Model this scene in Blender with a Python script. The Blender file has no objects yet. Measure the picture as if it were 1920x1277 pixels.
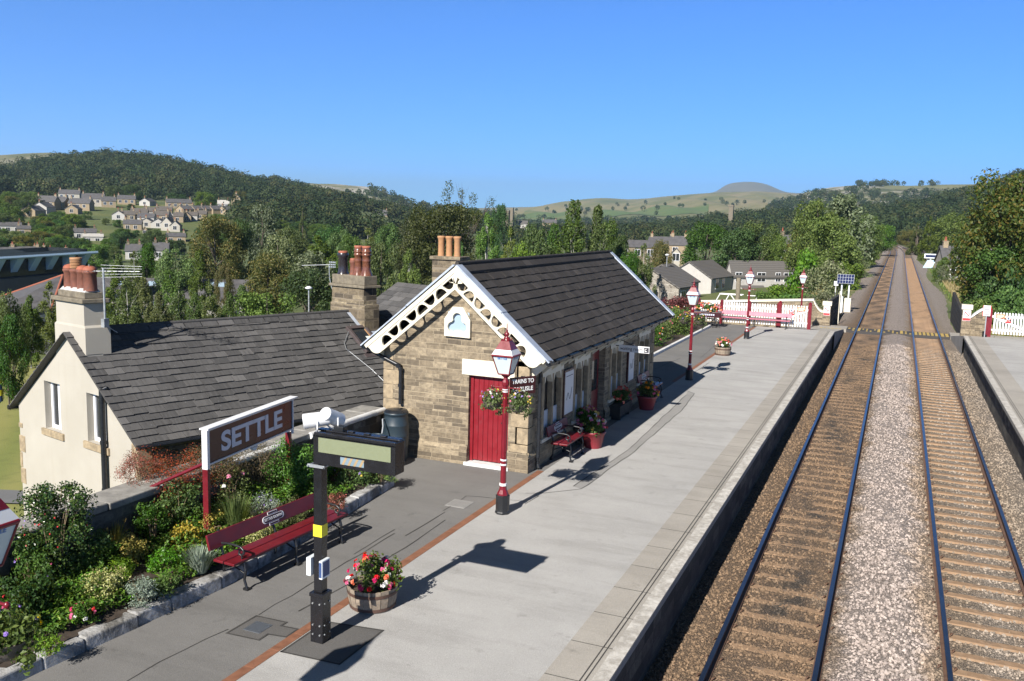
import bpy, bmesh, math, random
import numpy as np
from mathutils import Vector as V, Matrix
R = math.radians
rng = random.Random(7)
nr = np.random.default_rng(7)
sc = bpy.context.scene
COL = sc.collection

# ------------------------------------------------------------------ camera
FPX = 1684.0
IW, IH = 1920.0, 1277.0
YAW, PIT, ROL = R(23.087), R(7.771), R(1.508)
CP = np.array([0.0, 0.0, 6.57])
cF = np.array([-math.sin(YAW) * math.cos(PIT), math.cos(YAW) * math.cos(PIT), -math.sin(PIT)])
_r = np.array([math.cos(YAW), math.sin(YAW), 0.0])
_u = np.cross(_r, cF)
cR = math.cos(ROL) * _r + math.sin(ROL) * _u
cU = -math.sin(ROL) * _r + math.cos(ROL) * _u


def ray(px, py):
    return cF + cR * ((px - IW / 2) / FPX) - cU * ((py - IH / 2) / FPX)


def at(px, py, z=None, Y=None, X=None, D=None):
    """world point a measured photo position stands for, on a known plane or depth"""
    d = ray(px, py)
    if z is not None:
        t = (z - CP[2]) / d[2]
    elif Y is not None:
        t = Y / d[1]
    elif X is not None:
        t = X / d[0]
    else:
        t = D
    return CP + d * t


cam = bpy.data.cameras.new('camera')
cam.sensor_width = 36
cam.sensor_fit = 'HORIZONTAL'
cam.lens = 36 * FPX / IW
cam.clip_start = 0.1
cam.clip_end = 30000
camo = bpy.data.objects.new('camera', cam)
COL.objects.link(camo)
m3 = Matrix((cR, cU, -cF)).transposed()
camo.matrix_world = Matrix.Translation(V(CP)) @ m3.to_4x4()
sc.camera = camo

# ------------------------------------------------------------------ light
SUN_EL, SUN_AZ = R(35.0), R(6.5)          # light travels towards +Y, a little towards +X
sdir = V((math.sin(SUN_AZ) * math.cos(SUN_EL), math.cos(SUN_AZ) * math.cos(SUN_EL), -math.sin(SUN_EL)))
sl = bpy.data.lights.new('sun', 'SUN')
sl.energy = 5.0
sl.angle = R(0.53)
sl.color = (1.0, 0.945, 0.87)
so = bpy.data.objects.new('sun', sl)
so.rotation_euler = sdir.to_track_quat('-Z', 'Y').to_euler()
COL.objects.link(so)
w = bpy.data.worlds.new('World')
sc.world = w
w.use_nodes = True
wn = w.node_tree
sky = wn.nodes.new('ShaderNodeTexSky')
sky.sky_type = 'NISHITA'
sky.sun_disc = False
sky.sun_elevation = SUN_EL
sky.sun_rotation = math.atan2(-sdir.x, -sdir.y)
sky.altitude = 150
sky.air_density = 0.5
sky.dust_density = 0.0
sky.ozone_density = 10.0
bg = wn.nodes['Background']
bg.inputs[1].default_value = 0.115
gm = wn.nodes.new('ShaderNodeGamma')
gm.inputs[1].default_value = .85
tn = wn.nodes.new('ShaderNodeMix')
tn.data_type = 'RGBA'
tn.blend_type = 'MULTIPLY'
tn.inputs[0].default_value = 1
tn.inputs[7].default_value = (.46, .92, 1.28, 1)
wn.links.new(sky.outputs[0], gm.inputs[0])
wn.links.new(gm.outputs[0], tn.inputs[6])
# dimming added overhead, above the view, to cut sky fill and deepen shadows
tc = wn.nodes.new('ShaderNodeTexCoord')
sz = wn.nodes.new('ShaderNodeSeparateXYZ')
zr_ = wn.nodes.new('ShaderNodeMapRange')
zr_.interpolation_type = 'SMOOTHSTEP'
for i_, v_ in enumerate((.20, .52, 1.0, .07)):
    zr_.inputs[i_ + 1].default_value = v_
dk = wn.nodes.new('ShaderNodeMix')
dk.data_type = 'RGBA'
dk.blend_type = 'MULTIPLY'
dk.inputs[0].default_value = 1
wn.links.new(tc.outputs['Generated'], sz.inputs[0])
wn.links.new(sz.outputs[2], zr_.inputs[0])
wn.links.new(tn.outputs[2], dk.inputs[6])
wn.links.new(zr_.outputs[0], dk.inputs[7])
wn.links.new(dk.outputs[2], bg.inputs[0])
sc.view_settings.view_transform = 'Standard'
sc.view_settings.look = 'None'
sc.view_settings.exposure = 0.98
sc.view_settings.gamma = 1.0
sc.render.engine = 'CYCLES'
sc.cycles.max_bounces = 6
sc.cycles.transparent_max_bounces = 8

# ------------------------------------------------------------------ materials
class NM:
    def __init__(s, name, rough=.8, metal=0., spec=.5):
        s.m = bpy.data.materials.new(name)
        s.m.use_nodes = True
        s.t = s.m.node_tree
        s.b = s.t.nodes['Principled BSDF']
        s.b.inputs['Roughness'].default_value = rough
        s.b.inputs['Metallic'].default_value = metal
        s.b.inputs['Specular IOR Level'].default_value = spec
        s.co = s.t.nodes.new('ShaderNodeTexCoord')

    def n(s, typ, props=None, **ins):
        nd = s.t.nodes.new('ShaderNode' + typ)
        for k, v in (props or {}).items():
            setattr(nd, k, v)
        for k, v in ins.items():
            s.set(nd.inputs[k.replace('_', ' ')], v)
        return nd

    def set(s, sock, v):
        if isinstance(v, bpy.types.NodeSocket):
            s.t.links.new(v, sock)
        elif hasattr(sock.default_value, '__len__') and len(sock.default_value) == 4 and len(v) == 3:
            sock.default_value = (*v, 1)
        else:
            sock.default_value = v

    def obj(s):
        return s.co.outputs['Object']

    def uv(s):
        return s.co.outputs['UV']

    def noise(s, scale, detail=4, rough=.6, vec=None, dist=0.):
        nd = s.n('TexNoise', None, Scale=scale, Detail=detail, Roughness=rough, Distortion=dist)
        s.t.links.new(vec if vec is not None else s.obj(), nd.inputs['Vector'])
        return nd.outputs['Fac']

    def mapv(s, vec, scale=(1, 1, 1), loc=(0, 0, 0), rot=(0, 0, 0)):
        nd = s.n('Mapping')
        s.t.links.new(vec, nd.inputs['Vector'])
        nd.inputs['Scale'].default_value = scale
        nd.inputs['Location'].default_value = loc
        nd.inputs['Rotation'].default_value = rot
        return nd.outputs[0]

    def ramp(s, fac, stops, interp='LINEAR'):
        nd = s.n('ValToRGB')
        s.t.links.new(fac, nd.inputs[0])
        cr = nd.color_ramp
        cr.interpolation = interp
        while len(cr.elements) < len(stops):
            cr.elements.new(.5)
        for e, (p, c) in zip(cr.elements, stops):
            e.position = p
            e.color = (*c, 1) if len(c) == 3 else c
        return nd.outputs[0]

    def mix(s, fac, a, b, mode='MIX'):
        nd = s.n('Mix', {'data_type': 'RGBA', 'blend_type': mode})
        s.set(nd.inputs[0], fac)
        s.set(nd.inputs[6], a)
        s.set(nd.inputs[7], b)
        return nd.outputs[2]

    def math(s, op, a, b=0., c=None):
        nd = s.n('Math', {'operation': op})
        s.set(nd.inputs[0], a)
        s.set(nd.inputs[1], b)
        if c is not None:
            s.set(nd.inputs[2], c)
        return nd.outputs[0]

    def map(s, val, a, b, c, d):
        nd = s.n('MapRange')
        s.set(nd.inputs[0], val)
        for i, q in enumerate((a, b, c, d)):
            nd.inputs[i + 1].default_value = q
        return nd.outputs[0]

    def color(s, c):
        s.set(s.b.inputs['Base Color'], c)

    def bump(s, h, strength=.3, dist=.01):
        nd = s.n('Bump', None, Strength=strength, Distance=dist)
        s.t.links.new(h, nd.inputs['Height'])
        s.t.links.new(nd.outputs[0], s.b.inputs['Normal'])

    def island(s):
        return s.n('NewGeometry').outputs['Random Per Island']

    def orand(s):
        return s.n('ObjectInfo').outputs['Random']


def vcol(c, k):
    return tuple(max(0, min(1, x * k)) for x in c)


def paint(name, c, rough=.4, var=.22, scale=6, dirt=None, metal=0., bump=.08):
    m = NM(name, rough, metal)
    n1 = m.noise(scale, 5)
    col = m.mix(m.map(n1, .3, .7, 0, 1), vcol(c, 1 - var), vcol(c, 1 + var * .6))
    if dirt:
        n2 = m.noise(scale * 2.7, 6, .7)
        col = m.mix(m.map(n2, .55, .75, 0, .7), col, dirt)
    m.color(col)
    m.bump(m.noise(scale * 9, 3), bump, .004)
    m.set(m.b.inputs['Roughness'], m.map(n1, .3, .7, rough * .8, min(1, rough * 1.3)))
    return m.m


def stonewall(name, cols, mortar, bw=.42, bh=.135, ms=.012, dark=.5, bump=.6):
    m = NM(name, .9)
    uv = m.uv()
    wob = m.n('TexNoise', None, Scale=1.7, Detail=2)
    m.t.links.new(uv, wob.inputs['Vector'])
    add = m.n('VectorMath', {'operation': 'MULTIPLY_ADD'})
    m.t.links.new(wob.outputs['Color'], add.inputs[0])
    add.inputs[1].default_value = (.03, .035, 0)
    m.t.links.new(uv, add.inputs[2])

    # courses of unequal height
    sp = m.n('SeparateXYZ')
    m.t.links.new(add.outputs[0], sp.inputs[0])
    rn = m.n('TexNoise', {'noise_dimensions': '1D'}, Scale=3.1, Detail=2)
    m.t.links.new(sp.outputs[1], rn.inputs['W'])
    cb = m.n('CombineXYZ')
    m.t.links.new(sp.outputs[0], cb.inputs[0])
    m.t.links.new(m.math('MULTIPLY_ADD', rn.outputs['Fac'], bh * 3.2, sp.outputs[1]), cb.inputs[1])

    def brick(w_, h_, off):
        b = m.n('TexBrick', {'offset': off, 'squash': 1.35, 'squash_frequency': 3}, Scale=1.0, Color1=(0, 0, 0, 1), Color2=(1, 1, 1, 1), Mortar=(.5, .5, .5, 1))
        b.inputs['Mortar Size'].default_value = ms
        b.inputs['Mortar Smooth'].default_value = .25
        b.inputs['Brick Width'].default_value = w_
        b.inputs['Row Height'].default_value = h_
        m.t.links.new(cb.outputs[0], b.inputs['Vector'])
        return b
    b = brick(bw, bh, .43)
    n1 = m.noise(1.3, 5, .65, uv)
    n2 = m.noise(9, 6, .7, uv)
    base = m.ramp(b.outputs['Color'], [(0, cols[0]), (.35, cols[1]), (.65, cols[2]), (1, cols[3])])
    base = m.mix(m.map(n2, .35, .7, .0, .75), base, vcol(cols[0], .55))
    base = m.mix(m.map(n1, .5, .7, 0, dark), base, vcol(cols[0], .45))
    col = m.mix(b.outputs['Fac'], base, m.mix(n2, vcol(mortar, .7), mortar))
    m.color(col)
    h = m.math('SUBTRACT', m.math('ADD', m.math('MULTIPLY', n2, .9), m.math('MULTIPLY', b.outputs['Color'], .25)), m.math('MULTIPLY', b.outputs['Fac'], 1.1))
    m.bump(h, bump, .03)
    return m.m


def leafmat(name, c1, c2, c3=None, trans=.3, orand=.25, rough=.55):
    m = NM(name, rough, spec=.35)
    isl = m.island()
    stops = [(0, c1), (.6, c2)] + ([(1, c3)] if c3 else [(1, vcol(c2, 1.35))])
    col = m.ramp(isl, stops)
    hs = m.n('HueSaturation')
    o = m.orand()
    m.set(hs.inputs['Hue'], m.map(o, 0, 1, .5 - .03 * orand * 4, .5 + .022 * orand * 4))
    m.set(hs.inputs['Value'], m.map(m.math('FRACT', m.math('MULTIPLY', o, 7.31)), 0, 1, 1 - orand, 1 + orand))
    m.set(hs.inputs['Saturation'], m.map(m.math('FRACT', m.math('MULTIPLY', o, 3.77)), 0, 1, .8, 1.1))
    m.set(hs.inputs['Color'], col)
    m.color(hs.outputs[0])
    tr = m.n('BsdfTranslucent')
    m.set(tr.inputs['Color'], m.mix(.6, hs.outputs[0], (.25, .3, .03)))
    mx = m.n('MixShader')
    mx.inputs[0].default_value = trans
    out = m.t.nodes['Material Output']
    m.t.links.new(m.b.outputs[0], mx.inputs[1])
    m.t.links.new(tr.outputs[0], mx.inputs[2])
    m.t.links.new(mx.outputs[0], out.inputs[0])
    return m.m


def slates(name, c1, c2, c3, lich, streak=.5):
    m = NM(name, .8, spec=.22)
    isl = m.island()
    col = m.ramp(isl, [(0, c1), (.5, c2), (.9, c3), (1, vcol(c3, 1.25))])
    st = m.noise(1.0, 5, .65, m.mapv(m.uv(), (16, 2.2, 1)))
    col = m.mix(m.map(st, .5, .75, 0, streak), col, vcol(c3, 1.7))
    col = m.mix(m.map(st, .25, .45, .6, 0), col, vcol(c1, .5))
    n2 = m.noise(26, 3, .6, m.uv())
    col = m.mix(m.map(n2, .69, .74, 0, .8), col, lich)
    m.color(col)
    m.bump(m.noise(60, 3, .6, m.uv()), .25, .006)
    return m.m


M = {}
M['maroon'] = paint('maroon_paint', (.15, .008, .015), .32, dirt=(.10, .012, .015))
M['red'] = paint('red_door_paint', (.19, .008, .014), .38, .15, 3, dirt=(.16, .035, .04))
M['bench_red'] = paint('bench_red_paint', (.135, .008, .014), .35, .25, 5, dirt=(.09, .015, .02))
M['bench_pink'] = paint('faded_bench_paint', (.42, .12, .17), .5, .2, 4)
M['signmaroon'] = paint('maroon_sign_enamel', (.036, .006, .008), .3, .1)
M['cream'] = paint('cream_paint', (.62, .575, .46), .5, .08, 4, dirt=(.45, .41, .31))
M['white'] = paint('white_paint', (.66, .66, .66), .5, .06, 5)
M['whitew'] = paint('weathered_white_paint', (.58, .58, .57), .7, .15, 3, dirt=(.22, .21, .19))
M['black'] = paint('black_gloss_paint', (.012, .012, .014), .25, .2)
M['iron'] = paint('black_cast_iron', (.014, .015, .017), .38, .25)
M['lead'] = paint('lead_sheet', (.42, .47, .55), .45, .2, 3, metal=.25)
M['grey'] = paint('grey_metal', (.30, .32, .34), .45, .12)
M['steel'] = paint('galvanised_steel', (.42, .44, .45), .4, .15, metal=.6)
M['lettergrey'] = paint('pale_lettering', (.55, .58, .66), .5, .05)
M['letterwhite'] = paint('white_lettering', (.78, .78, .76), .5, .05)
M['letterblue'] = paint('blue_lettering', (.05, .16, .42), .5, .05)
M['letterdark'] = paint('dark_lettering', (.03, .03, .04), .5, .05)
M['fadedyellow'] = paint('faded_yellow_panel', (.38, .27, .075), .8, .3, 5, dirt=(.10, .08, .06))
M['deck'] = paint('dark_rubber_deck', (.045, .042, .042), .85, .3, 6)
M['yellow'] = paint('yellow_band_paint', (.72, .60, .03), .5, .06)
M['orange'] = paint('orange_sign', (.75, .20, .06), .5, .06)
M['signred'] = paint('red_sign', (.60, .03, .03), .5, .06)
M['signblue'] = paint('navy_sign', (.03, .06, .16), .45, .06)
M['terracotta'] = paint('terracotta', (.17, .062, .04), .75, .35, 9, dirt=(.06, .05, .045))
M['terra_red'] = paint('red_terracotta', (.29, .09, .05), .7, .2, 9)
M['pot_buff'] = paint('buff_clay', (.36, .19, .09), .75, .2, 8)
M['pot_glaze'] = paint('salt_glazed_clay', (.15, .058, .034), .25, .35, 9)
M['pot_black'] = paint('black_glazed_clay', (.03, .026, .03), .25, .3, 9)
M['plantpot'] = paint('red_plastic_pot', (.20, .022, .03), .4, .15, 4)
M['butt'] = paint('dark_slate_plastic', (.020, .034, .045), .42, .12, 4)
M['pvcblack'] = paint('black_plastic_pipe', (.014, .016, .02), .3, .2, 7)
M['winframe'] = paint('white_window_frame', (.78, .79, .82), .35, .04)
M['brown'] = paint('brown_frame', (.07, .055, .055), .5, .15)
M['wood'] = paint('light_wood', (.36, .20, .09), .6, .2)
M['blind'] = paint('pale_blind', (.62, .64, .58), .7, .05)
M['solar'] = paint('solar_cells', (.015, .022, .07), .18, .2, 30)
M['screen'] = paint('lcd_screen', (.18, .20, .12), .35, .05, 30)
M['ltgrey'] = paint('pale_grey_box', (.62, .66, .68), .45, .06)
M['label_blue'] = paint('muted_blue_label', (.16, .22, .26), .5, .1)
M['label_buff'] = paint('muted_buff_label', (.30, .22, .12), .5, .1)
M['paleblue'] = paint('pale_blue_box', (.42, .56, .68), .45, .08)
M['trunk'] = paint('bark', (.09, .07, .055), .9, .35, 14, bump=.5)
M['birchbark'] = paint('birch_bark', (.42, .40, .36), .85, .3, 8, dirt=(.05, .045, .04), bump=.3)
M['stem'] = paint('green_stem', (.09, .11, .04), .8, .3, 14)
M['drystem'] = paint('dry_stem', (.23, .17, .10), .9, .3, 14)
M['soil'] = paint('garden_soil', (.045, .032, .022), .95, .4, 9, bump=.9)
M['coir'] = paint('coir_liner', (.10, .085, .07), .95, .4, 30, bump=.8)
M['rustdrain'] = paint('rusty_drain', (.20, .085, .045), .8, .25, 8, dirt=(.10, .05, .03), bump=.3)
M['copestone'] = paint('grey_coping_stone', (.24, .23, .21), .9, .3, 5, dirt=(.09, .085, .07), bump=.5)
M['cover'] = paint('iron_cover', (.075, .085, .10), .5, .25, 40, bump=.4)
M['quoin'] = paint('quoin_stone', (.30, .235, .15), .9, .4, 7, dirt=(.06, .05, .04), bump=.6)
M['capstone'] = paint('cap_stone', (.17, .145, .105), .9, .4, 8, dirt=(.05, .05, .035), bump=.6)
M['mortar'] = paint('pale_mortar', (.40, .39, .37), .9, .2, 9, bump=.4)
M['timber'] = paint('creosoted_timber', (.024, .021, .018), .85, .35, 8, bump=.5)
M['barrelwood'] = paint('weathered_oak', (.25, .20, .15), .85, .4, 9, dirt=(.08, .06, .045), bump=.5)
M['hoop'] = paint('rusty_hoop', (.085, .045, .032), .7, .3, 9)
M['strawpale'] = paint('pale_litter', (.7, .66, .56), .9, .2)

m = NM('window_glass', .06, spec=.6)
m.color(m.mix(m.noise(2.0, 2), (.012, .014, .016), (.035, .04, .045)))
M['glass'] = m.m
m = NM('frosted_glass', .25, spec=.5)
m.color(m.mix(m.noise(3.0, 3), (.40, .48, .49), (.50, .57, .57)))
M['lanternglass'] = m.m
m = NM('pale_glass', .12, spec=.6)
m.color(m.mix(m.noise(2.5, 3), (.24, .33, .42), (.34, .43, .51)))
M['trefoilglass'] = m.m
m = NM('lower_pane', .3, spec=.5)
m.color(m.mix(m.noise(2.0, 4), (.40, .46, .54), (.62, .66, .70)))
M['lowerpane'] = m.m

M['stone'] = stonewall('station_stone', [(.11, .088, .062), (.215, .17, .112), (.29, .232, .155), (.37, .30, .2)], (.36, .295, .2), .36, .092, .006, .6)
M['stonedark'] = stonewall('chimney_stone', [(.06, .05, .038), (.16, .125, .08), (.24, .19, .12), (.36, .30, .2)], (.22, .18, .13), .40, .17)
M['rubble'] = stonewall('rubble_stone', [(.16, .14, .115), (.28, .25, .21), (.36, .33, .28), (.45, .42, .36)], (.40, .37, .32), .34, .2, .02, .3)
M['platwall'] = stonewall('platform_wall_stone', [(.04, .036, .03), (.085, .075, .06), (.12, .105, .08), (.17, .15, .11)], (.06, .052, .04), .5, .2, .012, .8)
M['bedwall'] = stonewall('garden_wall_stone', [(.05, .046, .04), (.11, .10, .085), (.17, .155, .13), (.25, .23, .2)], (.12, .11, .095), .36, .15, .012, .7)

m = NM('cream_render', .85)
n1 = m.noise(.9, 5, .6)
c = m.mix(m.map(n1, .35, .7, 0, 1), (.34, .315, .265), (.38, .355, .305))
st = m.noise(1.0, 4, .6, m.mapv(m.obj(), (5, 5, .35)))
c = m.mix(m.map(st, .58, .8, 0, .35), c, (.30, .265, .21))
m.color(c)
m.bump(m.noise(40, 4), .15, .006)
M['render'] = m.m
M['greyrender'] = paint('grey_render', (.40, .385, .36), .9, .1, 2, bump=.2)
M['palerender'] = paint('pale_render', (.40, .385, .355), .9, .1, 2, bump=.2)

M['slate'] = slates('station_slate', (.036, .032, .029), (.043, .038, .034), (.052, .046, .042), (.30, .30, .27), .5)
M['slatehouse'] = slates('cottage_slate', (.058, .057, .057), (.074, .072, .071), (.094, .091, .089), (.45, .47, .50), .3)
M['slatefar'] = paint('far_slate', (.085, .082, .085), .75, .25, 1.2)
M['slatewarm'] = paint('far_concrete_tile', (.10, .088, .078), .8, .2, 1.2)
M['tilegrey'] = None
m = NM('grey_roof_tiles', .8)
wv = m.n('TexWave', {'wave_type': 'BANDS', 'bands_direction': 'Y'}, Scale=1.1, Distortion=.4, Detail=2)
m.t.links.new(m.uv(), wv.inputs['Vector'])
m.color(m.mix(wv.outputs['Fac'], (.075, .070, .066), (.115, .107, .10)))
m.bump(wv.outputs['Fac'], .5, .05)
M['tilegrey'] = m.m


def tarmac(name, a, b, dark, patch, streaky):
    m = NM(name, .9)
    big = m.noise(.55, 5, .62)
    strk = m.noise(1.0, 5, .65, m.mapv(m.obj(), (.35, 1.8, 1)))
    fine = m.noise(48, 4, .75)
    c = m.mix(m.map(big, .3, .7, 0, 1), a, b)
    c = m.mix(m.map(strk, .48, .75, 0, streaky), c, dark)
    sp = m.n('TexVoronoi', None, Scale=95)
    m.t.links.new(m.obj(), sp.inputs['Vector'])
    c = m.mix(m.map(sp.outputs['Distance'], .1, .6, .55, 0), c, vcol(dark, .6))
    c = m.mix(m.map(fine, .55, .72, 0, .5), c, vcol(b, 1.35))
    spots = m.noise(2.3, 5, .7)
    c = m.mix(m.map(spots, .60, .72, 0, patch), c, vcol(dark, .8))
    m.color(c)
    m.bump(m.math('ADD', fine, sp.outputs['Distance']), .35, .008)
    return m.m


M['tar_light'] = tarmac('worn_pale_tarmac', (.31, .304, .292), (.40, .393, .378), (.22, .213, .2), .5, .6)
M['tar_old'] = tarmac('old_grey_tarmac', (.135, .131, .126), (.175, .17, .162), (.09, .087, .082), .5, .5)
M['tar_new'] = tarmac('new_dark_tarmac', (.088, .084, .08), (.115, .11, .104), (.06, .058, .055), .2, .3)
M['tar_strip'] = tarmac('trench_tarmac', (.23, .225, .215), (.28, .272, .26), (.17, .165, .155), .3, .4)
M['slab'] = tarmac('concrete_slabs', (.27, .25, .22), (.37, .345, .305), (.19, .175, .15), .6, .5)
M['crack'] = paint('crack_filler', (.045, .043, .04), .9, .3)
m = NM('worn_white_line', .8)
n1 = m.noise(6, 6, .75)
m.color(m.mix(m.map(n1, .38, .58, 0, .9), (.50, .48, .44), (.28, .26, .23)))
m.bump(m.noise(60, 3), .3, .006)
M['whiteline'] = m.m

# ballast: colour belongs to the stones (rust-stained by the tracks, clean in between)
def ballast(name, island):
    m = NM(name, .92)
    sx = m.n('SeparateXYZ')
    m.t.links.new(m.obj(), sx.inputs[0])
    wob = m.noise(.8, 5, .65)
    x = m.math('ADD', sx.outputs[0], m.map(wob, .25, .75, -.38, .38))
    zone = m.ramp(m.map(x, -3.6, 4.6, 0, 1), [
        (0, (.18, .125, .08)), (.33, (.19, .13, .082)), (.36, (.19, .145, .105)), (.40, (.33, .285, .262)), (.52, (.34, .295, .272)),
        (.56, (.30, .235, .18)), (.60, (.22, .175, .13)), (.68, (.30, .26, .22)), (.78, (.27, .22, .17)), (.84, (.26, .22, .18)), (.92, (.24, .21, .18)), (1, (.13, .125, .10))])
    oil = m.math('MULTIPLY', m.math('MULTIPLY', m.map(m.math('ABSOLUTE', m.math('SUBTRACT', sx.outputs[0], -1.42)), .25, .6, 1, 0), m.map(m.noise(2.2, 5, .7), .46, .58, 0, 1)), m.map(m.noise(.22, 2, .5), .4, .55, .15, 1))
    zone = m.mix(m.math('MULTIPLY', oil, .85), zone, (.035, .033, .03))
    farb = m.math('MULTIPLY', m.map(sx.outputs[1], 61, 64, 0, 1), m.map(m.math('ABSOLUTE', m.math('SUBTRACT', sx.outputs[0], 1.93)), .75, .95, 1, 0))
    zone = m.mix(m.math('MULTIPLY', farb, .7), zone, (.19, .125, .075))
    farl = m.math('MULTIPLY', m.map(sx.outputs[1], 62, 70, 0, 1), m.math('MAXIMUM', m.map(sx.outputs[0], -3.2, -2.5, 1, 0), m.map(sx.outputs[0], 2.9, 3.3, 0, 1)))
    zone = m.mix(m.math('MULTIPLY', farl, .85), zone, (.32, .28, .25))
    if island:
        i = m.island()
        c = m.mix(1, zone, m.ramp(i, [(0, (.62, .6, .58)), (.45, (.92, .9, .88)), (1, (1.3, 1.27, 1.24))]), 'MULTIPLY')
        m.color(c)
        m.bump(m.noise(60, 3), .2, .005)
    else:
        v = m.n('TexVoronoi', None, Scale=25)
        m.t.links.new(m.obj(), v.inputs['Vector'])
        h = m.n('SeparateColor')
        m.t.links.new(v.outputs['Color'], h.inputs[0])
        c = m.mix(1, zone, m.ramp(h.outputs[0], [(0, (.6, .58, .56)), (.45, (.9, .88, .86)), (1, (1.25, 1.22, 1.2))]), 'MULTIPLY')
        v2 = m.n('TexVoronoi', {'feature': 'DISTANCE_TO_EDGE'}, Scale=25)
        m.t.links.new(m.obj(), v2.inputs['Vector'])
        c = m.mix(m.map(v2.outputs['Distance'], 0, .08, .55, 0), c, (.06, .05, .04))
        m.color(c)
        m.bump(m.math('ADD', m.map(v2.outputs['Distance'], 0, .2, 0, 1), m.noise(30, 3)), .9, .03)
    return m.m


M['ballast'] = ballast('ballast_bed', False)
M['ballaststone'] = ballast('ballast_stone', True)
m = NM('sleeper_concrete', .9)
n1 = m.noise(5, 5, .7)
sx = m.n('SeparateXYZ')
m.t.links.new(m.co.outputs['Object'], sx.inputs[0])
c = m.mix(m.map(n1, .35, .7, 0, 1), (.19, .12, .07), (.30, .20, .125))
m.color(m.mix(m.map(m.noise(3.1, 4, .7, m.mapv(m.obj(), (1, 1, 1), (0, 0, 0))), .58, .66, 0, .6), c, (.06, .05, .042)))
m.bump(m.noise(40, 4), .4, .008)
M['sleeper'] = m.m
M['railside'] = paint('rusty_rail', (.11, .06, .038), .85, .25, 12)
m = NM('polished_rail', .28, 1.0)
m.color(m.mix(m.noise(3, 3), (.24, .215, .20), (.34, .31, .29)))
M['railtop'] = m.m

M['l_oak'] = leafmat('oak_leaves', (0.0304, 0.066, 0.0104), (0.072, 0.132, 0.0192), (0.132, 0.198, 0.0336))
M['l_dense'] = leafmat('dark_leaves', (0.016, 0.0493, 0.008), (0.0384, 0.095, 0.0136), (0.072, 0.1452, 0.0216))
M['l_bright'] = leafmat('bright_leaves', (0.036, 0.0836, 0.0112), (0.088, 0.1672, 0.0224), (0.144, 0.2376, 0.0368))
M['l_birch'] = leafmat('birch_leaves', (0.0496, 0.0774, 0.0176), (0.096, 0.139, 0.0304), (0.16, 0.198, 0.0496))
M['l_olive'] = leafmat('olive_leaves', (0.0223, 0.0312, 0.0062), (0.0446, 0.0576, 0.0105), (0.0744, 0.087, 0.0167))
M['l_autumn'] = leafmat('autumn_leaves', (0.056, 0.0704, 0.0112), (0.108, 0.1144, 0.0168), (0.216, 0.1496, 0.0176), .3, .12)
M['l_chest'] = leafmat('turning_leaves', (0.0368, 0.0722, 0.0096), (0.08, 0.1276, 0.0176), (0.2, 0.1452, 0.0208))
M['l_pale'] = leafmat('pale_leaves', (0.069, 0.092, 0.0403), (0.138, 0.1725, 0.0805), (0.253, 0.2875, 0.161))
M['l_conifer'] = leafmat('conifer_needles', (0.0288, 0.0475, 0.0096), (0.0816, 0.1162, 0.0173), (0.1344, 0.169, 0.0288))
M['l_wood'] = leafmat('far_wood_leaves', (.018, .030, .012), (.038, .055, .020), (.07, .085, .03), .2, .0)
M['l_hedge'] = leafmat('hedge_leaves', (.028, .07, .012), (.07, .15, .022), (.13, .24, .035), orand=.1)
M['l_box'] = leafmat('laurel_leaves', (.03, .10, .008), (.075, .20, .016), (.13, .30, .03), orand=.05, rough=.35)
M['l_holly'] = leafmat('holly_leaves', (.014, .034, .010), (.032, .066, .016), (.10, .14, .04), trans=.1, orand=.05, rough=.25)
M['l_red'] = leafmat('red_leaves', (.07, .045, .015), (.26, .05, .022), (.50, .085, .04), orand=.05)
M['l_yellow'] = leafmat('golden_leaves', (.16, .16, .02), (.36, .30, .035), (.50, .33, .03), orand=.05)
M['l_varieg'] = leafmat('variegated_leaves', (.18, .22, .05), (.42, .42, .16), (.60, .58, .30), orand=.05)
M['l_silver'] = leafmat('silver_leaves', (.10, .14, .10), (.20, .25, .19), (.32, .37, .30), trans=.1, orand=.05)
M['l_fern'] = leafmat('ferny_leaves', (.055, .12, .012), (.12, .22, .022), (.21, .32, .035), orand=.05)
M['l_brown'] = leafmat('dry_leaves', (.05, .035, .02), (.11, .075, .035), (.19, .13, .06), orand=.05)
M['l_plum'] = leafmat('plum_leaves', (.05, .015, .02), (.13, .03, .035), (.26, .05, .05), orand=.05)
M['grassblade'] = leafmat('grass_blades', (.05, .09, .015), (.10, .16, .03), (.18, .22, .05), orand=.0)
M['drygrass'] = leafmat('dry_grass_blades', (.20, .15, .06), (.36, .28, .12), (.50, .42, .2), orand=.0)
for nm, c in (('f_red', (.60, .015, .02)), ('f_pink', (.62, .12, .25)), ('f_hot', (.55, .03, .13)), ('f_coral', (.75, .18, .10)), ('f_white', (.80, .78, .76)), ('f_yellow', (.75, .52, .02)), ('f_orange', (.80, .25, .02)), ('f_mauve', (.30, .2, .55))):
    M[nm] = leafmat(nm[2:] + '_petals', vcol(c, .75), c, vcol(c, 1.15), .15, 0.)


def groundmat(name, stops, scale=.05, fine=6., extra=None):
    m = NM(name, .95)
    n1 = m.noise(scale, 6, .6)
    c = m.ramp(n1, stops)
    n2 = m.noise(fine, 5, .7)
    c = m.mix(m.map(n2, .35, .7, 0, .5), c, m.mix(.6, c, (.02, .022, .01)))
    if extra:
        c = extra(m, c)
    m.color(c)
    m.bump(n2, .5, .08)
    return m.m


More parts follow.
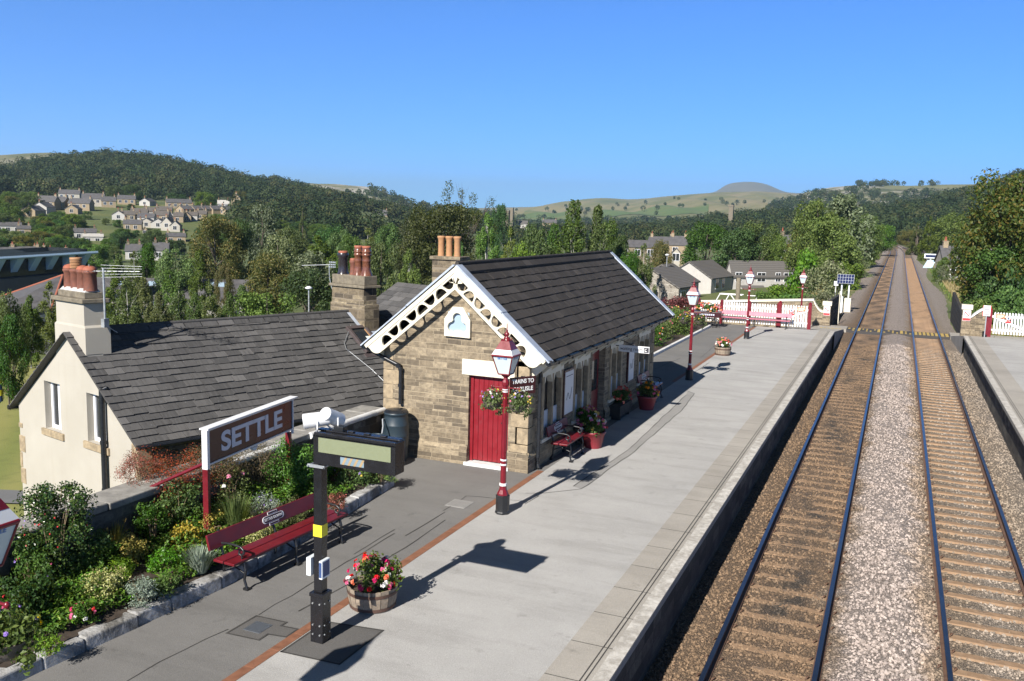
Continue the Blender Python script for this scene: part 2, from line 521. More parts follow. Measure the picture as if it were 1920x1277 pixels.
def _gx(m, c):
    sx = m.n('SeparateXYZ')
    m.t.links.new(m.obj(), sx.inputs[0])
    f = m.math('MULTIPLY', m.map(sx.outputs[0], 4.5, 6, 0, 1), m.map(sx.outputs[0], 8.5, 12, 1, 0))
    f = m.math('MULTIPLY', f, m.map(m.noise(.35, 4), .40, .56, 0, 1))
    c = m.mix(f, c, (.36, .29, .15))
    f2 = m.math('MULTIPLY', m.map(sx.outputs[0], -10, -5.5, 0, 1), m.map(sx.outputs[0], -4.2, -3.8, 1, 0))
    return m.mix(m.math('MULTIPLY', f2, m.map(m.noise(.5, 4), .45, .6, 0, .8)), c, (.27, .22, .11))


M['ground'] = groundmat('grass_ground', [(.3, (.05, .075, .018)), (.5, (.085, .11, .026)), (.7, (.13, .135, .04))], .05, 5., _gx)
m = NM('mown_lawn', .95)
wv = m.n('TexWave', {'wave_type': 'BANDS', 'bands_direction': 'DIAGONAL'}, Scale=.16, Distortion=1.5, Detail=2)
m.t.links.new(m.obj(), wv.inputs['Vector'])
c = m.mix(wv.outputs['Fac'], (.15, .17, .035), (.21, .205, .055))
c = m.mix(m.map(m.noise(1.1, 6, .7), .5, .7, 0, .5), c, (.08, .095, .02))
m.color(c)
m.bump(m.noise(20, 4), .4, .05)
M['lawn'] = m.m
M['hill_wood'] = groundmat('woodland_floor', [(.3, (.03, .045, .015)), (.7, (.06, .08, .025))], .02, .5)
M['hill_moor'] = groundmat('moorland', [(.34, (.075, .095, .028)), (.45, (.13, .135, .05)), (.55, (.20, .175, .085)), (.68, (.24, .195, .11))], .0032, .05)
M['hill_field'] = groundmat('pasture', [(.3, (.065, .11, .022)), (.5, (.085, .135, .03)), (.7, (.14, .145, .05))], .012, .2)
M['hill_scar'] = groundmat('limestone_scar', [(.36, (.05, .065, .025)), (.45, (.13, .13, .06)), (.53, (.26, .25, .21)), (.66, (.38, .37, .34))], .016, .12)
M['hill_pale'] = groundmat('rough_pasture', [(.34, (.09, .10, .035)), (.5, (.17, .155, .075)), (.66, (.30, .285, .22))], .012, .1)
M['hill_ben'] = groundmat('mountain_turf', [(.35, (.10, .085, .06)), (.6, (.15, .125, .085)), (.75, (.2, .18, .14))], .0022, .02)
M['road'] = tarmac('road_tarmac', (.12, .12, .12), (.15, .15, .15), (.09, .09, .09), .2, .2)

# ------------------------------------------------------------------ geometry helpers
class MB:
    def __init__(s):
        s.v, s.f, s.mi, s.sm = [], [], [], []

    def add(s, vs, fs, mi=0, smooth=False, T=None):
        o = len(s.v)
        for p in vs:
            p = V(p)
            if T is not None:
                p = T @ p
            s.v.append(p)
        for f in fs:
            s.f.append([i + o for i in f])
            s.mi.append(mi)
            s.sm.append(smooth)

    def box(s, x0, y0, z0, x1, y1, z1, mi=0, T=None):
        s.add([(x0, y0, z0), (x1, y0, z0), (x1, y1, z0), (x0, y1, z0), (x0, y0, z1), (x1, y0, z1), (x1, y1, z1), (x0, y1, z1)],
              [(0, 3, 2, 1), (4, 5, 6, 7), (0, 1, 5, 4), (1, 2, 6, 5), (2, 3, 7, 6), (3, 0, 4, 7)], mi, False, T)

    def cyl(s, p0, p1, r0, r1=None, n=12, mi=0, cap=True, smooth=True, T=None):
        r1 = r0 if r1 is None else r1
        p0, p1 = V(p0), V(p1)
        d = (p1 - p0)
        if d.length < 1e-9:
            return
        d.normalize()
        a = d.cross(V((0, 0, 1)) if abs(d.z) < .95 else V((1, 0, 0))).normalized()
        b = d.cross(a)
        vs = []
        for p, r in ((p0, r0), (p1, r1)):
            for k in range(n):
                t = 2 * math.pi * k / n
                vs.append(p + (a * math.cos(t) + b * math.sin(t)) * r)
        s.add(vs, [(k, k + n, (k + 1) % n + n, (k + 1) % n) for k in range(n)], mi, smooth, T)
        if cap:
            s.add(vs, [tuple(range(n)), tuple(range(2 * n - 1, n - 1, -1))], mi, False, T)

    def tube(s, pts, r, n=7, mi=0, T=None, r1=None):
        k = len(pts) - 1
        for i in range(k):
            a = r if r1 is None else r + (r1 - r) * i / k
            b = r if r1 is None else r + (r1 - r) * (i + 1) / k
            s.cyl(pts[i], pts[i + 1], a, b, n, mi, True, True, T)

    def lathe(s, prof, n=16, c=(0, 0, 0), mi=0, smooth=True, T=None, ph=0., capb=True, capt=True):
        vs = []
        for r, z in prof:
            for k in range(n):
                t = 2 * math.pi * k / n + ph
                vs.append((c[0] + r * math.cos(t), c[1] + r * math.sin(t), c[2] + z))
        fs = []
        for j in range(len(prof) - 1):
            for k in range(n):
                fs.append((j * n + k, j * n + (k + 1) % n, (j + 1) * n + (k + 1) % n, (j + 1) * n + k))
        s.add(vs, fs, mi, smooth, T)
        if capb:
            s.add(vs[:n], [tuple(range(n - 1, -1, -1))], mi, False, T)
        if capt:
            s.add(vs[-n:], [tuple(range(n))], mi, False, T)

    def prism(s, poly, y0, y1, mi=0, T=None):
        """polygon in x-z, extruded along y"""
        n = len(poly)
        vs = [(x, y0, z) for x, z in poly] + [(x, y1, z) for x, z in poly]
        fs = [tuple(range(n)), tuple(range(2 * n - 1, n - 1, -1))] + [(k, k + n, (k + 1) % n + n, (k + 1) % n) for k in range(n)]
        s.add(vs, fs, mi, False, T)

    def build(s, name, mats, parent=None, bevel=0, loc=None):
        """vertices are in the frame of the top-level thing (world if there is none)"""
        me = bpy.data.meshes.new(name)
        me.from_pydata([tuple(p) for p in s.v], [], s.f)
        mats = mats if isinstance(mats, (list, tuple)) else [mats]
        for q in mats:
            me.materials.append(M[q] if isinstance(q, str) else q)
        me.polygons.foreach_set('material_index', s.mi)
        me.polygons.foreach_set('use_smooth', s.sm)
        uvl = me.uv_layers.new(name='UVMap')
        dat = np.zeros(len(me.loops) * 2)
        for p in me.polygons:
            nn = p.normal
            if abs(nn.z) > .97:
                a, b = V((1, 0, 0)), V((0, 1, 0))
            else:
                a = V((-nn.y, nn.x, 0)).normalized()
                b = nn.cross(a)
            for li in p.loop_indices:
                co = me.vertices[me.loops[li].vertex_index].co
                dat[2 * li] = co.dot(a)
                dat[2 * li + 1] = co.dot(b)
        uvl.data.foreach_set('uv', dat)
        o = bpy.data.objects.new(name, me)
        COL.objects.link(o)
        if parent:
            o.parent = parent
        if bevel:
            bm = o.modifiers.new('bevel', 'BEVEL')
            bm.width = bevel
            bm.segments = 2
            bm.limit_method = 'ANGLE'
        return o


def tag(o, label=None, cat=None, group=None, kind=None):
    if label:
        o['label'] = label
    if cat:
        o['category'] = cat
    if group:
        o['group'] = group
    if kind:
        o['kind'] = kind
    return o


def thing(name, label, cat, loc=(0, 0, 0), rz=0, group=None):
    o = bpy.data.objects.new(name, None)
    o.empty_display_size = .2
    COL.objects.link(o)
    o.location = loc
    o.rotation_euler = (0, 0, rz)
    return tag(o, label, cat, group)


def struct(name, mb, mats, **k):
    return tag(mb.build(name, mats, **k), kind='structure')


def copy_tree(o, parent=None, loc=None, rz=None, label=None, scale=None):
    c = o.copy()
    COL.objects.link(c)
    if parent is not None:
        c.parent = parent
    if loc is not None:
        c.location = loc
    if rz is not None:
        c.rotation_euler = (0, 0, rz)
    if label:
        c['label'] = label
    if scale is not None:
        c.scale = scale
    for ch in list(o.children):
        copy_tree(ch, c)
    return c


def mesh_np(name, verts, faces, mats, mi=None, smooth=False):
    verts = np.asarray(verts, dtype=np.float32)
    faces = np.asarray(faces, dtype=np.int32)
    k = faces.shape[1]
    me = bpy.data.meshes.new(name)
    me.vertices.add(len(verts))
    me.vertices.foreach_set('co', verts.ravel())
    me.loops.add(faces.size)
    me.loops.foreach_set('vertex_index', faces.ravel())
    me.polygons.add(len(faces))
    me.polygons.foreach_set('loop_start', np.arange(len(faces), dtype=np.int32) * k)
    mats = mats if isinstance(mats, (list, tuple)) else [mats]
    for q in mats:
        me.materials.append(M[q])
    if mi is not None:
        me.polygons.foreach_set('material_index', np.asarray(mi, dtype=np.int32))
    me.polygons.foreach_set('use_smooth', np.full(len(faces), smooth))
    me.update(calc_edges=True)
    return me


def addmesh(name, me, parent=None):
    o = bpy.data.objects.new(name, me)
    COL.objects.link(o)
    if parent:
        o.parent = parent
    return o


def unit(a):
    return a / np.maximum(np.linalg.norm(a, axis=-1, keepdims=True), 1e-9)


def leafquads(P, N, L, W, droop=0., fold=.0):
    """diamond leaves at P facing N; L, W scalars or arrays"""
    n = len(P)
    L = np.broadcast_to(np.asarray(L, float), (n,))[:, None] * nr.uniform(.7, 1.25, (n, 1))
    W = np.broadcast_to(np.asarray(W, float), (n,))[:, None] * nr.uniform(.7, 1.25, (n, 1))
    t = unit(np.cross(N, nr.normal(size=(n, 3))))
    t[:, 2] -= droop
    t = unit(t)
    b = unit(np.cross(N, t))
    nn = unit(np.cross(t, b))
    v = np.stack([P - t * L * .5, P + b * W * .5 + nn * W * .12, P + t * L * .5 - nn * L * .08, P - b * W * .5 + nn * W * .12], 1).reshape(-1, 3)
    f = np.arange(4 * n).reshape(n, 4)
    return v, f


def blobpoints(blobs, n, up=.25, shell=(.72, 1.05)):
    c = np.array([b[:3] for b in blobs], float)
    r = np.array([b[3] for b in blobs], float)
    p = r ** 2 / (r ** 2).sum()
    k = nr.choice(len(blobs), n, p=p)
    d = nr.normal(size=(n, 3))
    d[:, 2] += up
    d = unit(d)
    P = c[k] + d * (r[k] * nr.uniform(*shell, n))[:, None]
    N = unit(d + nr.normal(size=(n, 3)) * .55)
    return P, N


def text_mesh(s, size, depth=.004, align='CENTER', bold=0.):
    cu = bpy.data.curves.new('lettering', 'FONT')
    cu.body = s
    cu.size = size
    cu.extrude = depth
    cu.offset = bold
    cu.align_x = align
    cu.align_y = 'CENTER'
    o = bpy.data.objects.new('lettering', cu)
    COL.objects.link(o)
    dg = bpy.context.evaluated_depsgraph_get()
    me = bpy.data.meshes.new_from_object(o.evaluated_get(dg))
    bpy.data.objects.remove(o)
    bpy.data.curves.remove(cu)
    return me


def lettering(s, size, T, mat_, parent, name='lettering', sx=1., bold=0., depth=.004):
    """T maps x-right y-up text space into the frame of the thing"""
    me = text_mesh(s, size, depth, bold=bold)
    me.transform(T @ Matrix.Diagonal((sx, 1, 1, 1)))
    me.materials.clear()
    me.materials.append(M[mat_])
    return addmesh(name, me, parent)


def frame_T(o, x, y):
    """matrix from text space (x right, y up, z towards reader)"""
    x, y = V(x).normalized(), V(y).normalized()
    z = x.cross(y)
    return Matrix((( x.x, y.x, z.x, o[0]), (x.y, y.y, z.y, o[1]), (x.z, y.z, z.z, o[2]), (0, 0, 0, 1)))


def flat_shape(outer, holes, depth):
    """filled 2-D outline with holes, extruded by +-depth"""
    cu = bpy.data.curves.new('shape', 'CURVE')
    cu.dimensions = '2D'
    cu.fill_mode = 'BOTH'
    cu.extrude = depth
    for lp in [outer] + holes:
        sp = cu.splines.new('POLY')
        sp.points.add(len(lp) - 1)
        for p, (x, y) in zip(sp.points, lp):
            p.co = (x, y, 0, 1)
        sp.use_cyclic_u = True
    o = bpy.data.objects.new('shape', cu)
    COL.objects.link(o)
    dg = bpy.context.evaluated_depsgraph_get()
    me = bpy.data.meshes.new_from_object(o.evaluated_get(dg))
    bpy.data.objects.remove(o)
    bpy.data.curves.remove(cu)
    return me


def shape_obj(name, outer, holes, depth, T, mat_, parent):
    me = flat_shape(outer, holes, depth)
    me.transform(T)
    me.materials.clear()
    me.materials.append(M[mat_])
    return addmesh(name, me, parent)


def wall_rects(mb, L, z0, z1, openings, t, T, mi=0):
    """wall in x (0..L), z; outside face at y=0, thickness t towards +y, openings (x0,z0,x1,z1)"""
    xs = sorted({0, L, *[o[0] for o in openings], *[o[2] for o in openings]})
    zs = sorted({z0, z1, *[o[1] for o in openings], *[o[3] for o in openings]})
    for i in range(len(xs) - 1):
        for j in range(len(zs) - 1):
            a, b, c, d = xs[i], xs[i + 1], zs[j], zs[j + 1]
            mx, mz = (a + b) / 2, (c + d) / 2
            if any(o[0] < mx < o[2] and o[1] < mz < o[3] for o in openings):
                continue
            mb.add([(a, 0, c), (b, 0, c), (b, 0, d), (a, 0, d)], [(0, 1, 2, 3)], mi, T=T)
            mb.add([(a, t, c), (b, t, c), (b, t, d), (a, t, d)], [(3, 2, 1, 0)], mi, T=T)
    for a, c, b, d in openings:
        mb.add([(a, 0, c), (b, 0, c), (b, 0, d), (a, 0, d), (a, t, c), (b, t, c), (b, t, d), (a, t, d)],
               [(0, 4, 5, 1), (1, 5, 6, 2), (2, 6, 7, 3), (3, 7, 4, 0)], mi, T=T)
    mb.add([(0, 0, z0), (L, 0, z0), (L, 0, z1), (0, 0, z1), (0, t, z0), (L, t, z0), (L, t, z1), (0, t, z1)],
           [(0, 1, 5, 4), (1, 2, 6, 5), (2, 3, 7, 6), (3, 0, 4, 7)], mi, T=T)


def slate_slope(mb, E0, E1, R0, R1, rows, sw, thick=.014, jit=.012, mi=0):
    """individually laid slates on the slope with eaves E0-E1 and ridge R0-R1"""
    E0, E1, R0, R1 = map(V, (E0, E1, R0, R1))
    nrm = (E1 - E0).cross(R0 - E0).normalized()
    if nrm.z < 0:
        nrm = -nrm
    for k in range(rows):
        a, b = k / rows, min(1.0, (k + 1.18) / rows)
        L0, L1 = E0.lerp(R0, a), E1.lerp(R1, a)
        U0, U1 = E0.lerp(R0, b), E1.lerp(R1, b)
        ln = (L1 - L0).length
        n = max(2, int(ln / sw))
        cuts = [0.]
        x = (.5 if k % 2 else 1.) * ln / n
        while x < ln - .3 * sw:
            cuts.append(x / ln)
            x += ln / n * rng.uniform(.8, 1.2)
        cuts.append(1.)
        for u0, u1 in zip(cuts[:-1], cuts[1:]):
            g = .0025 / ln * 2
            lo = nrm * (thick * rng.uniform(1.3, 2.3))
            hi = nrm * .003
            dj = (E0 - R0).normalized() * rng.uniform(-jit, jit)
            p = [L0.lerp(L1, u0 + g) + lo + dj, L0.lerp(L1, u1 - g) + lo + dj, U0.lerp(U1, u1 - g) + hi, U0.lerp(U1, u0 + g) + hi]
            q = [L0.lerp(L1, u0 + g) + dj, L0.lerp(L1, u1 - g) + dj, U0.lerp(U1, u1 - g) - nrm * .004, U0.lerp(U1, u0 + g) - nrm * .004]
            fl = (p[1] - p[0]).cross(p[3] - p[0]).dot(nrm) > 0
            fs = [(0, 1, 2, 3), (4, 5, 1, 0), (5, 6, 2, 1), (7, 4, 0, 3)]
            if not fl:
                fs = [f[::-1] for f in fs]
            mb.add(p + q, fs, mi)
    # decking under the slates
    d = nrm * -.02
    mb.add([E0 + d, E1 + d, R1 + d, R0 + d], [(0, 1, 2, 3)], mi)


def sm(a, b, x):
    t = np.clip((x - a) / (b - a), 0, 1)
    return t * t * (3 - 2 * t)


def xo(y):
    """the line bends left far away"""
    return -np.maximum(0, np.asarray(y, float) - 250) ** 2 * 1.9e-4


def ground(x, y):
    x = np.asarray(x, float)
    y = np.asarray(y, float)
    xr = x - xo(y)
    r = np.hypot(x, y)
    az = np.degrees(np.arctan2(x, y))
    zl = -1.8 - 2.0 * sm(12, 36, -xr) - 2.6 * sm(36, 120, -xr)
    town = 1 - sm(-35, -25, az)
    zl = zl + town * (sm(240, 560, r) * 17.5)
    zr = -.4 - 2.2 * sm(6.5, 14, xr) + 10 * sm(40, 260, xr)
    zc = -.30
    z = np.where(xr < 0, zc + (zl - zc) * sm(4.2, 13, -xr), zc + (zr - zc) * sm(4.6, 10, xr))
    return z


def hit(px, py):
    """where the photo position meets the ground"""
    d = ray(px, py)
    t = np.linspace(8, 1500, 6000)
    P = CP[None] + d[None] * t[:, None]
    k = np.nonzero(P[:, 2] < ground(P[:, 0], P[:, 1]))[0]
    return P[k[0]] if len(k) else None
M['drygrassfield'] = groundmat('dry_pasture', [(.3, (.19, .165, .06)), (.7, (.27, .23, .10))], .02, .3)
M['hill_pasture2'] = groundmat('pale_pasture', [(.3, (.12, .13, .05)), (.7, (.20, .19, .09))], .008, .15)
m = NM('far_tree_leaves', .7, spec=.25)
atn = m.n('Attribute', {'attribute_name': 'treetint'})
c = m.ramp(atn.outputs['Fac'], [(0, (.018, .036, .015)), (.35, (.031, .054, .019)), (.65, (.054, .076, .026)), (.85, (.074, .076, .028)), (1, (.050, .088, .026))])
c = m.mix(1, c, m.ramp(m.island(), [(0, (.78, .78, .78)), (1, (1.22, 1.22, 1.22))]), 'MULTIPLY')
m.color(c)
tr = m.n('BsdfTranslucent')
m.set(tr.inputs['Color'], c)
mx = m.n('MixShader')
mx.inputs[0].default_value = .35
m.t.links.new(m.b.outputs[0], mx.inputs[1])
m.t.links.new(tr.outputs[0], mx.inputs[2])
m.t.links.new(mx.outputs[0], m.t.nodes['Material Output'].inputs[0])
M['l_farwood'] = m.m

m = NM('haze')
pv = m.t.nodes.new('ShaderNodeVolumePrincipled')
pv.inputs['Density'].default_value = 1.15e-4
pv.inputs['Color'].default_value = (.62, .86, 1, 1)
pv.inputs['Anisotropy'].default_value = .2
m.t.links.remove(m.t.nodes['Material Output'].inputs['Surface'].links[0])
m.t.links.new(pv.outputs[0], m.t.nodes['Material Output'].inputs['Volume'])
M['haze'] = m.m
# ================================================================== ground, platforms, railway
def axis_pts(lo, hi, fine_lo, fine_hi, step, grow=1.13):
    p = list(np.arange(fine_lo, fine_hi + 1e-6, step))
    s, v = step, p[-1]
    while v < hi:
        s *= grow
        v += s
        p.append(v)
    s, v = step, p[0]
    while v > lo:
        s *= grow
        v -= s
        p.insert(0, v)
    return np.array(p)


gx = axis_pts(-14000, 14000, -24, 24, .8)
gy = axis_pts(-3000, 15000, -10, 110, 2.0, 1.06)
XX, YY = np.meshgrid(gx, gy)
ZZ = ground(XX, YY) + np.where(np.hypot(XX, YY) > 30, (np.sin(XX * .11) * np.cos(YY * .09) * .15), 0)
# keep the sheet below the platforms and the garden
inpl = (XX > -11.2) & (XX < -2.6) & (YY < 53)
ZZ = np.where(inpl, np.minimum(ZZ, -.3), ZZ)
nx, ny = len(gx), len(gy)
idx = np.arange(nx * ny).reshape(ny, nx)
fc = np.stack([idx[:-1, :-1], idx[:-1, 1:], idx[1:, 1:], idx[1:, :-1]], -1).reshape(-1, 4)
tag(addmesh('ground', mesh_np('ground', np.stack([XX, YY, ZZ], -1).reshape(-1, 3), fc, 'ground', smooth=True)), kind='structure')


def patch(name, x0, x1, y0, y1, st, mat_, dz=.03):
    xs = np.arange(x0, x1 + .01, st)
    ys = np.arange(y0, y1 + .01, st)
    A, B = np.meshgrid(xs, ys)
    k = np.arange(A.size).reshape(A.shape)
    f = np.stack([k[:-1, :-1], k[:-1, 1:], k[1:, 1:], k[1:, :-1]], -1).reshape(-1, 4)
    return tag(addmesh(name, mesh_np(name, np.stack([A, B, ground(A, B) + dz], -1).reshape(-1, 3), f, mat_, smooth=True)), kind='structure')


patch('lawn', -75, -19, 8, 44, 1.0, 'lawn', .06)
patch('car_park_road', -80, -30, 46, 53, 1.0, 'road', .10)
patch('lower_path', -36, -21, 19.2, 20.6, .7, 'road', .12)

PZ = .9
# ---- ballast bed -----------------------------------------------------------
bys = np.concatenate([np.arange(4, 70, .5), np.arange(70, 260, 2), np.arange(260, 720, 6)])
lat = [(-4.9, -.42), (-4.3, -.32), (-3.7, -.16), (-3.2, -.13), (-2.4, -.145), (-2.16, -.19), (-1.85, -.182), (-1.0, -.182), (-.66, -.19), (-.42, -.14), (-.1, -.06), (.25, -.02), (.6, -.05), (.92, -.14), (1.19, -.2), (1.5, -.212), (2.35, -.212), (2.68, -.2), (2.95, -.15), (3.5, -.18), (4.2, -.30), (5.0, -.42)]
vs = []
for y in bys:
    for x, z in lat:
        vs.append((x + float(xo(y)), y, z + .02 * math.sin(x * 3.1 + y * 1.3) * math.cos(y * .7)))
nl = len(lat)
k = np.arange(len(vs)).reshape(len(bys), nl)
fc = np.stack([k[:-1, :-1], k[:-1, 1:], k[1:, 1:], k[1:, :-1]], -1).reshape(-1, 4)
tag(addmesh('ballast', mesh_np('ballast', vs, fc, 'ballast')), kind='structure')

# loose stones of the nearer ballast: nobody could count them
NS = 62000
yy = 9.5 + 46 * nr.uniform(0, 1, NS) ** 1.8
xx = nr.uniform(-3.0, 4.1, NS)
keep = np.ones(NS, bool)
for rx in (-2.165, -.665, 1.185, 2.68):
    keep &= np.abs(xx - rx) > .09
lz = np.interp(xx, [a for a, b in lat], [b for a, b in lat])
insl = ((xx > -2.75) & (xx < -.08) | (xx > .6) & (xx < 3.27)) & (np.mod(yy - 9.0, .65) < .27)
keep &= ~(insl & (np.abs(np.abs(xx - .26) - 1.67) < .7) & (nr.uniform(size=NS) < np.where(xx < 0, .50, .86)))
xx, yy, lz = xx[keep], yy[keep], lz[keep]
n = len(xx)
ico = np.array([(1, 0, 0), (-1, 0, 0), (0, 1, 0), (0, -1, 0), (0, 0, 1), (0, 0, -1)], float)
icf = np.array([(0, 2, 4), (2, 1, 4), (1, 3, 4), (3, 0, 4), (2, 0, 5), (1, 2, 5), (3, 1, 5), (0, 3, 5)])
sz = nr.uniform(.017, .037, (n, 1, 1)) * (1 + .15 * ((xx > -.3) & (xx < .9)))[:, None, None] * nr.uniform(.6, 1.2, (n, 1, 3))
A = unit(nr.normal(size=(n, 3)))
B = unit(np.cross(A, nr.normal(size=(n, 3))))
C = np.cross(A, B)
rot = np.stack([A, B, C], 1)
base = ico[None] * nr.uniform(.75, 1.25, (n, 6, 1)) * sz
vv = np.einsum('nij,njk->nik', base, rot) + np.stack([xx, yy, lz + .006], -1)[:, None]
fc = (icf[None] + (np.arange(n) * 6)[:, None, None]).reshape(-1, 3)
st = addmesh('loose_ballast', mesh_np('loose_ballast', vv.reshape(-1, 3), fc, 'ballaststone'))
tag(st, 'loose angular ballast stones lying between and beside the rails', 'ballast', kind='stuff')

# ---- tracks ---------------------------------------------------------------------
def make_track(cx, label):
    t = thing('railway_track', label, 'track', (cx, 9.0, 0), 0, 'railway tracks')
    rys = np.concatenate([[-4], np.arange(0, 250, 10), np.arange(250, 640, 8)])
    for s in (-.7525, .7525):
        mb = MB()
        prof = [(-.036, 0), (.036, 0), (.036, -.035), (.010, -.05), (.010, -.125), (.07, -.15), (.07, -.16), (-.07, -.16), (-.07, -.15), (-.010, -.125), (-.010, -.05), (-.036, -.035)]
        vs, fs, mi = [], [], []
        for y in rys:
            for px, pz in prof:
                vs.append((s + px + float(xo(y + 9)), y, pz))
        P = len(prof)
        for j in range(len(rys) - 1):
            for q in range(P):
                mb_f = (j * P + q, j * P + (q + 1) % P, (j + 1) * P + (q + 1) % P, (j + 1) * P + q)
                fs.append(mb_f[::-1])
                mi.append(0 if q == 0 else 1)
        o = len(mb.v)
        mb.v += [V(p) for p in vs]
        mb.f += [list(f) for f in fs]
        mb.mi += mi
        mb.sm += [False] * len(fs)
        mb.build('rail', ['railtop', 'railside'], t)
    sl = MB()
    zt = -.178
    sl.add([(-1.25, -.13, zt - .1), (1.25, -.13, zt - .1), (1.25, .13, zt - .1), (-1.25, .13, zt - .1), (-1.25, -.085, zt), (1.25, -.085, zt), (1.25, .085, zt), (-1.25, .085, zt)],
           [(4, 5, 6, 7), (0, 1, 5, 4), (1, 2, 6, 5), (2, 3, 7, 6), (3, 0, 4, 7)])
    for s in (-.7525, .7525):
        for e in (-.115, .115):
            sl.tube([(s + e - .03, -.05, zt + .02), (s + e, -.03, zt + .05), (s + e + .02, .02, zt + .05), (s + e - .02, .05, zt + .02)], .011, 5, 1)
    first = sl.build('sleeper', ['sleeper', 'railside'], t)
    first.location = (0, .55, 0)
    for k in range(1, 100):
        c = first.copy()
        COL.objects.link(c)
        c.parent = t
        c.location = (0, .55 + .65 * k, 0)
    rest = MB()
    for k in range(100, 330):
        y = .55 + .65 * k
        rest.box(-1.25, y - .1, -.3, 1.25, y + .1, zt + .0)
    tag(rest.build('distant_sleeper', 'sleeper', t), kind='stuff')
    return t


make_track(-1.415, 'rust brown track with half buried sleepers beside the long left platform')
make_track(1.9325, 'greyer track with clean bare sleepers beside the right platform')

# ---- left platform --------------------------------------------------------------------
EDGE = -2.90
mb = MB()
mb.box(EDGE - .5, -12, -.6, EDGE - .09, 51.6, PZ - .13)
mb.add([(EDGE - .09, 51.6, -.6), (EDGE - .5, 51.6, -.6), (-11.2, 51.6, -.6), (-11.2, 51.6, .77), (EDGE - .09, 51.6, .77)], [(0, 1, 2, 3, 4)])
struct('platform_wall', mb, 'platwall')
mb = MB()
y = -12.0
while y < 51.4:
    mb.box(EDGE - .55, y + .006, PZ - .13, EDGE, min(51.6, y + .91) - .006, PZ - .006)
    y += .91
struct('platform_coping', mb, 'slab', bevel=.012)


def sheet(name, pts, mat_, z, **k):
    mb = MB()
    mb.add([(x, y, z) for x, y in pts], [tuple(range(len(pts)))])
    return struct(name, mb, mat_)


sheet('platform_surface', [(-7.02, -12), (-3.70, -12), (-3.70, 51.6), (-7.02, 51.6)], 'tar_light', PZ)
sheet('old_platform_surface', [(-11.2, -12), (-7.02, -12), (-7.02, 51.6), (-11.2, 51.6)], 'tar_old', PZ - .001)
mb = MB()
y = -12.0
while y < 51.4:
    mb.add([(-3.70, y + .008, PZ), (EDGE - .21, y + .008, PZ), (EDGE - .21, min(51.6, y + 1.0) - .008, PZ), (-3.70, min(51.6, y + 1.0) - .008, PZ)], [(0, 1, 2, 3)])
    y += 1.0
struct('platform_slabs', mb, 'slab')
sheet('platform_slab_bed', [(-3.70, -12), (EDGE - .2, -12), (EDGE - .2, 51.6), (-3.70, 51.6)], 'crack', PZ - .004)
sheet('platform_edge_line', [(EDGE - .21, -12), (EDGE - .004, -12), (EDGE - .004, 51.6), (EDGE - .21, 51.6)], 'whiteline', PZ)
mb = MB()
for gx_ in (EDGE - .335, EDGE - .275):
    mb.add([(gx_ - .009, -12, PZ + .003), (gx_ + .009, -12, PZ + .003), (gx_ + .009, 51.6, PZ + .003), (gx_ - .009, 51.6, PZ + .003)], [(0, 1, 2, 3)])
struct('platform_groove_lines', mb, 'crack')
# ramp from the platform end to the crossing
mb = MB()
mb.add([(-6.0, 51.6, PZ - .01), (EDGE, 51.6, PZ - .01), (EDGE, 60.9, .06), (-6.0, 60.9, .06), (-6, 51.6, -.5), (EDGE, 51.6, -.5), (EDGE, 60.9, -.5), (-6, 60.9, -.5)], [(0, 1, 2, 3), (1, 5, 6, 2), (4, 0, 3, 7)])
mb.box(-6.0, 60.9, -.4, -2.75, 63.0, .055)
struct('platform_ramp', mb, 'slab')
mb = MB()
for k in range(6):
    mb.box(-4.35 + k * .23, 60.92, .058, -4.2 + k * .23, 61.15, .066)
struct('ramp_marking', mb, 'fadedyellow')


def crack(pts, wd, z, jit=.02, step=.35):
    mb = MB()
    P = []
    for a, b in zip(pts[:-1], pts[1:]):
        a, b = V((*a, 0)), V((*b, 0))
        n = max(1, int((b - a).length / step))
        for i in range(n):
            P.append(a.lerp(b, i / n) + V((rng.uniform(-jit, jit), rng.uniform(-jit, jit), 0)))
    P.append(V((*pts[-1], 0)))
    L, Rr = [], []
    for i, p in enumerate(P):
        d = (P[min(i + 1, len(P) - 1)] - P[max(0, i - 1)]).normalized()
        q = V((-d.y, d.x, 0)) * wd * rng.uniform(.35, .8)
        L.append((p.x + q.x, p.y + q.y, z))
        Rr.append((p.x - q.x, p.y - q.y, z))
    n = len(P)
    mb.add(Rr + L, [(i, i + 1, n + i + 1, n + i) for i in range(n - 1)])
    return mb


g = lambda px, py, z=PZ: tuple(at(px, py, z=z)[:2])
mbs = MB()
for pts in ([g(240, 1277), g(300, 1240), g(428, 1180)], [g(485, 1152), g(600, 1085), g(740, 1000)], [g(560, 1147), g(660, 1090), g(740, 1040), g(835, 975)], [g(665, 1040), g(740, 993)], [g(832, 958), g(875, 930), g(900, 932), g(985, 940)], [g(835, 960), g(760, 1005)],
            [g(985, 945), g(1010, 930)], [g(1290, 733), g(1303, 738), g(1280, 768), g(1185, 850), g(1090, 917), g(1020, 925), g(985, 925)], [g(1285, 742), g(1180, 842), g(1075, 912)], [g(1300, 700), g(1330, 680)], [g(1350, 640), g(1370, 628)], [g(1312, 672), g(1345, 645)], [g(1228, 692), g(1275, 672)]):
    c = crack(pts, .016, PZ + .004)
    mbs.add(c.v, c.f)
struct('tarmac_joint', mbs, 'crack')
mb = MB()
a, b = [g(1090, 917), g(1185, 850), g(1280, 768), g(1303, 738)], [g(1290, 733), g(1285, 742), g(1180, 842), g(1075, 912)]
mb.add([(*p, PZ + .002) for p in a] + [(*p, PZ + .002) for p in b[::-1]][:4], [(0, 1, 5, 4), (1, 2, 6, 5), (2, 3, 7, 6)])
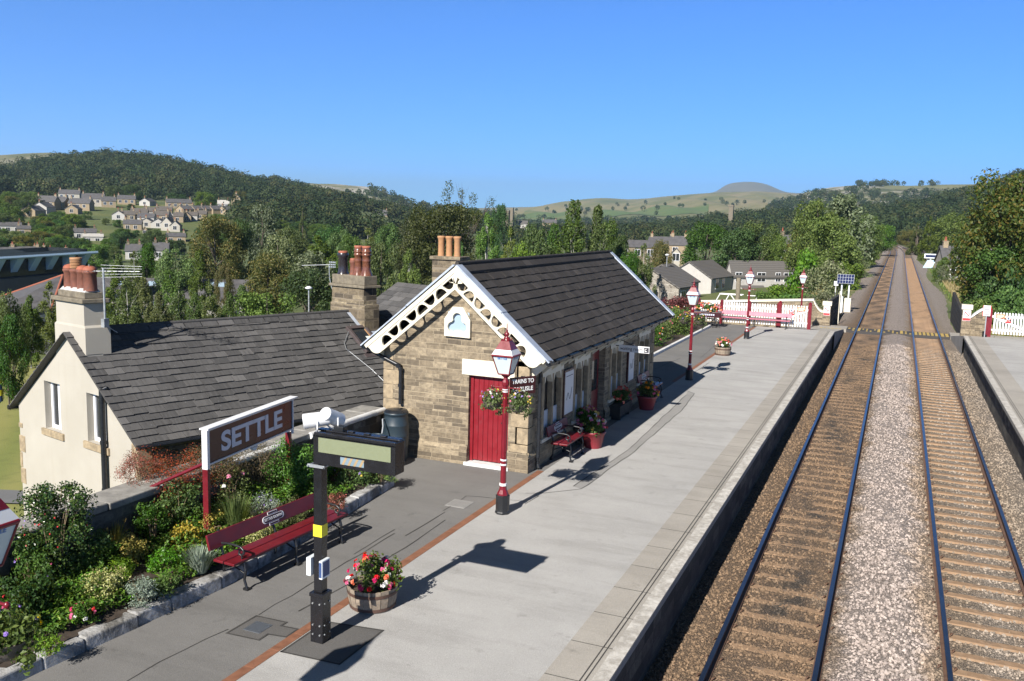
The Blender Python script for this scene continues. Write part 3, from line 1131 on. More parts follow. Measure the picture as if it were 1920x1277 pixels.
struct('tarmac_trench_strip', mb, 'tar_strip')
# drainage channel
DX = -7.09
mb = MB()
y = -6.0
while y < 51:
    if not (18.3 < y < 31.5):
        mb.box(DX - .075, y + .004, PZ - .05, DX + .075, y + .496, PZ + .005)
    y += .5
struct('drain_channel', mb, 'rustdrain')
# patches by the display post and the inspection cover
def poly_sheet(name, pts, mat_, z, border=.03, bm='crack'):
    c = V((sum(p[0] for p in pts) / len(pts), sum(p[1] for p in pts) / len(pts), 0))
    mb = MB()
    mb.add([(*p, z) for p in pts], [tuple(range(len(pts)))])
    struct(name, mb, mat_)
    mb = MB()
    n = len(pts)
    for i in range(n):
        a, b = V((*pts[i], 0)), V((*pts[(i + 1) % n], 0))
        d = (b - a).normalized()
        q = V((-d.y, d.x, 0)) * border * .5
        e = d * border * .5
        zz = z + .003 + .0006 * (i % 3)
        mb.add([(*(a - q - e)[:2], zz), (*(b - q + e)[:2], zz), (*(b + q + e)[:2], zz), (*(a + q - e)[:2], zz)], [(0, 1, 2, 3)])
    struct(name + '_border', mb, bm)


poly_sheet('new_tarmac_patch', [(-6.98, 9.0), (-6.12, 9.05), (-6.12, 10.1), (-6.98, 9.98)], 'tar_new', PZ + .003)
poly_sheet('new_tarmac_collar', [(-7.96, 9.1), (-7.45, 9.13), (-7.45, 9.32), (-7.18, 9.36), (-7.18, 9.62), (-7.45, 9.6), (-7.45, 9.72), (-7.95, 9.7)], 'tar_new', PZ + .003)
mb = MB()
mb.box(-7.84, 9.28, PZ - .02, -7.56, 9.57, PZ + .009)
tag(mb.build('inspection_cover', 'cover', bevel=.004), 'small square iron inspection cover set in dark new tarmac', 'manhole cover')
mb = MB()
mb.box(-7.88, 15.3, PZ - .02, -7.45, 15.75, PZ + .006)
for i in range(7):
    mb.box(-7.85 + i * .056, 15.33, PZ + .006, -7.825 + i * .056, 15.72, PZ + .011)
tag(mb.build('drain_grating', 'tar_strip'), 'grey square drain grating in the tarmac before the red station door', 'drain grating')

# ---- right platform -------------------------------------------------------------------
ER = 3.52
mb = MB()
mb.box(ER + .09, -10, -.6, ER + .5, 54.0, PZ - .13)
mb.add([(ER + .09, 54.0, -.6), (14, 54.0, -.6), (14, 54.0, .77), (ER + .09, 54.0, .77)], [(3, 2, 1, 0)])
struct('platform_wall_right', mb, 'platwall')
mb = MB()
y = -10.0
while y < 53.8:
    mb.box(ER, y + .006, PZ - .13, ER + .5, min(54, y + .91) - .006, PZ - .006)
    y += .91
struct('platform_coping_right', mb, 'slab', bevel=.012)
sheet('platform_surface_right', [(ER + .95, -10), (14, -10), (14, 54), (ER + .95, 54)], 'tar_light', PZ)
sheet('platform_slabs_right', [(ER + .2, -10), (ER + .95, -10), (ER + .95, 54), (ER + .2, 54)], 'slab', PZ)
sheet('platform_edge_line_right', [(ER + .004, -10), (ER + .2, -10), (ER + .2, 54), (ER + .004, 54)], 'whiteline', PZ)
mb = MB()
for gx_ in (ER + .27, ER + .33):
    mb.add([(gx_ - .009, -10, PZ + .003), (gx_ + .009, -10, PZ + .003), (gx_ + .009, 54, PZ + .003), (gx_ - .009, 54, PZ + .003)], [(0, 1, 2, 3)])
struct('platform_groove_lines_right', mb, 'crack')
mb = MB()
mb.add([(ER, 54, PZ - .02), (14, 54, PZ - .02), (14, 61.3, .06), (ER - .2, 61.3, .06), (ER, 54, -.5), (ER - .2, 61.3, -.5)], [(0, 1, 2, 3), (4, 0, 3, 5)])
mb.box(3.3, 61.3, -.4, 14, 63.4, .055)
struct('platform_ramp_right', mb, 'slab')
mb = MB()
for k in range(5):
    mb.box(3.75 + k * .23, 61.32, .058, 3.9 + k * .23, 61.55, .066)
struct('ramp_marking_right', mb, 'fadedyellow')

# ---- foot crossing ------------------------------------------------------------------
t = thing('foot_crossing', 'black boarded foot crossing with yellow panels over both tracks', 'crossing', (.2, 61.9, 0))
segs = [(-2.75, -2.21), (-2.12, -.71), (-.62, 1.14), (1.23, 2.635), (2.725, 3.25)]
for a, b in segs:
    mb = MB()
    mb.box(a - .2, -.95, -.2, b - .2, .95, .012)
    mb.build('deck_panel', 'deck', t, bevel=.01)
k = 0
for a, b in segs:
    n = max(2, round((b - a) / .24))
    wd = (b - a) / n
    for i in range(n):
        worn = a < 1.0 and (k % 5 != 2)
        mb = MB()
        for r_ in range(2):
            if worn and (k + r_) % 3 == 0:
                continue
            e = .04 if not worn else .07
            mb.box(a + i * wd + e - .2, -.84 + r_ * .9, .013, a + (i + 1) * wd - e - .2, -.84 + r_ * .9 + (.76 if not worn else .5), .024)
        mb.build('yellow_panel', 'fadedyellow', t)
        k += 1
m = NM('whitewashed_stone', .9)
n1 = m.noise(2.2, 6, .72)
n2 = m.noise(9, 5, .7)
c = m.mix(m.map(n2, .35, .65, 0, 1), (.24, .235, .225), (.44, .44, .44))
c = m.mix(m.map(n1, .43, .58, 0, .9), c, (.085, .08, .07))
m.color(c)
m.bump(m.math('ADD', n1, n2), .8, .03)
M['whitekerb'] = m.m
# ================================================================== station building
SX0, SX1, SY0, SY1 = -11.05, -7.32, 18.2, 29.3
EZ, RZ_ = 3.42, 5.46
XC = (SX0 + SX1) / 2 + .15            # apex
st = thing('station_building', 'stone station building with slate roof, cream fretted bargeboards and red plank door', 'station', (-9.2, 23.7, PZ))
OFF = V((-9.2, 23.7, PZ))


def wb(mb, off):
    mb.v = [p - off for p in mb.v]
    return mb


def Tm(o, x, y, z=(0, 0, 1)):
    x, y, z = V(x), V(y), V(z)
    return Matrix(((x.x, y.x, z.x, o[0]), (x.y, y.y, z.y, o[1]), (x.z, y.z, z.z, o[2]), (0, 0, 0, 1)))


wall = MB()
GW = SX1 - SX0
DRX0, DRX1 = -8.80 - SX0, -7.80 - SX0
TG = Tm((SX0, SY0, 0), (1, 0, 0), (0, 1, 0))
wall_rects(wall, GW, PZ - .3, EZ, [(DRX0, PZ - .29, DRX1, 3.0)], .3, TG)
ap = XC - SX0
wall.prism([(0, EZ), (GW, EZ), (ap, RZ_ - .1)], 0, .3, 0, TG)
# back gable
TB = Tm((SX0, SY1 - .3, 0), (1, 0, 0), (0, 1, 0))
wall_rects(wall, GW, PZ - .3, EZ, [], .3, TB)
wall.prism([(0, EZ), (GW, EZ), (ap, RZ_ - .1)], 0, .3, 0, TB)
# front wall (towards the rails): x runs along +Y, outside towards +X
WINS = [(19.05, 20.3), (21.25, 22.35), (24.35, 25.45), (27.35, 28.6)]
ops = [(a - SY0, 1.47, b - SY0, 3.06) for a, b in WINS] + [(22.7 - SY0, PZ - .29, 23.85 - SY0, 3.1)]
TF = Tm((SX1, SY0, 0), (0, 1, 0), (-1, 0, 0))
wall_rects(wall, SY1 - SY0, PZ - .3, EZ, ops, .3, TF)
TBK = Tm((SX0, SY1, 0), (0, -1, 0), (1, 0, 0))
wall_rects(wall, SY1 - SY0, -1.9, EZ, [], .3, TBK)
wb(wall, OFF).build('wall', 'stone', st)
# quoins and plinth
QB = [MB(), MB(), MB()]
z = PZ - .1
k = 0
while z < EZ - .3:
    h = rng.uniform(.3, .4)
    a = .42 if k % 2 else .26
    b = .26 if k % 2 else .42
    QB[0].box(SX1 - a, SY0 - .012, z, SX1 + .012, SY0 + b, min(z + h - .012, EZ))
    QB[1].box(SX0 - .012, SY0 - .012, z, SX0 + a, SY0 + b, min(z + h - .012, EZ))
    QB[2].box(SX1 - .3, SY1 - b, z, SX1 + .012, SY1 + .012, min(z + h - .012, EZ))
    z += h
    k += 1
for q in QB:
    wb(q, OFF).build('quoin', 'quoin', st, bevel=.015)
mb = MB()
for x0, x1 in ((SX0 - .05, SX0 + DRX0), (SX0 + DRX1, SX1 + .05)):
    mb.add([(x0, SY0 - .06, PZ - .1), (x1, SY0 - .06, PZ - .1), (x1, SY0 - .06, PZ + .34), (x0, SY0 - .06, PZ + .34), (x1, SY0 - .005, PZ + .46), (x0, SY0 - .005, PZ + .46), (x0, SY0, PZ - .1), (x1, SY0, PZ - .1)],
           [(0, 1, 2, 3), (3, 2, 4, 5), (0, 3, 5, 6), (1, 7, 4, 2)])
for y0, y1 in ((SY0 - .06, 22.7), (23.85, SY1)):
    mb.add([(SX1 + .06, y0, PZ - .1), (SX1 + .06, y1, PZ - .1), (SX1 + .06, y1, PZ + .34), (SX1 + .06, y0, PZ + .34), (SX1 + .005, y1, PZ + .46), (SX1 + .005, y0, PZ + .46)], [(0, 1, 2, 3), (3, 2, 4, 5)])
wb(mb, OFF).build('plinth', 'stone', st)
# roof
EX0, EX1 = -11.42, -6.80
ZE = 3.50
Y0r, Y1r = 17.95, 29.52
mb = MB()
slate_slope(mb, (EX1, Y0r, ZE), (EX1, Y1r, ZE), (XC, Y0r, RZ_), (XC, Y1r, RZ_), 12, .36)
slate_slope(mb, (EX0, Y1r, ZE), (EX0, Y0r, ZE), (XC, Y1r, RZ_), (XC, Y0r, RZ_), 12, .36)
rf = wb(mb, OFF).build('roof', 'slate', st)
mb = MB()
y = Y0r
while y < Y1r - .1:
    for s in (-1, 1):
        mb.add([(XC, y + .006, RZ_ + .075), (XC, y + .45, RZ_ + .075), (XC + s * .2, y + .45, RZ_ - .10), (XC + s * .2, y + .006, RZ_ - .10),
                (XC + s * .2, y + .45, RZ_ - .145), (XC + s * .2, y + .006, RZ_ - .145)], [(0, 1, 2, 3) if s < 0 else (3, 2, 1, 0), (3, 2, 4, 5) if s < 0 else (5, 4, 2, 3)])
    y += .45
mb.cyl((XC, Y0r, RZ_ + .07), (XC, Y1r, RZ_ + .07), .05, n=10)
wb(mb, OFF).build('ridge_tiles', 'slate', rf)
# verges in lead and the fretted bargeboards, front and back
sl_l = V((EX0 - XC, 0, ZE - RZ_))
for (yv, nm) in ((Y0r, 'front'), (Y1r, 'back')):
    mb = MB()
    for s, ex in ((1, EX1), (-1, EX0)):
        d = V((ex - XC, 0, ZE - RZ_))
        dn = d.normalized()
        nn = V((-dn.z * s, 0, dn.x * s))
        nn = nn if nn.z > 0 else -nn
        ln = d.length
        a = V((XC, yv, RZ_)) + nn * .03
        q = -1 if nm == 'front' else 1
        for p0, p1, lift in ((0, .5, .012), (.5, 1.0, 0)):
            u0, u1 = a + dn * (ln * p0), a + dn * (ln * p1 + (.05 if p1 == 1 else .02))
            n_ = nn * (.03 + lift)
            vs = [u0 + V((0, -.16 * q, 0)), u1 + V((0, -.16 * q, 0)), u1 + V((0, .10 * q, 0)), u0 + V((0, .10 * q, 0))]
            mb.add([p for p in vs] + [p + n_ for p in vs], [(0, 3, 2, 1), (4, 5, 6, 7), (0, 1, 5, 4), (1, 2, 6, 5), (2, 3, 7, 6), (3, 0, 4, 7)])
    wb(mb, OFF).build('lead_verge', 'lead', st)
    # bargeboard, one per slope
    for s, ex in ((1, EX1), (-1, EX0)):
        d = V((ex - XC, 0, ZE - RZ_))
        ln = d.length
        dn = d.normalized()
        qn = V((-dn.z, 0, dn.x))
        qn = qn if qn.z < 0 else -qn           # downwards into the gable
        ang = math.atan2(abs(d.z), abs(d.x))
        wd = .40
        cut = wd / math.tan(math.pi / 2 - ang)      # mitre at the apex
        rr = wd * .5
        end = [(ln - .08 - rr + rr * math.cos(t) * 1.0, wd - rr + rr * math.sin(t)) for t in np.linspace(math.pi / 2, -.1, 8)]
        outer = [(0, 0), (cut, wd)] + end + [(ln - .05, .06), (ln - .05, 0)]
        holes = []
        nh = 7
        L0, L1 = cut + .02, ln - .62
        st_ = (L1 - L0) / nh
        for i in range(nh + 1):
            c0 = L0 + st_ * (i + .15)
            rx, rz2 = st_ * .50, .19
            if i % 2 == (0 if s > 0 else 0):
                holes.append([(c0 + rx * math.cos(t), .145 + rz2 * math.sin(t)) for t in np.linspace(0, math.pi, 11)])
            else:
                holes.append([(c0 + rx * math.cos(t), .335 - rz2 * math.sin(t)) for t in np.linspace(0, math.pi, 11)][::-1])
        holes.insert(0, [(cut * .36 + .08, .155), (L0 - .02 + .03, .155), (L0 + .0, .19), (cut * .9 - .06, .325), (cut * .75, .30)][::-1])
        T = Tm((XC, yv + (-.03 if nm == 'front' else .03), RZ_ + .02), dn, qn, (0, 1, 0))
        o = shape_obj('bargeboard', outer, holes, .03, Matrix.Translation(-OFF) @ T, 'cream', st)
        mb = MB()
        yy0 = yv - .075 if nm == 'front' else yv + .045
        A, B = V((XC, yy0, RZ_)) + dn * .12 + qn * .0, V((XC, yy0, RZ_)) + dn * (ln - .03)
        for q0, q1 in ((.0, .085),):
            vs = [A + qn * q0, B + qn * q0, B + qn * q1, A + qn * q1]
            vs2 = [p + V((0, .03, 0)) for p in vs]
            mb.add(vs + vs2, [(0, 1, 2, 3), (7, 6, 5, 4), (0, 4, 5, 1), (1, 5, 6, 2), (2, 6, 7, 3), (3, 7, 4, 0)])
        wb(mb, OFF).build('moulding', 'cream', o)
# trefoil window
TXC = -9.09
tre = [(-.325, 3.86), (.325, 3.85), (.325, 4.26), (.14, 4.54), (-.12, 4.54), (-.325, 4.26)]
ctr = [(0, 4.29), (-.13, 4.08), (.13, 4.08)]
# outline of three lobes
lob = []
for (cx, cz), a0, a1 in ((ctr[0], -25, 205), (ctr[1], 98, 322), (ctr[2], 218, 442)):
    for a in np.linspace(R(a0), R(a1), 14):
        lob.append((cx + .115 * math.cos(a), cz + .115 * math.sin(a)))
po = shape_obj('trefoil_window', tre, [lob], .05, Matrix.Translation(-OFF) @ Tm((TXC, SY0 - .03, 0), (1, 0, 0), (0, 0, 1), (0, -1, 0)), 'cream', st)
mb = MB()
mb.add([(TXC - .27, SY0 - .004, 3.95), (TXC + .27, SY0 - .004, 3.95), (TXC + .27, SY0 - .004, 4.42), (TXC - .27, SY0 - .004, 4.42)], [(0, 1, 2, 3)])
wb(mb, OFF).build('pane', 'trefoilglass', po)
# door
mb = MB()
mb.box(-8.97, SY0 - .03, 3.0, -7.66, SY0 + .12, 3.36)
wb(mb, OFF).build('lintel', 'cream', st, bevel=.006)
dr = MB()
dx0, dx1 = -8.72, -7.86
n = 7
for i in range(n):
    a = dx0 + (dx1 - dx0) * i / n
    b = dx0 + (dx1 - dx0) * (i + 1) / n
    dr.box(a + .003, SY0 + .12, PZ + .10, b - .003, SY0 + .16, 2.94)
dro = wb(dr, OFF).build('door', 'red', st, bevel=.006)
mb = MB()
mb.box(-8.80, SY0 + .09, PZ + .08, dx0, SY0 + .2, 3.0)
mb.box(dx1, SY0 + .09, PZ + .08, -7.80, SY0 + .2, 3.0)
mb.box(dx0, SY0 + .09, 2.94, dx1, SY0 + .2, 3.0)
wb(mb, OFF).build('frame', 'red', dro)
mb = MB()
mb.cyl((-7.98, SY0 + .12, PZ + 1.05), (-7.98, SY0 + .06, PZ + 1.05), .022, n=10)
wb(mb, OFF).build('handle', 'iron', dro)
mb = MB()
mb.box(-8.86, SY0 - .10, PZ - .1, -7.74, SY0 + .25, PZ + .075)
wb(mb, OFF).build('doorstep', 'whitew', st, bevel=.012)
# porch door on the platform side
mb = MB()
mb.box(SX1 - .22, 22.75, PZ, SX1 - .17, 23.8, 3.05)
pd = wb(mb, OFF).build('platform_door', 'maroon', st)
mb = MB()
mb.box(SX1 - .168, 22.9, PZ + 1.0, SX1 - .16, 23.65, 2.75)
wb(mb, OFF).build('pane', 'glass', pd)
# windows: pairs of shouldered lights
for a, b in WINS:
    fr = MB()
    X0_, X1_ = SX1 - .10, SX1 + .025
    c = (a + b) / 2
    z0, z1 = 1.47, 3.06
    fr.box(X0_, a - .10, z0 - .06, X1_ + .03, b + .10, z0 + .02)
    for y0, y1 in ((a - .08, a + .07), (c - .055, c + .055), (b - .07, b + .08)):
        fr.box(X0_, y0, z0 + .02, X1_, y1, z1 + .06, 1)
    fr.box(X0_, a - .08, z1 - .10, X1_ + .004, b + .08, z1 + .08)
    for y0, y1 in ((a + .07, c - .055), (c + .055, b - .07)):
        for s, yy_ in ((1, y0), (-1, y1)):
            fr.add([(X0_, yy_, z1 - .1), (X0_, yy_ + s * .11, z1 - .1), (X0_, yy_, z1 - .3), (X1_ - .002, yy_, z1 - .1), (X1_ - .002, yy_ + s * .11, z1 - .1), (X1_ - .002, yy_, z1 - .3)],
                   [(0, 1, 2), (3, 4, 5), (0, 1, 4, 3), (1, 2, 5, 4), (2, 0, 3, 5)])
    wo = wb(fr, OFF).build('window', ['cream', 'quoin'], st)
    for y0, y1 in ((a + .07, c - .055), (c + .055, b - .07)):
        mb = MB()
        mb.box(SX1 - .16, y0, z0 + .02, SX1 - .11, y1, z1 - .1)
        wb(mb, OFF).build('pane', 'glass', wo)
        mb = MB()
        mb.box(SX1 - .10, y0, z0 + .02, SX1 - .07, y1, z0 + .62)
        wb(mb, OFF).build('lower_pane', 'lowerpane', wo)
# eaves brackets, soffit, gutters and downpipes
y = SY0 + .15
while y < SY1:
    for s, xw in ((1, SX1), (-1, SX0)):
        mb = MB()
        mb.add([(xw, y - .04, 3.40), (xw + s * .36, y - .04, 3.40), (xw + s * .36, y - .04, 3.33), (xw, y - .04, 3.02), (xw, y + .04, 3.40), (xw + s * .36, y + .04, 3.40), (xw + s * .36, y + .04, 3.33), (xw, y + .04, 3.02)],
               [(0, 1, 2, 3), (7, 6, 5, 4), (0, 4, 5, 1), (1, 5, 6, 2), (2, 6, 7, 3)])
        wb(mb, OFF).build('eaves_bracket', 'cream', st)
    y += .62
mb = MB()
mb.box(SX1, SY0 - .1, 3.402, EX1 - .01, SY1 + .1, 3.45)
mb.box(EX0 + .01, SY0 - .1, 3.402, SX0, SY1 + .1, 3.45)
wb(mb, OFF).build('soffit', 'cream', st)
for s, xg in ((1, EX1 + .03), (-1, EX0 - .03)):
    mb = MB()
    n = 7
    pr = [(xg + .065 * math.cos(t), 3.47 + .07 * math.sin(t)) for t in np.linspace(math.pi, 2 * math.pi, n)]
    vs = [(x, Y0r - .02, z) for x, z in pr] + [(x, Y1r + .02, z) for x, z in pr]
    mb.add(vs, [(i, i + 1, n + i + 1, n + i) for i in range(n - 1)], smooth=True)
    mb.add(vs, [tuple(range(n)), tuple(range(2 * n - 1, n - 1, -1))])
    mb.box(xg - .07, Y0r - .05, 3.46, xg + .07, Y0r + .02, 3.54)
    y = Y0r + .5
    while y < Y1r:
        mb.box(xg - .075, y - .015, 3.40, xg + .07, y + .015, 3.475)
        y += .9
    wb(mb, OFF).build('gutter', 'pvcblack', st)


def downpipe(pts, r, mat_, root, off, name='downpipe', collars=()):
    mb = MB()
    mb.tube(pts, r, 10)
    for p in pts[1:-1]:
        mb.lathe([(r * 1.25, -.03), (r * 1.3, .03)], 10, p)
    for q in collars:
        mb.lathe([(r * 1.35, -.035), (r * 1.35, .035)], 10, q)
    return wb(mb, off).build(name, mat_, root)


downpipe([(EX0 + .03, 18.02, 3.42), (-11.05, 18.12, 3.24), (-10.62, 18.12, 3.08), (-10.55, 18.12, 2.98), (-10.55, 18.12, 2.15)], .045, 'pvcblack', st, OFF, collars=[(-10.55, 18.12, 2.6), (-10.6, 18.12, 3.05)])
downpipe([(EX1 + .02, 18.6, 3.42), (-7.22, 18.62, 3.25), (-7.22, 18.62, PZ + .12), (-7.16, 18.55, PZ + .03)], .042, 'pvcblack', st, OFF, collars=[(-7.22, 18.62, 2.1), (-7.22, 18.62, PZ + .3)])
# security lamp cable etc.: small box by the gable corner
mb = MB()
mb.box(-7.5, SY0 - .05, 2.55, -7.42, SY0 - .015, 3.1)
wb(mb, OFF).build('junction_box', 'iron', st)

# ---- things fixed at the front -------------------------------------------------------------
for (y0, y1, z0, z1, lab) in ((20.42, 21.02, 1.8, 2.86, 'framed white route map poster between the first two platform windows'), (26.1, 26.65, 1.75, 2.8, 'framed white notice board beside the last platform window')):
    t = thing('poster_board', lab, 'poster', (SX1 + .02, (y0 + y1) / 2, z0))
    of = V((SX1 + .02, (y0 + y1) / 2, z0))
    mb = MB()
    mb.box(SX1 + .0, y0 - .05, z0 - .05, SX1 + .06, y1 + .05, z1 + .05)
    wb(mb, of).build('frame', 'signmaroon', t, bevel=.006)
    mb = MB()
    mb.box(SX1 + .06, y0, z0, SX1 + .066, y1, z1)
    wb(mb, of).build('sheet', 'white', t)
    mb = MB()
    pts = [(SX1 + .069, y0 + .12 + (y1 - y0 - .24) * q, z0 + .35 + .13 * math.sin(q * 7) + .2 * q) for q in np.linspace(0, 1, 14)]
    mb.tube(pts, .006, 4)
    wb(mb, of).build('route_line', 'letterdark', t)
    mb = MB()
    mb.box(SX1 + .067, y0 + .06, z1 - .12, SX1 + .070, y1 - .06, z1 - .105)
    wb(mb, of).build('printed_line', 'letterdark', t)
# projecting waiting room sign
WY = 24.75
t = thing('waiting_room_sign', 'white waiting room sign projecting from the platform front of the station', 'sign', (SX1, WY, 2.85))
mb = MB()
xa, xb = .12, 1.02
mb.box(xa, -.02, -.0, xb, .02, .19)
mb.build('board', 'white', t, bevel=.004)
lettering('waiting room', .135, frame_T((xa + .38, -.022, .095), (1, 0, 0), (0, 0, 1)), 'letterdark', t, sx=.92)
mb = MB()
mb.box(xb - .155, -.0235, .02, xb - .015, -.021, .165)
mb.build('pictogram', 'letterdark', t)
mb = MB()
mb.box(xb - .13, -.026, .05, xb - .07, -.0238, .07)
mb.box(xb - .13, -.026, .07, xb - .115, -.0238, .12)
mb.lathe([(.014, -.001), (.014, .001)], 10, (0, 0, 0), T=Tm((xb - .095, -.0252, .125), (1, 0, 0), (0, 0, 1), (0, -1, 0)))
mb.build('pictogram_mark', 'white', t)
mb = MB()
mb.tube([(0, 0, .16), (xa, 0, .16)], .014)
mb.tube([(0, 0, .40), (xa + .45, 0, .19)], .01)
mb.build('bracket', 'iron', t)
# ================================================================== garden wall, kerb, bed
mb = MB()
WX0, WX1 = -11.55, -11.12
mb.box(WX0, -4, -2.2, WX1, SY0 - .02, 1.88)
wallt = thing('garden_wall', 'low stone garden wall with flat grey coping behind the flower bed', 'wall', (-11.3, 8, 1.0))
OW = V((-11.3, 8, 1.0))
wb(mb, OW).build('wall', 'bedwall', wallt)
mb = MB()
y = -4.0
while y < SY0 - .1:
    ln = rng.uniform(.85, 1.3)
    y1 = min(SY0 - .03, y + ln)
    mb.box(WX0 - .10, y + .006, 1.88, WX1 + .10 + rng.uniform(-.01, .015), y1 - .006, 2.0 + rng.uniform(-.006, .008))
    y = y1
wb(mb, OW).build('coping', 'copestone', wallt, bevel=.02)
mb = MB()
y = 12.2
pr = []
while y < SY0 - .1:
    y1 = min(SY0 - .05, y + rng.uniform(.5, .9))
    q = rng.uniform(-.006, .01)
    if not (14.3 < y < 14.9):
        mb.cyl((WX1 + .11, y, 1.95 + q), (WX1 + .11, y1, 1.95 + q), .07, n=10)
    y = y1
wb(mb, OW).build('painted_edge', 'whitew', wallt)

KP = [(-9.46, -2), (-9.40, 4), (-9.28, 7.4), (-8.98, 10.4), (-9.12, 12.6), (-9.42, 16.0)]


def kx(y):
    return float(np.interp(y, [p[1] for p in KP], [p[0] for p in KP]))


kt = thing('bed_kerb', 'rough whitewashed stone kerb edging the flower bed', 'kerb', (-9.2, 8, PZ))
OK_ = V((-9.2, 8, PZ))
mb = MB()
y = -2.0
while y < 15.9:
    y1 = min(16.0, y + rng.uniform(.45, 1.0))
    a, b = kx(y), kx(y1)
    h = .19 + rng.uniform(-.025, .025)
    e = rng.uniform(-.012, .012)
    mb.add([(a - .22, y + .003, PZ - .05), (a + e, y + .003, PZ - .05), (b + e, y1 - .006, PZ - .05), (b - .26, y1 - .006, PZ - .05), (a - .24, y + .006, PZ + h), (a + e - .02, y + .006, PZ + h - .015), (b + e - .02, y1 - .006, PZ + h - .01), (b - .24, y1 - .006, PZ + h)],
           [(0, 3, 2, 1), (4, 5, 6, 7), (0, 1, 5, 4), (1, 2, 6, 5), (2, 3, 7, 6), (3, 0, 4, 7)])
    y = y1
y = WX1
x = -9.45
while x > WX1 + .1:
    x1 = max(WX1 + .05, x - rng.uniform(.3, .5))
    mb.box(x1 + .006, 15.84, PZ - .05, x - .006, 16.06 + rng.uniform(-.02, .02), PZ + .22 + rng.uniform(-.02, .03))
    x = x1
wb(mb, OK_).build('kerb_stones', 'whitekerb', kt, bevel=.022)
# soil
bx = 26
ys_ = np.linspace(-4, 15.9, 60)
vs = []
for y in ys_:
    for i in range(bx):
        u = i / (bx - 1)
        x = (kx(y) - .14) * (1 - u) + WX1 * u
        vs.append((x, y, PZ + .19 + .16 * math.sin(u * 2.2) + .05 * math.sin(x * 6 + y * 4) * math.cos(y * 5 - x * 2)))
k = np.arange(len(vs)).reshape(len(ys_), bx)
fc = np.stack([k[:-1, :-1], k[1:, :-1], k[1:, 1:], k[:-1, 1:]], -1).reshape(-1, 4)
tag(addmesh('garden_soil', mesh_np('garden_soil', vs, fc, 'soil', smooth=True)), kind='structure')

# water butts
t = thing('water_butt', 'tall dark ribbed water butt under the station downpipe', 'water butt', (-10.42, 17.72, PZ))
mb = MB()
mb.lathe([(.24, 0), (.27, .1), (.285, .35), (.29, .36), (.285, .38), (.305, .6), (.31, .61), (.305, .63), (.30, .85), (.305, .86), (.295, .88), (.27, 1.05), (.265, 1.10), (.285, 1.11), (.285, 1.15), (.27, 1.16)], 28)
mb.build('barrel', 'butt', t)
mb = MB()
mb.lathe([(.28, 1.16), (.25, 1.20), (.10, 1.215), (.06, 1.22)], 28, capb=False)
mb.build('lid', 'pvcblack', t)
mb = MB()
mb.tube([(-.2, -.2, 1.0), (-.16, -.34, 1.02), (-.05, -.5, .9), (0, -.62, .78), (.02, -.72, .72)], .016, 7)
mb.build('link_hose', 'grey', t)
t = thing('water_butt', 'short open topped water butt half hidden by the display case', 'water butt', (-10.38, 16.75, PZ))
mb = MB()
mb.lathe([(.25, 0), (.28, .1), (.295, .4), (.30, .41), (.295, .43), (.30, .62), (.27, .74), (.215, .80), (.20, .81), (.19, .78), (.235, .70), (.24, .5)], 28, capt=True)
mb.build('barrel', 'butt', t)
# ================================================================== cottage
HZ = 1.6                                           # eaves height
E1 = V((-14.78, 14.23, 0))
ga, ua = R(76), R(21)
gd = V((-math.sin(ga), math.cos(ga), 0))           # along the gable, away from the rails
ud = V((math.sin(ua), math.cos(ua), 0))            # along the ridge
HW = 5.5
HRZ = 3.70
HG = -1.9
ht = thing('cottage', 'cream rendered cottage with grey slate roof and two chimneys below the platform', 'cottage', (E1.x, E1.y, HG))
OH = V((E1.x, E1.y, HG))


def hp(s, t, z):
    return E1 + gd * s + ud * t + V((0, 0, z)) - OH


def hT(s, t):
    """frame on the gable plane: x = along gable away from rails, y = inwards, z up"""
    o = hp(s, t, 0)
    return Matrix(((gd.x, ud.x, 0, o.x), (gd.y, ud.y, 0, o.y), (0, 0, 1, o.z), (0, 0, 0, 1)))


# windows on the gable: (s0, s1, z0, z1)
HWIN = [(1.30, 2.12, 1.22, 2.36), (3.35, 4.12, 1.20, 2.38)]
mb = MB()
TGa = hT(0, 0)


def roofz(s):
    m_ = HW / 2
    return HZ + (HRZ - .08 - HZ) * (1 - abs(s - m_) / m_)


cuts = [0, 1.30, 2.12, HW / 2, 3.35, 4.12, HW]
for a, b in zip(cuts[:-1], cuts[1:]):
    win = [q for q in HWIN if abs(q[0] - a) < .01]
    if win:
        mb.prism([(a, HG - .3), (b, HG - .3), (b, win[0][2]), (a, win[0][2])], 0, .25, 0, TGa)
        mb.prism([(a, win[0][3]), (b, win[0][3]), (b, roofz(b)), (a, roofz(a))], 0, .25, 0, TGa)
    else:
        mb.prism([(a, HG - .3), (b, HG - .3), (b, roofz(b)), (a, roofz(a))], 0, .25, 0, TGa)
# side walls and far gable
def hbox(s0, s1, t0, t1, z0, z1, mi=0):
    P = [hp(s, t, z) for z in (z0, z1) for s, t in ((s0, t0), (s1, t0), (s1, t1), (s0, t1))]
    mb.add(P, [(0, 1, 2, 3), (7, 6, 5, 4), (0, 4, 5, 1), (1, 5, 6, 2), (2, 6, 7, 3), (3, 7, 4, 0)], mi)


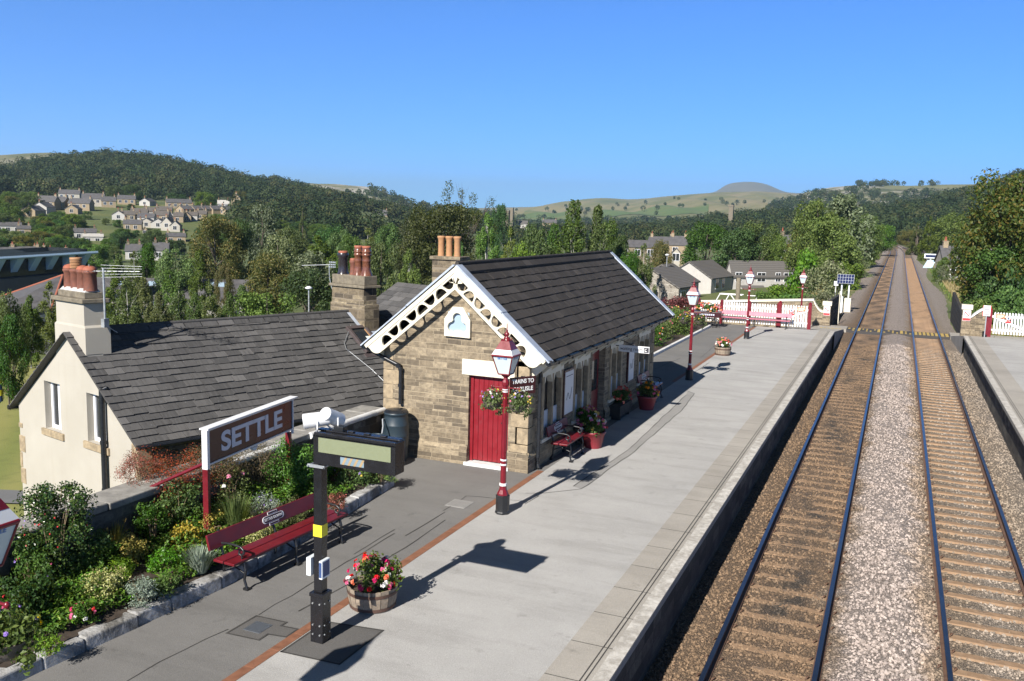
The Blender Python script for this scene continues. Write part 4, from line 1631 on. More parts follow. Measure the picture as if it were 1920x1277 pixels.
hbox(0, .25, .25, 9.0, HG, HZ, 1)
hbox(HW - .25, HW, .25, 9.0, HG, HZ, 1)
wo = mb.build('wall', ['render', 'bedwall'], ht)
mb = MB()
z = .78
for k, h in enumerate((.36, .30, .34)):
    pass
for (s0, s1, z0, z1) in ((-.03, .24, 1.12, 1.5), (-.03, .10, .74, 1.1)):
    hbox(s0, s1, -.02, .3, z0, z1)
mb.build('quoin', 'quoin', ht, bevel=.015)
mb = MB()
for (s0, s1, z0, z1) in ((HW - .16, HW + .03, 1.0, 1.12), (HW - .26, HW + .03, .38, .8), (HW - .22, HW + .03, -.45, -.05), (HW - .08, HW + .03, -.03, .36)):
    hbox(s0, s1, -.02, .3, z0, z1)
mb.build('quoin', 'quoin', ht, bevel=.015)
for a, b, c, d in HWIN:
    mb = MB()
    for x0, x1, z0, z1 in ((a, a + .07, c, d), (b - .07, b, c, d), (a + .07, b - .07, c, c + .08), (a + .07, b - .07, d - .07, d), ((a + b) / 2 - .045, (a + b) / 2 + .045, c + .08, d - .07)):
        mb.box(x0, .15, z0, x1, .21, z1, 0, TGa)
    w_ = mb.build('window', 'winframe', ht, bevel=.006)
    mb = MB()
    mb.box(a + .07, .185, c + .08, b - .07, .195, d - .07, 0, TGa)
    mb.build('pane', 'glass', w_)
    mb = MB()
    mb.box(a - .14, -.05, c - .17, b + .14, .15, c - .002, 0, TGa)
    mb.build('sill', 'quoin', w_, bevel=.012)
# roof
mb = MB()
ov = .16
sl_ = (HRZ - HZ) / (HW / 2)
EZh = HZ - sl_ * .18 + .06
slate_slope(mb, hp(-.18, -ov, EZh), hp(-.18, 9.2, EZh), hp(HW / 2, -ov, HRZ), hp(HW / 2, 9.2, HRZ), 17, .36, .02, .02)
slate_slope(mb, hp(HW + .18, 9.2, EZh), hp(HW + .18, -ov, EZh), hp(HW / 2, 9.2, HRZ), hp(HW / 2, -ov, HRZ), 17, .36, .02, .02)
hr = mb.build('roof', 'slatehouse', ht)
mb = MB()
t_ = .9
while t_ < 8.3:
    for s in (-1, 1):
        P = [hp(HW / 2, t_ + .008, HRZ + .07), hp(HW / 2, t_ + .44, HRZ + .07), hp(HW / 2 + s * .17, t_ + .44, HRZ - .075), hp(HW / 2 + s * .17, t_ + .008, HRZ - .075)]
        mb.add(P, [(0, 1, 2, 3), (3, 2, 1, 0)][(s > 0):(s > 0) + 1])
    t_ += .45
mb.tube([hp(HW / 2, .8, HRZ + .05), hp(HW / 2, 8.3, HRZ + .05)], .05, 8)
mb.build('ridge_tiles', 'slatehouse', hr)
# skylight
def rp(s, t, n_):
    """point on the rail-side slope: s from eaves, lifted n_ above it"""
    nn = V((-gd.x * sl_, -gd.y * sl_, 1)).normalized()
    return hp(s, t, HZ + sl_ * s) + nn * (n_ + .045)


c0 = at(667, 652, z=2.75)
rel = V((c0[0], c0[1], 0)) - E1
mat2 = Matrix(((gd.x, ud.x), (gd.y, ud.y))).inverted()
sc_, tc_ = mat2 @ V((rel.x, rel.y))
sc_ = max(.7, min(1.8, sc_ - .25))
mb = MB()


def slopebox(mb, s0, s1, t0, t1, n0, n1):
    P = [rp(s, t, n_) for n_ in (n0, n1) for s, t in ((s0, t0), (s1, t0), (s1, t1), (s0, t1))]
    mb.add(P, [(0, 1, 2, 3), (7, 6, 5, 4), (0, 4, 5, 1), (1, 5, 6, 2), (2, 6, 7, 3), (3, 7, 4, 0)])


s0, s1, t0, t1 = sc_ - .42, sc_ + .42, tc_ - .33, tc_ + .33
for q in ((s0, s0 + .09, t0, t1), (s1 - .09, s1, t0, t1), (s0 + .09, s1 - .09, t0, t0 + .09), (s0 + .09, s1 - .09, t1 - .09, t1)):
    slopebox(mb, *q, 0, .09)
slopebox(mb, s0 - .12, s0, t0 - .08, t1 + .08, 0, .02)
sk = mb.build('skylight', 'brown', hr, bevel=.008)
mb = MB()
slopebox(mb, s0 + .09, s1 - .09, t0 + .09, t1 - .09, .03, .045)
mb.build('pane', 'glass', sk)
mb = MB()
slopebox(mb, s0 + .09, s0 + .5, t1 - .26, t1 - .12, .046, .052)
mb.build('blind', 'blind', sk)
mb = MB()
slopebox(mb, s0 + .09, s1 - .12, t1 - .12, t1 - .092, .046, .06)
mb.build('timber_lining', 'wood', sk)
# gutter, pipe
mb = MB()
mb.tube([hp(-.24, -ov, EZh - .03), hp(-.24, 9.2, EZh - .03)], .06, 8)
mb.tube([hp(HW + .24, -ov, EZh - .03), hp(HW + .24, 9.2, EZh - .03)], .06, 8)
mb.build('gutter', 'pvcblack', ht)
mb = MB()
sp_ = 1.26
mb.tube([hp(sp_, -.09, 2.62), hp(sp_, -.09, HG)], .062, 12)
for z in (2.3, 1.35, .25):
    mb.tube([hp(sp_, -.09, z - .04), hp(sp_, -.09, z + .04)], .074, 12)
mb.tube([hp(sp_ - .02, -.09, 2.55), hp(sp_ - .06, .0, 2.6)], .05, 10)
mb.build('soil_pipe', 'pvcblack', ht)

# chimneys ---------------------------------------------------------------------
def pot(parent, s, t, z, h, r, mat_, style=0):
    mb = MB()
    c = hp(s, t, z)
    if style == 0:      # stout pot with dome cap
        mb.lathe([(r * 1.05, 0), (r, .04), (r * .93, h * .78), (r * 1.0, h * .8), (r * 1.02, h * .84), (r * 1.12, h * .87), (r * 1.12, h * .94), (r * .95, h)], 18, c)
    elif style == 1:    # tall, ringed
        mb.lathe([(r * 1.25, 0), (r * 1.15, .05), (r * .85, h * .25), (r * .85, h * .5), (r * .93, h * .52), (r * .85, h * .56), (r * .85, h * .7), (r * 1.0, h * .72), (r * 1.0, h * .77), (r * .88, h * .79), (r * .88, h * .82), (r * 1.0, h * .84), (r * 1.0, h * .88), (r * .85, h * .9), (r * .85, h)], 18, c)
    elif style == 2:    # black with wide rim
        mb.lathe([(r * 1.15, 0), (r, h * .1), (r * .9, h * .75), (r * 1.1, h * .82), (r * 1.15, h * .93), (r, h)], 18, c)
    o = mb.build('chimney_pot', mat_, parent)
    mb = MB()
    if style == 0:
        mb.lathe([(r * 1.02, h), (r * .98, h + r * .22), (r * .75, h + r * .5), (r * .3, h + r * .66), (.01, h + r * .7)], 18, c, capt=False)
        mb.build('cowl', 'terra_red', o)
    else:
        mb.lathe([(r * .9, h), (r * .95, h + .05), (r * .7, h + .06)], 16, c)
        mb.build('rim', 'terra_red', o)
    return o


def hstack(name, s0, s1, t0, t1, z0, zs, zt, mat_, shrink):
    global mb
    mb = MB()
    hbox(s0, s1, t0, t1, z0, zs)
    k = shrink
    P0 = [hp(s, t, zs) for s, t in ((s0, t0), (s1, t0), (s1, t1), (s0, t1))]
    P1 = [hp(s, t, zs + k * .9) for s, t in ((s0 + k, t0 + k * .3), (s1 - k, t0 + k * .3), (s1 - k, t1 - k), (s0 + k, t1 - k))]
    mb.add(P0 + P1, [(0, 4, 5, 1), (1, 5, 6, 2), (2, 6, 7, 3), (3, 7, 4, 0)])
    hbox(s0 + k, s1 - k, t0 + k * .3, t1 - k, zs + k * .9, zt)
    return mb.build(name, mat_, ht)


ca = hstack('chimney', 2.05, 3.45, -.004, .56, 2.9, 3.84, 4.40, 'render', .06)
mb = MB()
hbox(2.03, 3.47, -.06, .58, 4.40, 4.50)
hbox(2.14, 3.36, .05, .46, 4.50, 4.64)
mb.build('cap', 'capstone', ca, bevel=.015)
mb = MB()
P = [hp(s, t, 4.642) for s, t in ((2.17, .08), (3.33, .08), (3.33, .44), (2.17, .44))] + [hp(s, t, 4.72) for s, t in ((2.22, .14), (3.28, .14), (3.28, .38), (2.22, .38))]
mb.add(P, [(0, 4, 5, 1), (1, 5, 6, 2), (2, 6, 7, 3), (3, 7, 4, 0), (4, 7, 6, 5)])
mb.build('flaunching', 'mortar', ca)
for i, (s, t) in enumerate(((2.28, .26), (2.59, .26), (2.89, .26), (3.20, .26))):
    o = pot(ca, s, t, 4.67, .47, .150 - (.012 if i else 0), 'terracotta')
    if i == 2:
        for ch in list(o.children):
            bpy.data.objects.remove(ch)
        mb = MB()
        c = hp(s, t, 4.67)
        for q in range(6):
            mb.lathe([(.12, .48 + q * .035), (.135, .485 + q * .035), (.135, .50 + q * .035), (.12, .505 + q * .035)], 18, c)
        mb.lathe([(.10, .47), (.10, .69)], 14, c)
        mb.lathe([(.14, .69), (.13, .73)], 18, c)
        mb.build('cowl', 'pot_buff', o)
# lead flashing at the chimney foot
# TV aerial on the cream chimney
mb = MB()
ba = hp(2.03, .42, 3.95)
mb.tube([ba + V((.05, -.03, 0)), ba + V((.05, -.03, 1.25))], .024, 8)
mb.box(*(ba + V((0, -.1, -.1))), *(ba + V((.1, .04, .1))))
mb.tube([ba + V((.05, -.03, -.05)), ba + V((.12, .25, -.25))], .008, 5)
top = ba + V((.05, -.03, 1.18))
ax = V((math.cos(.35), math.sin(.35), .02)).normalized()
pr_ = V((-ax.y, ax.x, 0))
mb.tube([top - ax * .35, top + ax * .85], .011, 5)
for i in range(9):
    c = top + ax * (-.3 + i * .13)
    mb.tube([c - pr_ * .16, c + pr_ * .16], .006, 4)
for dz in (.07, -.07, .14, -.14):
    mb.tube([top - ax * .05 + V((0, 0, dz)), top + ax * .9 + V((0, 0, dz * .8))], .005, 4)
mb.tube([top - ax * .33 + V((0, 0, -.16)), top - ax * .33 + V((0, 0, .16))], .008, 4)
mb.build('aerial', 'steel', ca)

T0 = 7.75
cb = hstack('chimney', 2.05, 3.5, T0, T0 + .52, 2.2, 3.95, 4.45, 'stonedark', .05)
mb = MB()
hbox(2.02, 3.53, T0 - .05, T0 + .55, 4.45, 4.53)
hbox(2.09, 3.46, T0 + .02, T0 + .48, 4.53, 4.80)
mb.build('cap', 'capstone', cb, bevel=.015)
pot(cb, 3.26, T0 + .25, 4.8, .62, .15, 'pot_black', 2)
pot(cb, 2.86, T0 + .28, 4.8, .42, .10, 'terracotta', 2)
pot(cb, 2.60, T0 + .25, 4.8, .80, .14, 'pot_glaze', 1)
pot(cb, 2.27, T0 + .25, 4.8, .80, .14, 'pot_glaze', 1)
mb = MB()
P = [rp(s, t, .03) for s, t in ((1.92, T0 - .12), (HW / 2 - .05, T0 - .12), (HW / 2 - .05, T0), (1.92, T0))]
mb.add(P, [(0, 3, 2, 1)])
slopebox(mb, 1.86, 2.04, T0 - .1, T0 + .6, .0, .025)
mb.build('flashing', 'lead', hr)
# stray white cable down the slates
mb = MB()
cab = [rp(2.3, T0 - .3, .02), rp(1.75, tc_ - .75, .02), rp(1.55, tc_ - .85, .03), rp(1.5, tc_ - .8, .02), rp(.9, tc_ - .55, .02), rp(.45, tc_ - .45, .02), rp(.02, tc_ + .1, .02), rp(-.2, tc_ + .2, .02)]
mb.tube(cab, .009, 5)
mb.build('cable', 'steel', hr)
# aerial on the stone chimney
mb = MB()
ba = hp(3.5, T0 + .2, 4.2)
mb.tube([ba, ba + V((-.12, -.05, .15)), ba + V((-.2, -.05, .45)), ba + V((-.22, -.05, .85))], .012, 6)
q = ba + V((-.22, -.05, .85))
mb.tube([q, q + V((-.9, -.1, -.06))], .012, 5)
for i in range(4):
    for j in range(3):
        mb.box(q.x + .02 + i * .06, q.y - .02, q.z - .08 + j * .07, q.x + .06 + i * .06, q.y, q.z - .04 + j * .07)
mb.build('aerial', 'steel', cb)
# rear wing
t2 = thing('rear_wing_house', 'dark slated rear wing with buff chimney pots behind the station gable', 'house', (-15.2, 28.5, -2.0))
OR = V((-15.2, 28.5, -2.0))
mb = MB()
Tw = Matrix.Translation((-16.0, 25.6, 0)) @ Matrix.Rotation(-ua, 4, 'Z')
mb.box(-3, .1, -2, 4.2, 7.2, 2.0, 0, Tw)
mb.prism([(-3.0, 2.0), (4.2, 2.0), (4.2, 2.001), (-3, 2.001)], .1, 7.2, 0, Tw)
wb(mb, OR).build('wall', 'bedwall', t2)
mb = MB()
P = lambda x, y, z: Tw @ V((x, y, z))
slate_slope(mb, P(-3.2, -.1, 1.9), P(4.4, -.1, 1.9), P(-3.2, 3.6, 4.0), P(4.4, 3.6, 4.0), 14, .4)
slate_slope(mb, P(4.4, 7.4, 1.9), P(-3.2, 7.4, 1.9), P(4.4, 3.6, 4.0), P(-3.2, 3.6, 4.0), 14, .4)
wb(mb, OR).build('roof', 'slatehouse', t2)
c0 = at(843, 520, Y=29.5)
cc = V((c0[0], c0[1], 0))
mb = MB()
mb.box(cc.x - .55, cc.y - .35, 2.4, cc.x + .55, cc.y + .35, 5.0)
mb.box(cc.x - .62, cc.y - .42, 5.0, cc.x + .62, cc.y + .42, 5.12)
ch = wb(mb, OR).build('chimney', 'stonedark', t2, bevel=.01)
for i in range(3):
    mb = MB()
    mb.lathe([(.13, 0), (.12, .04), (.115, .55), (.125, .58), (.125, .62), (.15, .66), (.15, .72), (.11, .73)], 16, (cc.x - .36 + i * .33, cc.y, 5.12))
    wb(mb, OR).build('chimney_pot', 'pot_buff', ch)

# ================================================================== lamps
LX = -6.68


def make_lamp():
    t = thing('lamp_post', 'x', 'street lamp', (LX, 15.42, PZ), 0, 'maroon platform lamp posts')
    mb = MB()
    mb.lathe([(.145, 0), (.15, .03), (.135, .05), (.135, .33), (.14, .36), (.12, .37)], 8, ph=R(22.5), smooth=False)
    mb.build('base', 'iron', t, bevel=.006)
    mb = MB()
    mb.lathe([(.115, .37), (.11, .40), (.075, .47), (.066, .52), (.066, .55)], 8, ph=R(22.5), smooth=False)
    mb.lathe([(.058, .60), (.056, .97), (.056, 1.08), (.050, 2.38), (.050, 2.5), (.062, 2.5), (.07, 2.53), (.07, 2.58), (.05, 2.62), (.04, 2.66), (.06, 2.68), (.085, 2.70), (.085, 2.72)], 8, ph=R(22.5), smooth=False)
    mb.lathe([(.062, .99), (.062, 1.03)], 8, ph=R(22.5), smooth=False)
    mb.tube([(-.28, 0, 2.47), (.28, 0, 2.47)], .014, 7)
    for s in (-1, 1):
        mb.lathe([(.005, -.03), (.026, -.015), (.026, .015), (.005, .03)], 9, (s * .29, 0, 2.47))
    mb.build('post', 'maroon', t)
    for z0, z1, r in ((.55, .60, .074), (.955, .985, .066), (1.045, 1.075, .066), (2.385, 2.405, .058), (2.425, 2.445, .058)):
        mb = MB()
        mb.lathe([(r, z0), (r, z1)], 8, ph=R(22.5), smooth=False)
        mb.build('white_band', 'white', t)
    # lantern frame
    mb = MB()
    zb, zt = 2.74, 3.10
    rb, rt = .11, .205
    for i in range(4):
        a, b = R(45 + 90 * i), R(135 + 90 * i)
        q = math.sqrt(2)
        pb, pt = V((rb * q * math.cos(a), rb * q * math.sin(a), zb)), V((rt * q * math.cos(a), rt * q * math.sin(a), zt))
        nb, nt = V((rb * q * math.cos(b), rb * q * math.sin(b), zb)), V((rt * q * math.cos(b), rt * q * math.sin(b), zt))
        mb.cyl(pb, pt, .012, n=5)
        mb.cyl(pb, nb, .014, n=5)
        mb.cyl(pt, nt, .022, n=5)
    mb.lathe([(.06, 2.71), (.14, 2.73), (.14, 2.745)], 4, ph=R(45), smooth=False)
    lf = mb.build('lantern_frame', 'maroon', t)
    for i in range(4):
        a, b = R(45 + 90 * i), R(135 + 90 * i)
        q = math.sqrt(2) * .985
        mb = MB()
        mb.add([(rb * q * math.cos(a), rb * q * math.sin(a), zb), (rb * q * math.cos(b), rb * q * math.sin(b), zb), (rt * q * math.cos(b), rt * q * math.sin(b), zt), (rt * q * math.cos(a), rt * q * math.sin(a), zt)], [(0, 1, 2, 3)])
        po_ = mb.build('pane', 'lanternglass', lf)
        n_ = V((math.cos((a + b) / 2), math.sin((a + b) / 2), 0))
        x_ = V((-n_.y, n_.x, 0))
        up = (V((0, 0, zt - zb)) + n_ * (rt - rb)).normalized()
        o = n_ * (rb + (rt - rb) * .88 + .006) + V((0, 0, zb + (zt - zb) * .88))
        if i % 2 == 0 or i == 3:
            lettering('SETTLE', .062, frame_T(o, x_, up), 'letterblue', po_, sx=1.0, bold=.001, depth=.001)
    mb = MB()
    mb.lathe([(.215 * 1.414, 3.11), (.16 * 1.414, 3.215)], 4, ph=R(45), smooth=False)
    mb.build('white_skirt', 'white', lf)
    mb = MB()
    mb.lathe([(.162 * 1.414, 3.216), (.155 * 1.414, 3.23), (.085 * 1.414, 3.37), (.085 * 1.414, 3.385)], 4, ph=R(45), smooth=False)
    for i in range(8):
        a = R(45 * i)
        mb.cyl((.085 * math.cos(a), .085 * math.sin(a), 3.385), (.105 * math.cos(a), .105 * math.sin(a), 3.42), .012, .004, 5)
    mb.lathe([(.075, 3.385), (.06, 3.43), (.03, 3.45), (.05, 3.48), (.055, 3.50), (.03, 3.53), (.018, 3.545), (.028, 3.56), (.012, 3.58), (.006, 3.70)], 10)
    mb.build('lantern_roof', 'maroon', lf)
    return t


lamp = make_lamp()
lamp['label'] = 'maroon lamp post standing in front of the red station door'
copy_tree(lamp, loc=(LX, 32.2, PZ), label='maroon lamp post half in shadow just past the far end of the station building')
copy_tree(lamp, loc=(LX, 45.5, PZ), label='maroon lamp post in front of the pink bench and picket fence')
copy_tree(lamp, loc=(LX, 4.75, PZ), label='maroon lamp post cut by the left edge, only part of its lantern showing')
copy_tree(lamp, loc=(-5.28, 57.6, .33), label='farthest maroon lamp post rising behind the white gate')
# direction sign on the first lamp
t = thing('direction_sign', 'maroon TRAINS TO CARLISLE sign hung on the lamp by the red door', 'sign', (LX + .06, 15.42, 3.42))
sd = V((.30, .72, .13)).normalized()
zn = V((0, 0, 1))
Ts = Tm((0, 0, 0), (.55, .83, 0), (-.83, .55, 0))
mb = MB()
mb.box(.03, -.012, -.20, .62, .012, .14, 0, Ts)
mb.build('board', 'signmaroon', t, bevel=.004)
fr = Ts.to_3x3()
xd, nd_ = fr @ V((1, 0, 0)), fr @ V((0, -1, 0))
lettering('TRAINS TO', .115, frame_T(xd * .325 + nd_ * .0145 + zn * .055, xd, zn), 'letterwhite', t, sx=.86, bold=.002, depth=.001)
lettering('CARLISLE', .115, frame_T(xd * .325 + nd_ * .0145 - zn * .095, xd, zn), 'letterwhite', t, sx=.98, bold=.002, depth=.001)

# ================================================================== running-in board
p0, p1 = at(391, 1022, z=1.08), at(543, 935, z=1.08)
p0, p1 = V((p0[0], p0[1], 0)), V((p1[0], p1[1], 0))
dS = (p1 - p0).normalized()
nS = V((dS.y, -dS.x, 0))
LS = (p1 - p0).length
t = thing('station_name_board', 'large maroon SETTLE name board on two red posts in the flower bed', 'station sign', (p0.x, p0.y, 1.0))
TS = Matrix(((dS.x, -nS.x, 0, 0), (dS.y, -nS.y, 0, 0), (0, 0, 1, -1.0), (0, 0, 0, 1)))
ex = .12
ZB, ZT = 2.42, 3.03
mb = MB()
mb.box(.06, .005, ZB + .03, LS + ex, .035, ZT - .02, 0, TS)
bd = mb.build('board', 'signmaroon', t)
mb = MB()
mb.box(.06, -.02, ZB + .0, LS + ex, .045, ZB + .03, 0, TS)
mb.box(LS + ex, -.02, ZB - .08, LS + ex + .03, .045, ZT, 0, TS)
mb.box(-.05, -.07, ZT, LS + ex + .10, .10, ZT + .03, 0, TS)
mb.box(.05, -.025, ZT - .03, LS + ex, .05, ZT, 0, TS)
mb.prism([(LS * .5, ZB - .02), (LS * .5 + .2, ZB - .02), (LS * .5 + .13, ZB - .08), (LS * .5 + .07, ZB - .08)], -.02, .05, 0, TS)
mb.build('frame', 'white', t, bevel=.006)
for x in (0, LS):
    mb = MB()
    mb.box(x - .035, -.035, -.02, x + .035, .065, ZB - .022 if x else ZB - .05, 0, TS)
    mb.build('post', 'bench_red', t, bevel=.006)
mb = MB()
mb.box(-.037, -.037, ZB - .05, .037, .067, ZT - .002, 0, TS)
mb.build('post_top', 'white', t, bevel=.006)
mb = MB()
mb.tube([TS @ V((0, .07, 2.45)), TS @ V((-.15, 2.1, 1.45))], .03, 7)
mb.build('brace', 'bench_red', t)
R4 = TS.to_3x3()
lettering('SETTLE', .46, frame_T(TS @ V((LS * .5 + .08, .003, (ZB + ZT) / 2 - .015)), R4 @ V((1, 0, 0)), zn), 'lettergrey', bd, sx=1.36, bold=.014, depth=.006)

# ================================================================== benches
def make_bench(name, label, L, loc, rz, nlegs, plaque, redm='bench_red', group='maroon platform benches'):
    """seat runs along local x; sitter looks to -y"""
    t = thing(name, label, 'bench', loc, rz, group)
    mb = MB()
    mb.box(-L / 2, -.22, .43, L / 2, -.015, .47)
    mb.box(-L / 2, .005, .43, L / 2, .20, .47)
    mb.build('seat', redm, t, bevel=.008)
    Tb = Matrix.Translation((0, .24, .56)) @ Matrix.Rotation(R(-14), 4, 'X')
    mb = MB()
    mb.box(-L / 2 - .03, -.02, .03, L / 2 + .03, .02, .27, 0, Tb)
    bk = mb.build('backrest', redm, t, bevel=.008)
    n = nlegs
    for i in range(n):
        x = -L / 2 + .22 + (L - .44) * i / (n - 1)
        mb = MB()
        for x_ in (x,):
            mb.tube([(x_, -.20, .43), (x_, -.24, .30), (x_, -.21, .15), (x_, -.26, .02)], .024, 7, r1=.02)
            mb.box(x_ - .035, -.30, 0, x_ + .035, -.21, .035)
            mb.tube([(x_, .16, .43), (x_, .20, .28), (x_, .21, .14), (x_, .27, .02)], .024, 7, r1=.02)
            mb.box(x_ - .035, .22, 0, x_ + .035, .31, .035)
            mb.tube([(x_, -.2, .415), (x_, .2, .415)], .02, 6)
            mb.tube([(x_, -.22, .25), (x_, 0, .33), (x_, .2, .25)], .013, 5)
            mb.tube([(x_, .20, .43), (x_, .26, .60), (x_, .31, .84)], .02, 7)
        mb.build('leg', 'iron', t)
        if i in (0, n - 1):
            mb = MB()
            arc = [(x, .26, .64), (x, .12, .66), (x, -.02, .66), (x, -.14, .65), (x, -.20, .61), (x, -.205, .56), (x, -.16, .52), (x, -.11, .54), (x, -.12, .59)]
            mb.tube(arc, .018, 7)
            mb.tube([(x, -.17, .52), (x, -.16, .45)], .014, 6)
            mb.build('armrest', 'iron', t)
    if plaque:
        # railway-totem shaped plaque
        def totem(k):
            a = []
            W_, H_, r_ = .20 * k, .045 * k, .045 * k
            for sx_, (a0, a1) in ((1, (-90, 90)), (-1, (90, 270))):
                for q in np.linspace(R(a0), R(a1), 9):
                    a.append((sx_ * (W_ - r_) + r_ * math.cos(q), r_ * math.sin(q)))
            return a
        Tp = Tb @ Matrix.Translation((0, -.024, .15)) @ Matrix.Rotation(R(90), 4, 'X')
        po = shape_obj('plaque', totem(1.25), [], .003, Tp, 'letterwhite', t)
        shape_obj('plaque_field', totem(1.12), [], .0035, Tp @ Matrix.Translation((0, 0, .001)), 'signmaroon', po)
        mb = MB()
        for z_ in (.088, -.088):
            mb.box(-.11, -.003, z_ - .022, .11, .003, z_ + .022, 0, Tb @ Matrix.Translation((0, -.0225, .15)))
        mb.build('plaque_wings', 'letterwhite', po)
        mb = MB()
        for z_ in (.088, -.088):
            mb.box(-.10, -.0045, z_ - .014, .10, -.0032, z_ + .014, 0, Tb @ Matrix.Translation((0, -.0225, .15)))
        mb.build('plaque_wing_fields', 'signmaroon', po)
        X_, Y_ = Tb.to_3x3() @ V((1, 0, 0)), Tb.to_3x3() @ V((0, 0, 1))
        lettering('SETTLE DOWN', .062, frame_T(Tb @ V((0, -.0295, .15)), X_, Y_), 'letterwhite', po, sx=.98, bold=.0012, depth=.001)
    return t


b0, b1 = at(430, 1058, z=PZ + .45), at(645, 962, z=PZ + .45)
bc = (b0 + b1) / 2
make_bench('platform_bench', 'long dark maroon bench with SETTLE DOWN plaque along the flower bed kerb', float(np.linalg.norm(b1 - b0)), (float(bc[0]) - .12, float(bc[1]), PZ), R(90) - math.atan2(b1[0] - b0[0], b1[1] - b0[1]), 3, True)
make_bench('platform_bench', 'short maroon bench with white plaque beside the first big red flower pot', 1.30, (-6.98, 19.95, PZ), R(90), 2, True)
make_bench('platform_bench', 'short maroon bench in the shade at the far end of the station front', 1.30, (-7.0, 27.95, PZ), R(90), 2, True)
make_bench('platform_bench', 'long faded pink bench in front of the white picket fence', 3.9, (-7.15, 51.1, PZ), 0, 3, False, 'bench_pink')

# ================================================================== display post
t = thing('information_display', 'black post carrying a train information display and two white loudspeakers', 'display', (-6.72, 9.5, PZ))
mb = MB()
mb.box(-.096, -.096, 0, .096, .096, .64)
mb.box(-.108, -.108, .64, .108, .108, .69)
for z in (.12, .25, .55):
    for s in (-1, 1):
        mb.cyl((s * .055, -.095, z), (s * .055, -.108, z), .012, n=8, mi=1)
        mb.cyl((.095, s * .055, z), (.108, s * .055, z), .012, n=8, mi=1)
mb.build('base_sleeve', ['black', 'steel'], t, bevel=.006)
mb = MB()
mb.box(-.064, -.064, .69, .064, .064, 2.84)
mb.build('post', 'black', t, bevel=.008)
mb = MB()
mb.box(-.067, -.067, 1.46, .067, .067, 1.62)
mb.build('yellow_band', 'yellow', t)
mb = MB()
mb.box(-.13, -.10, 2.40, .13, -.08, 2.44)
mb.box(-.13, .08, 2.40, .13, .10, 2.44)
for s in (-1, 1):
    mb.cyl((s * .115, -.12, 2.42), (s * .115, .12, 2.42), .012, n=8)
mb.build('clamp', 'steel', t)
mb = MB()
cx0, cx1, cz0, cz1 = .02, 1.20, 2.46, 2.88
mb.box(cx0, -.13, cz0, cx1, .10, cz1)
mb.box(cx0 - .06, -.03, cz1, cx1, .09, cz1 + .02)
mb.box(cx0, -.17, cz1 - .03, cx1 + .02, -.12, cz1 + .015)
cs = mb.build('display_case', 'black', t, bevel=.012)
mb = MB()
mb.box(cx0 + .05, -.14, cz0 + .17, cx1 - .06, -.131, cz1 - .06)
mb.build('screen', 'screen', cs)
mb = MB()
mb.box(.40, -.1335, cz0 + .05, .75, -.1312, cz0 + .145)
lb = mb.build('striped_label', 'label_blue', cs)
mb = MB()
for i in range(4):
    x = .42 + i * .085
    mb.add([(x, -.135, cz0 + .05), (x + .035, -.135, cz0 + .05), (x + .085, -.135, cz0 + .145), (x + .05, -.135, cz0 + .145)], [(0, 1, 2, 3)])
mb.build('orange_stripe', 'label_buff', lb)
mb = MB()
for i in range(4):
    mb.box(.18 + i * .24, .0, cz1 + .02, .26 + i * .24, .06, cz1 + .035)
mb.box(.22, -.02, cz1 + .02, .36, .09, cz1 + .08)
mb.build('top_fixings', 'iron', cs, bevel=.004)
for (p, d) in (((.02, -.10, 3.04), V((-.75, -.62, -.12))), ((.14, .06, 3.06), V((.05, .85, -.42)))):
    p = V(p)
    d.normalize()
    mb = MB()
    a, b = p - d * .15, p + d * .17
    mb.cyl(a, p + d * .06, .088, .098, 20)
    mb.cyl(p + d * .06, b, .098, .10, 20)
    mb.cyl(a - d * .03, a, .06, .088, 20)
    mb.cyl(p + d * .165, p + d * .175, .082, n=20)
    sp = mb.build('loudspeaker', 'white', t)
    mb = MB()
    q = d.cross(V((0, 0, 1))).normalized()
    mb.tube([p + q * .1, p + q * .1 + V((0, 0, -.1)), p + V((0, 0, -.17)), p - q * .1 + V((0, 0, -.1)), p - q * .1], .011, 6)
    mb.build('bracket', 'white', sp)
for (x, y, sx_, lab) in ((-.125, -.02, -1, None), (.10, -.06, 1, None)):
    mb = MB()
    mb.box(x - .025 if sx_ < 0 else x - .022, y - .09, .92, x + .045 if sx_ < 0 else x + .03, y + .09, 1.17)
    hb = mb.build('help_box', 'ltgrey', t, bevel=.008)
    if sx_ > 0:
        pass
    mb = MB()
    mb.box(x - .015 if sx_ > 0 else x - .02, y - .0935, .945, x + .022 if sx_ > 0 else x + .04, y - .0905, 1.15)
    if sx_ > 0:
        mb.build('blue_label', 'signblue', hb)
        mb = MB()
        mb.box(x + .0305, y - .07, .95, x + .033, y + .07, 1.15)
        mb.build('blue_label', 'signblue', hb)

# ================================================================== planters
def flowers(n, cx, cy, cz, rx, ry, rz_, mats, size=.03, petals=7):
    """flower heads as clusters of petals on a dome"""
    P, N, MI = [], [], []
    for i in range(n):
        d = nr.normal(size=3)
        d[2] = abs(d[2]) + .1
        d /= np.linalg.norm(d)
        c = np.array([cx + d[0] * rx, cy + d[1] * ry, cz + d[2] * rz_]) * 1.0 + nr.normal(size=3) * .012
        m_ = nr.integers(len(mats))
        for q in range(petals):
            e = unit(d + nr.normal(size=3) * .9)
            P.append(c + e * size * .6)
            N.append(unit(e + d * .4))
            MI.append(m_)
    v, f = leafquads(np.array(P), np.array(N), size * 1.5, size * 1.3)
    return v, f, MI


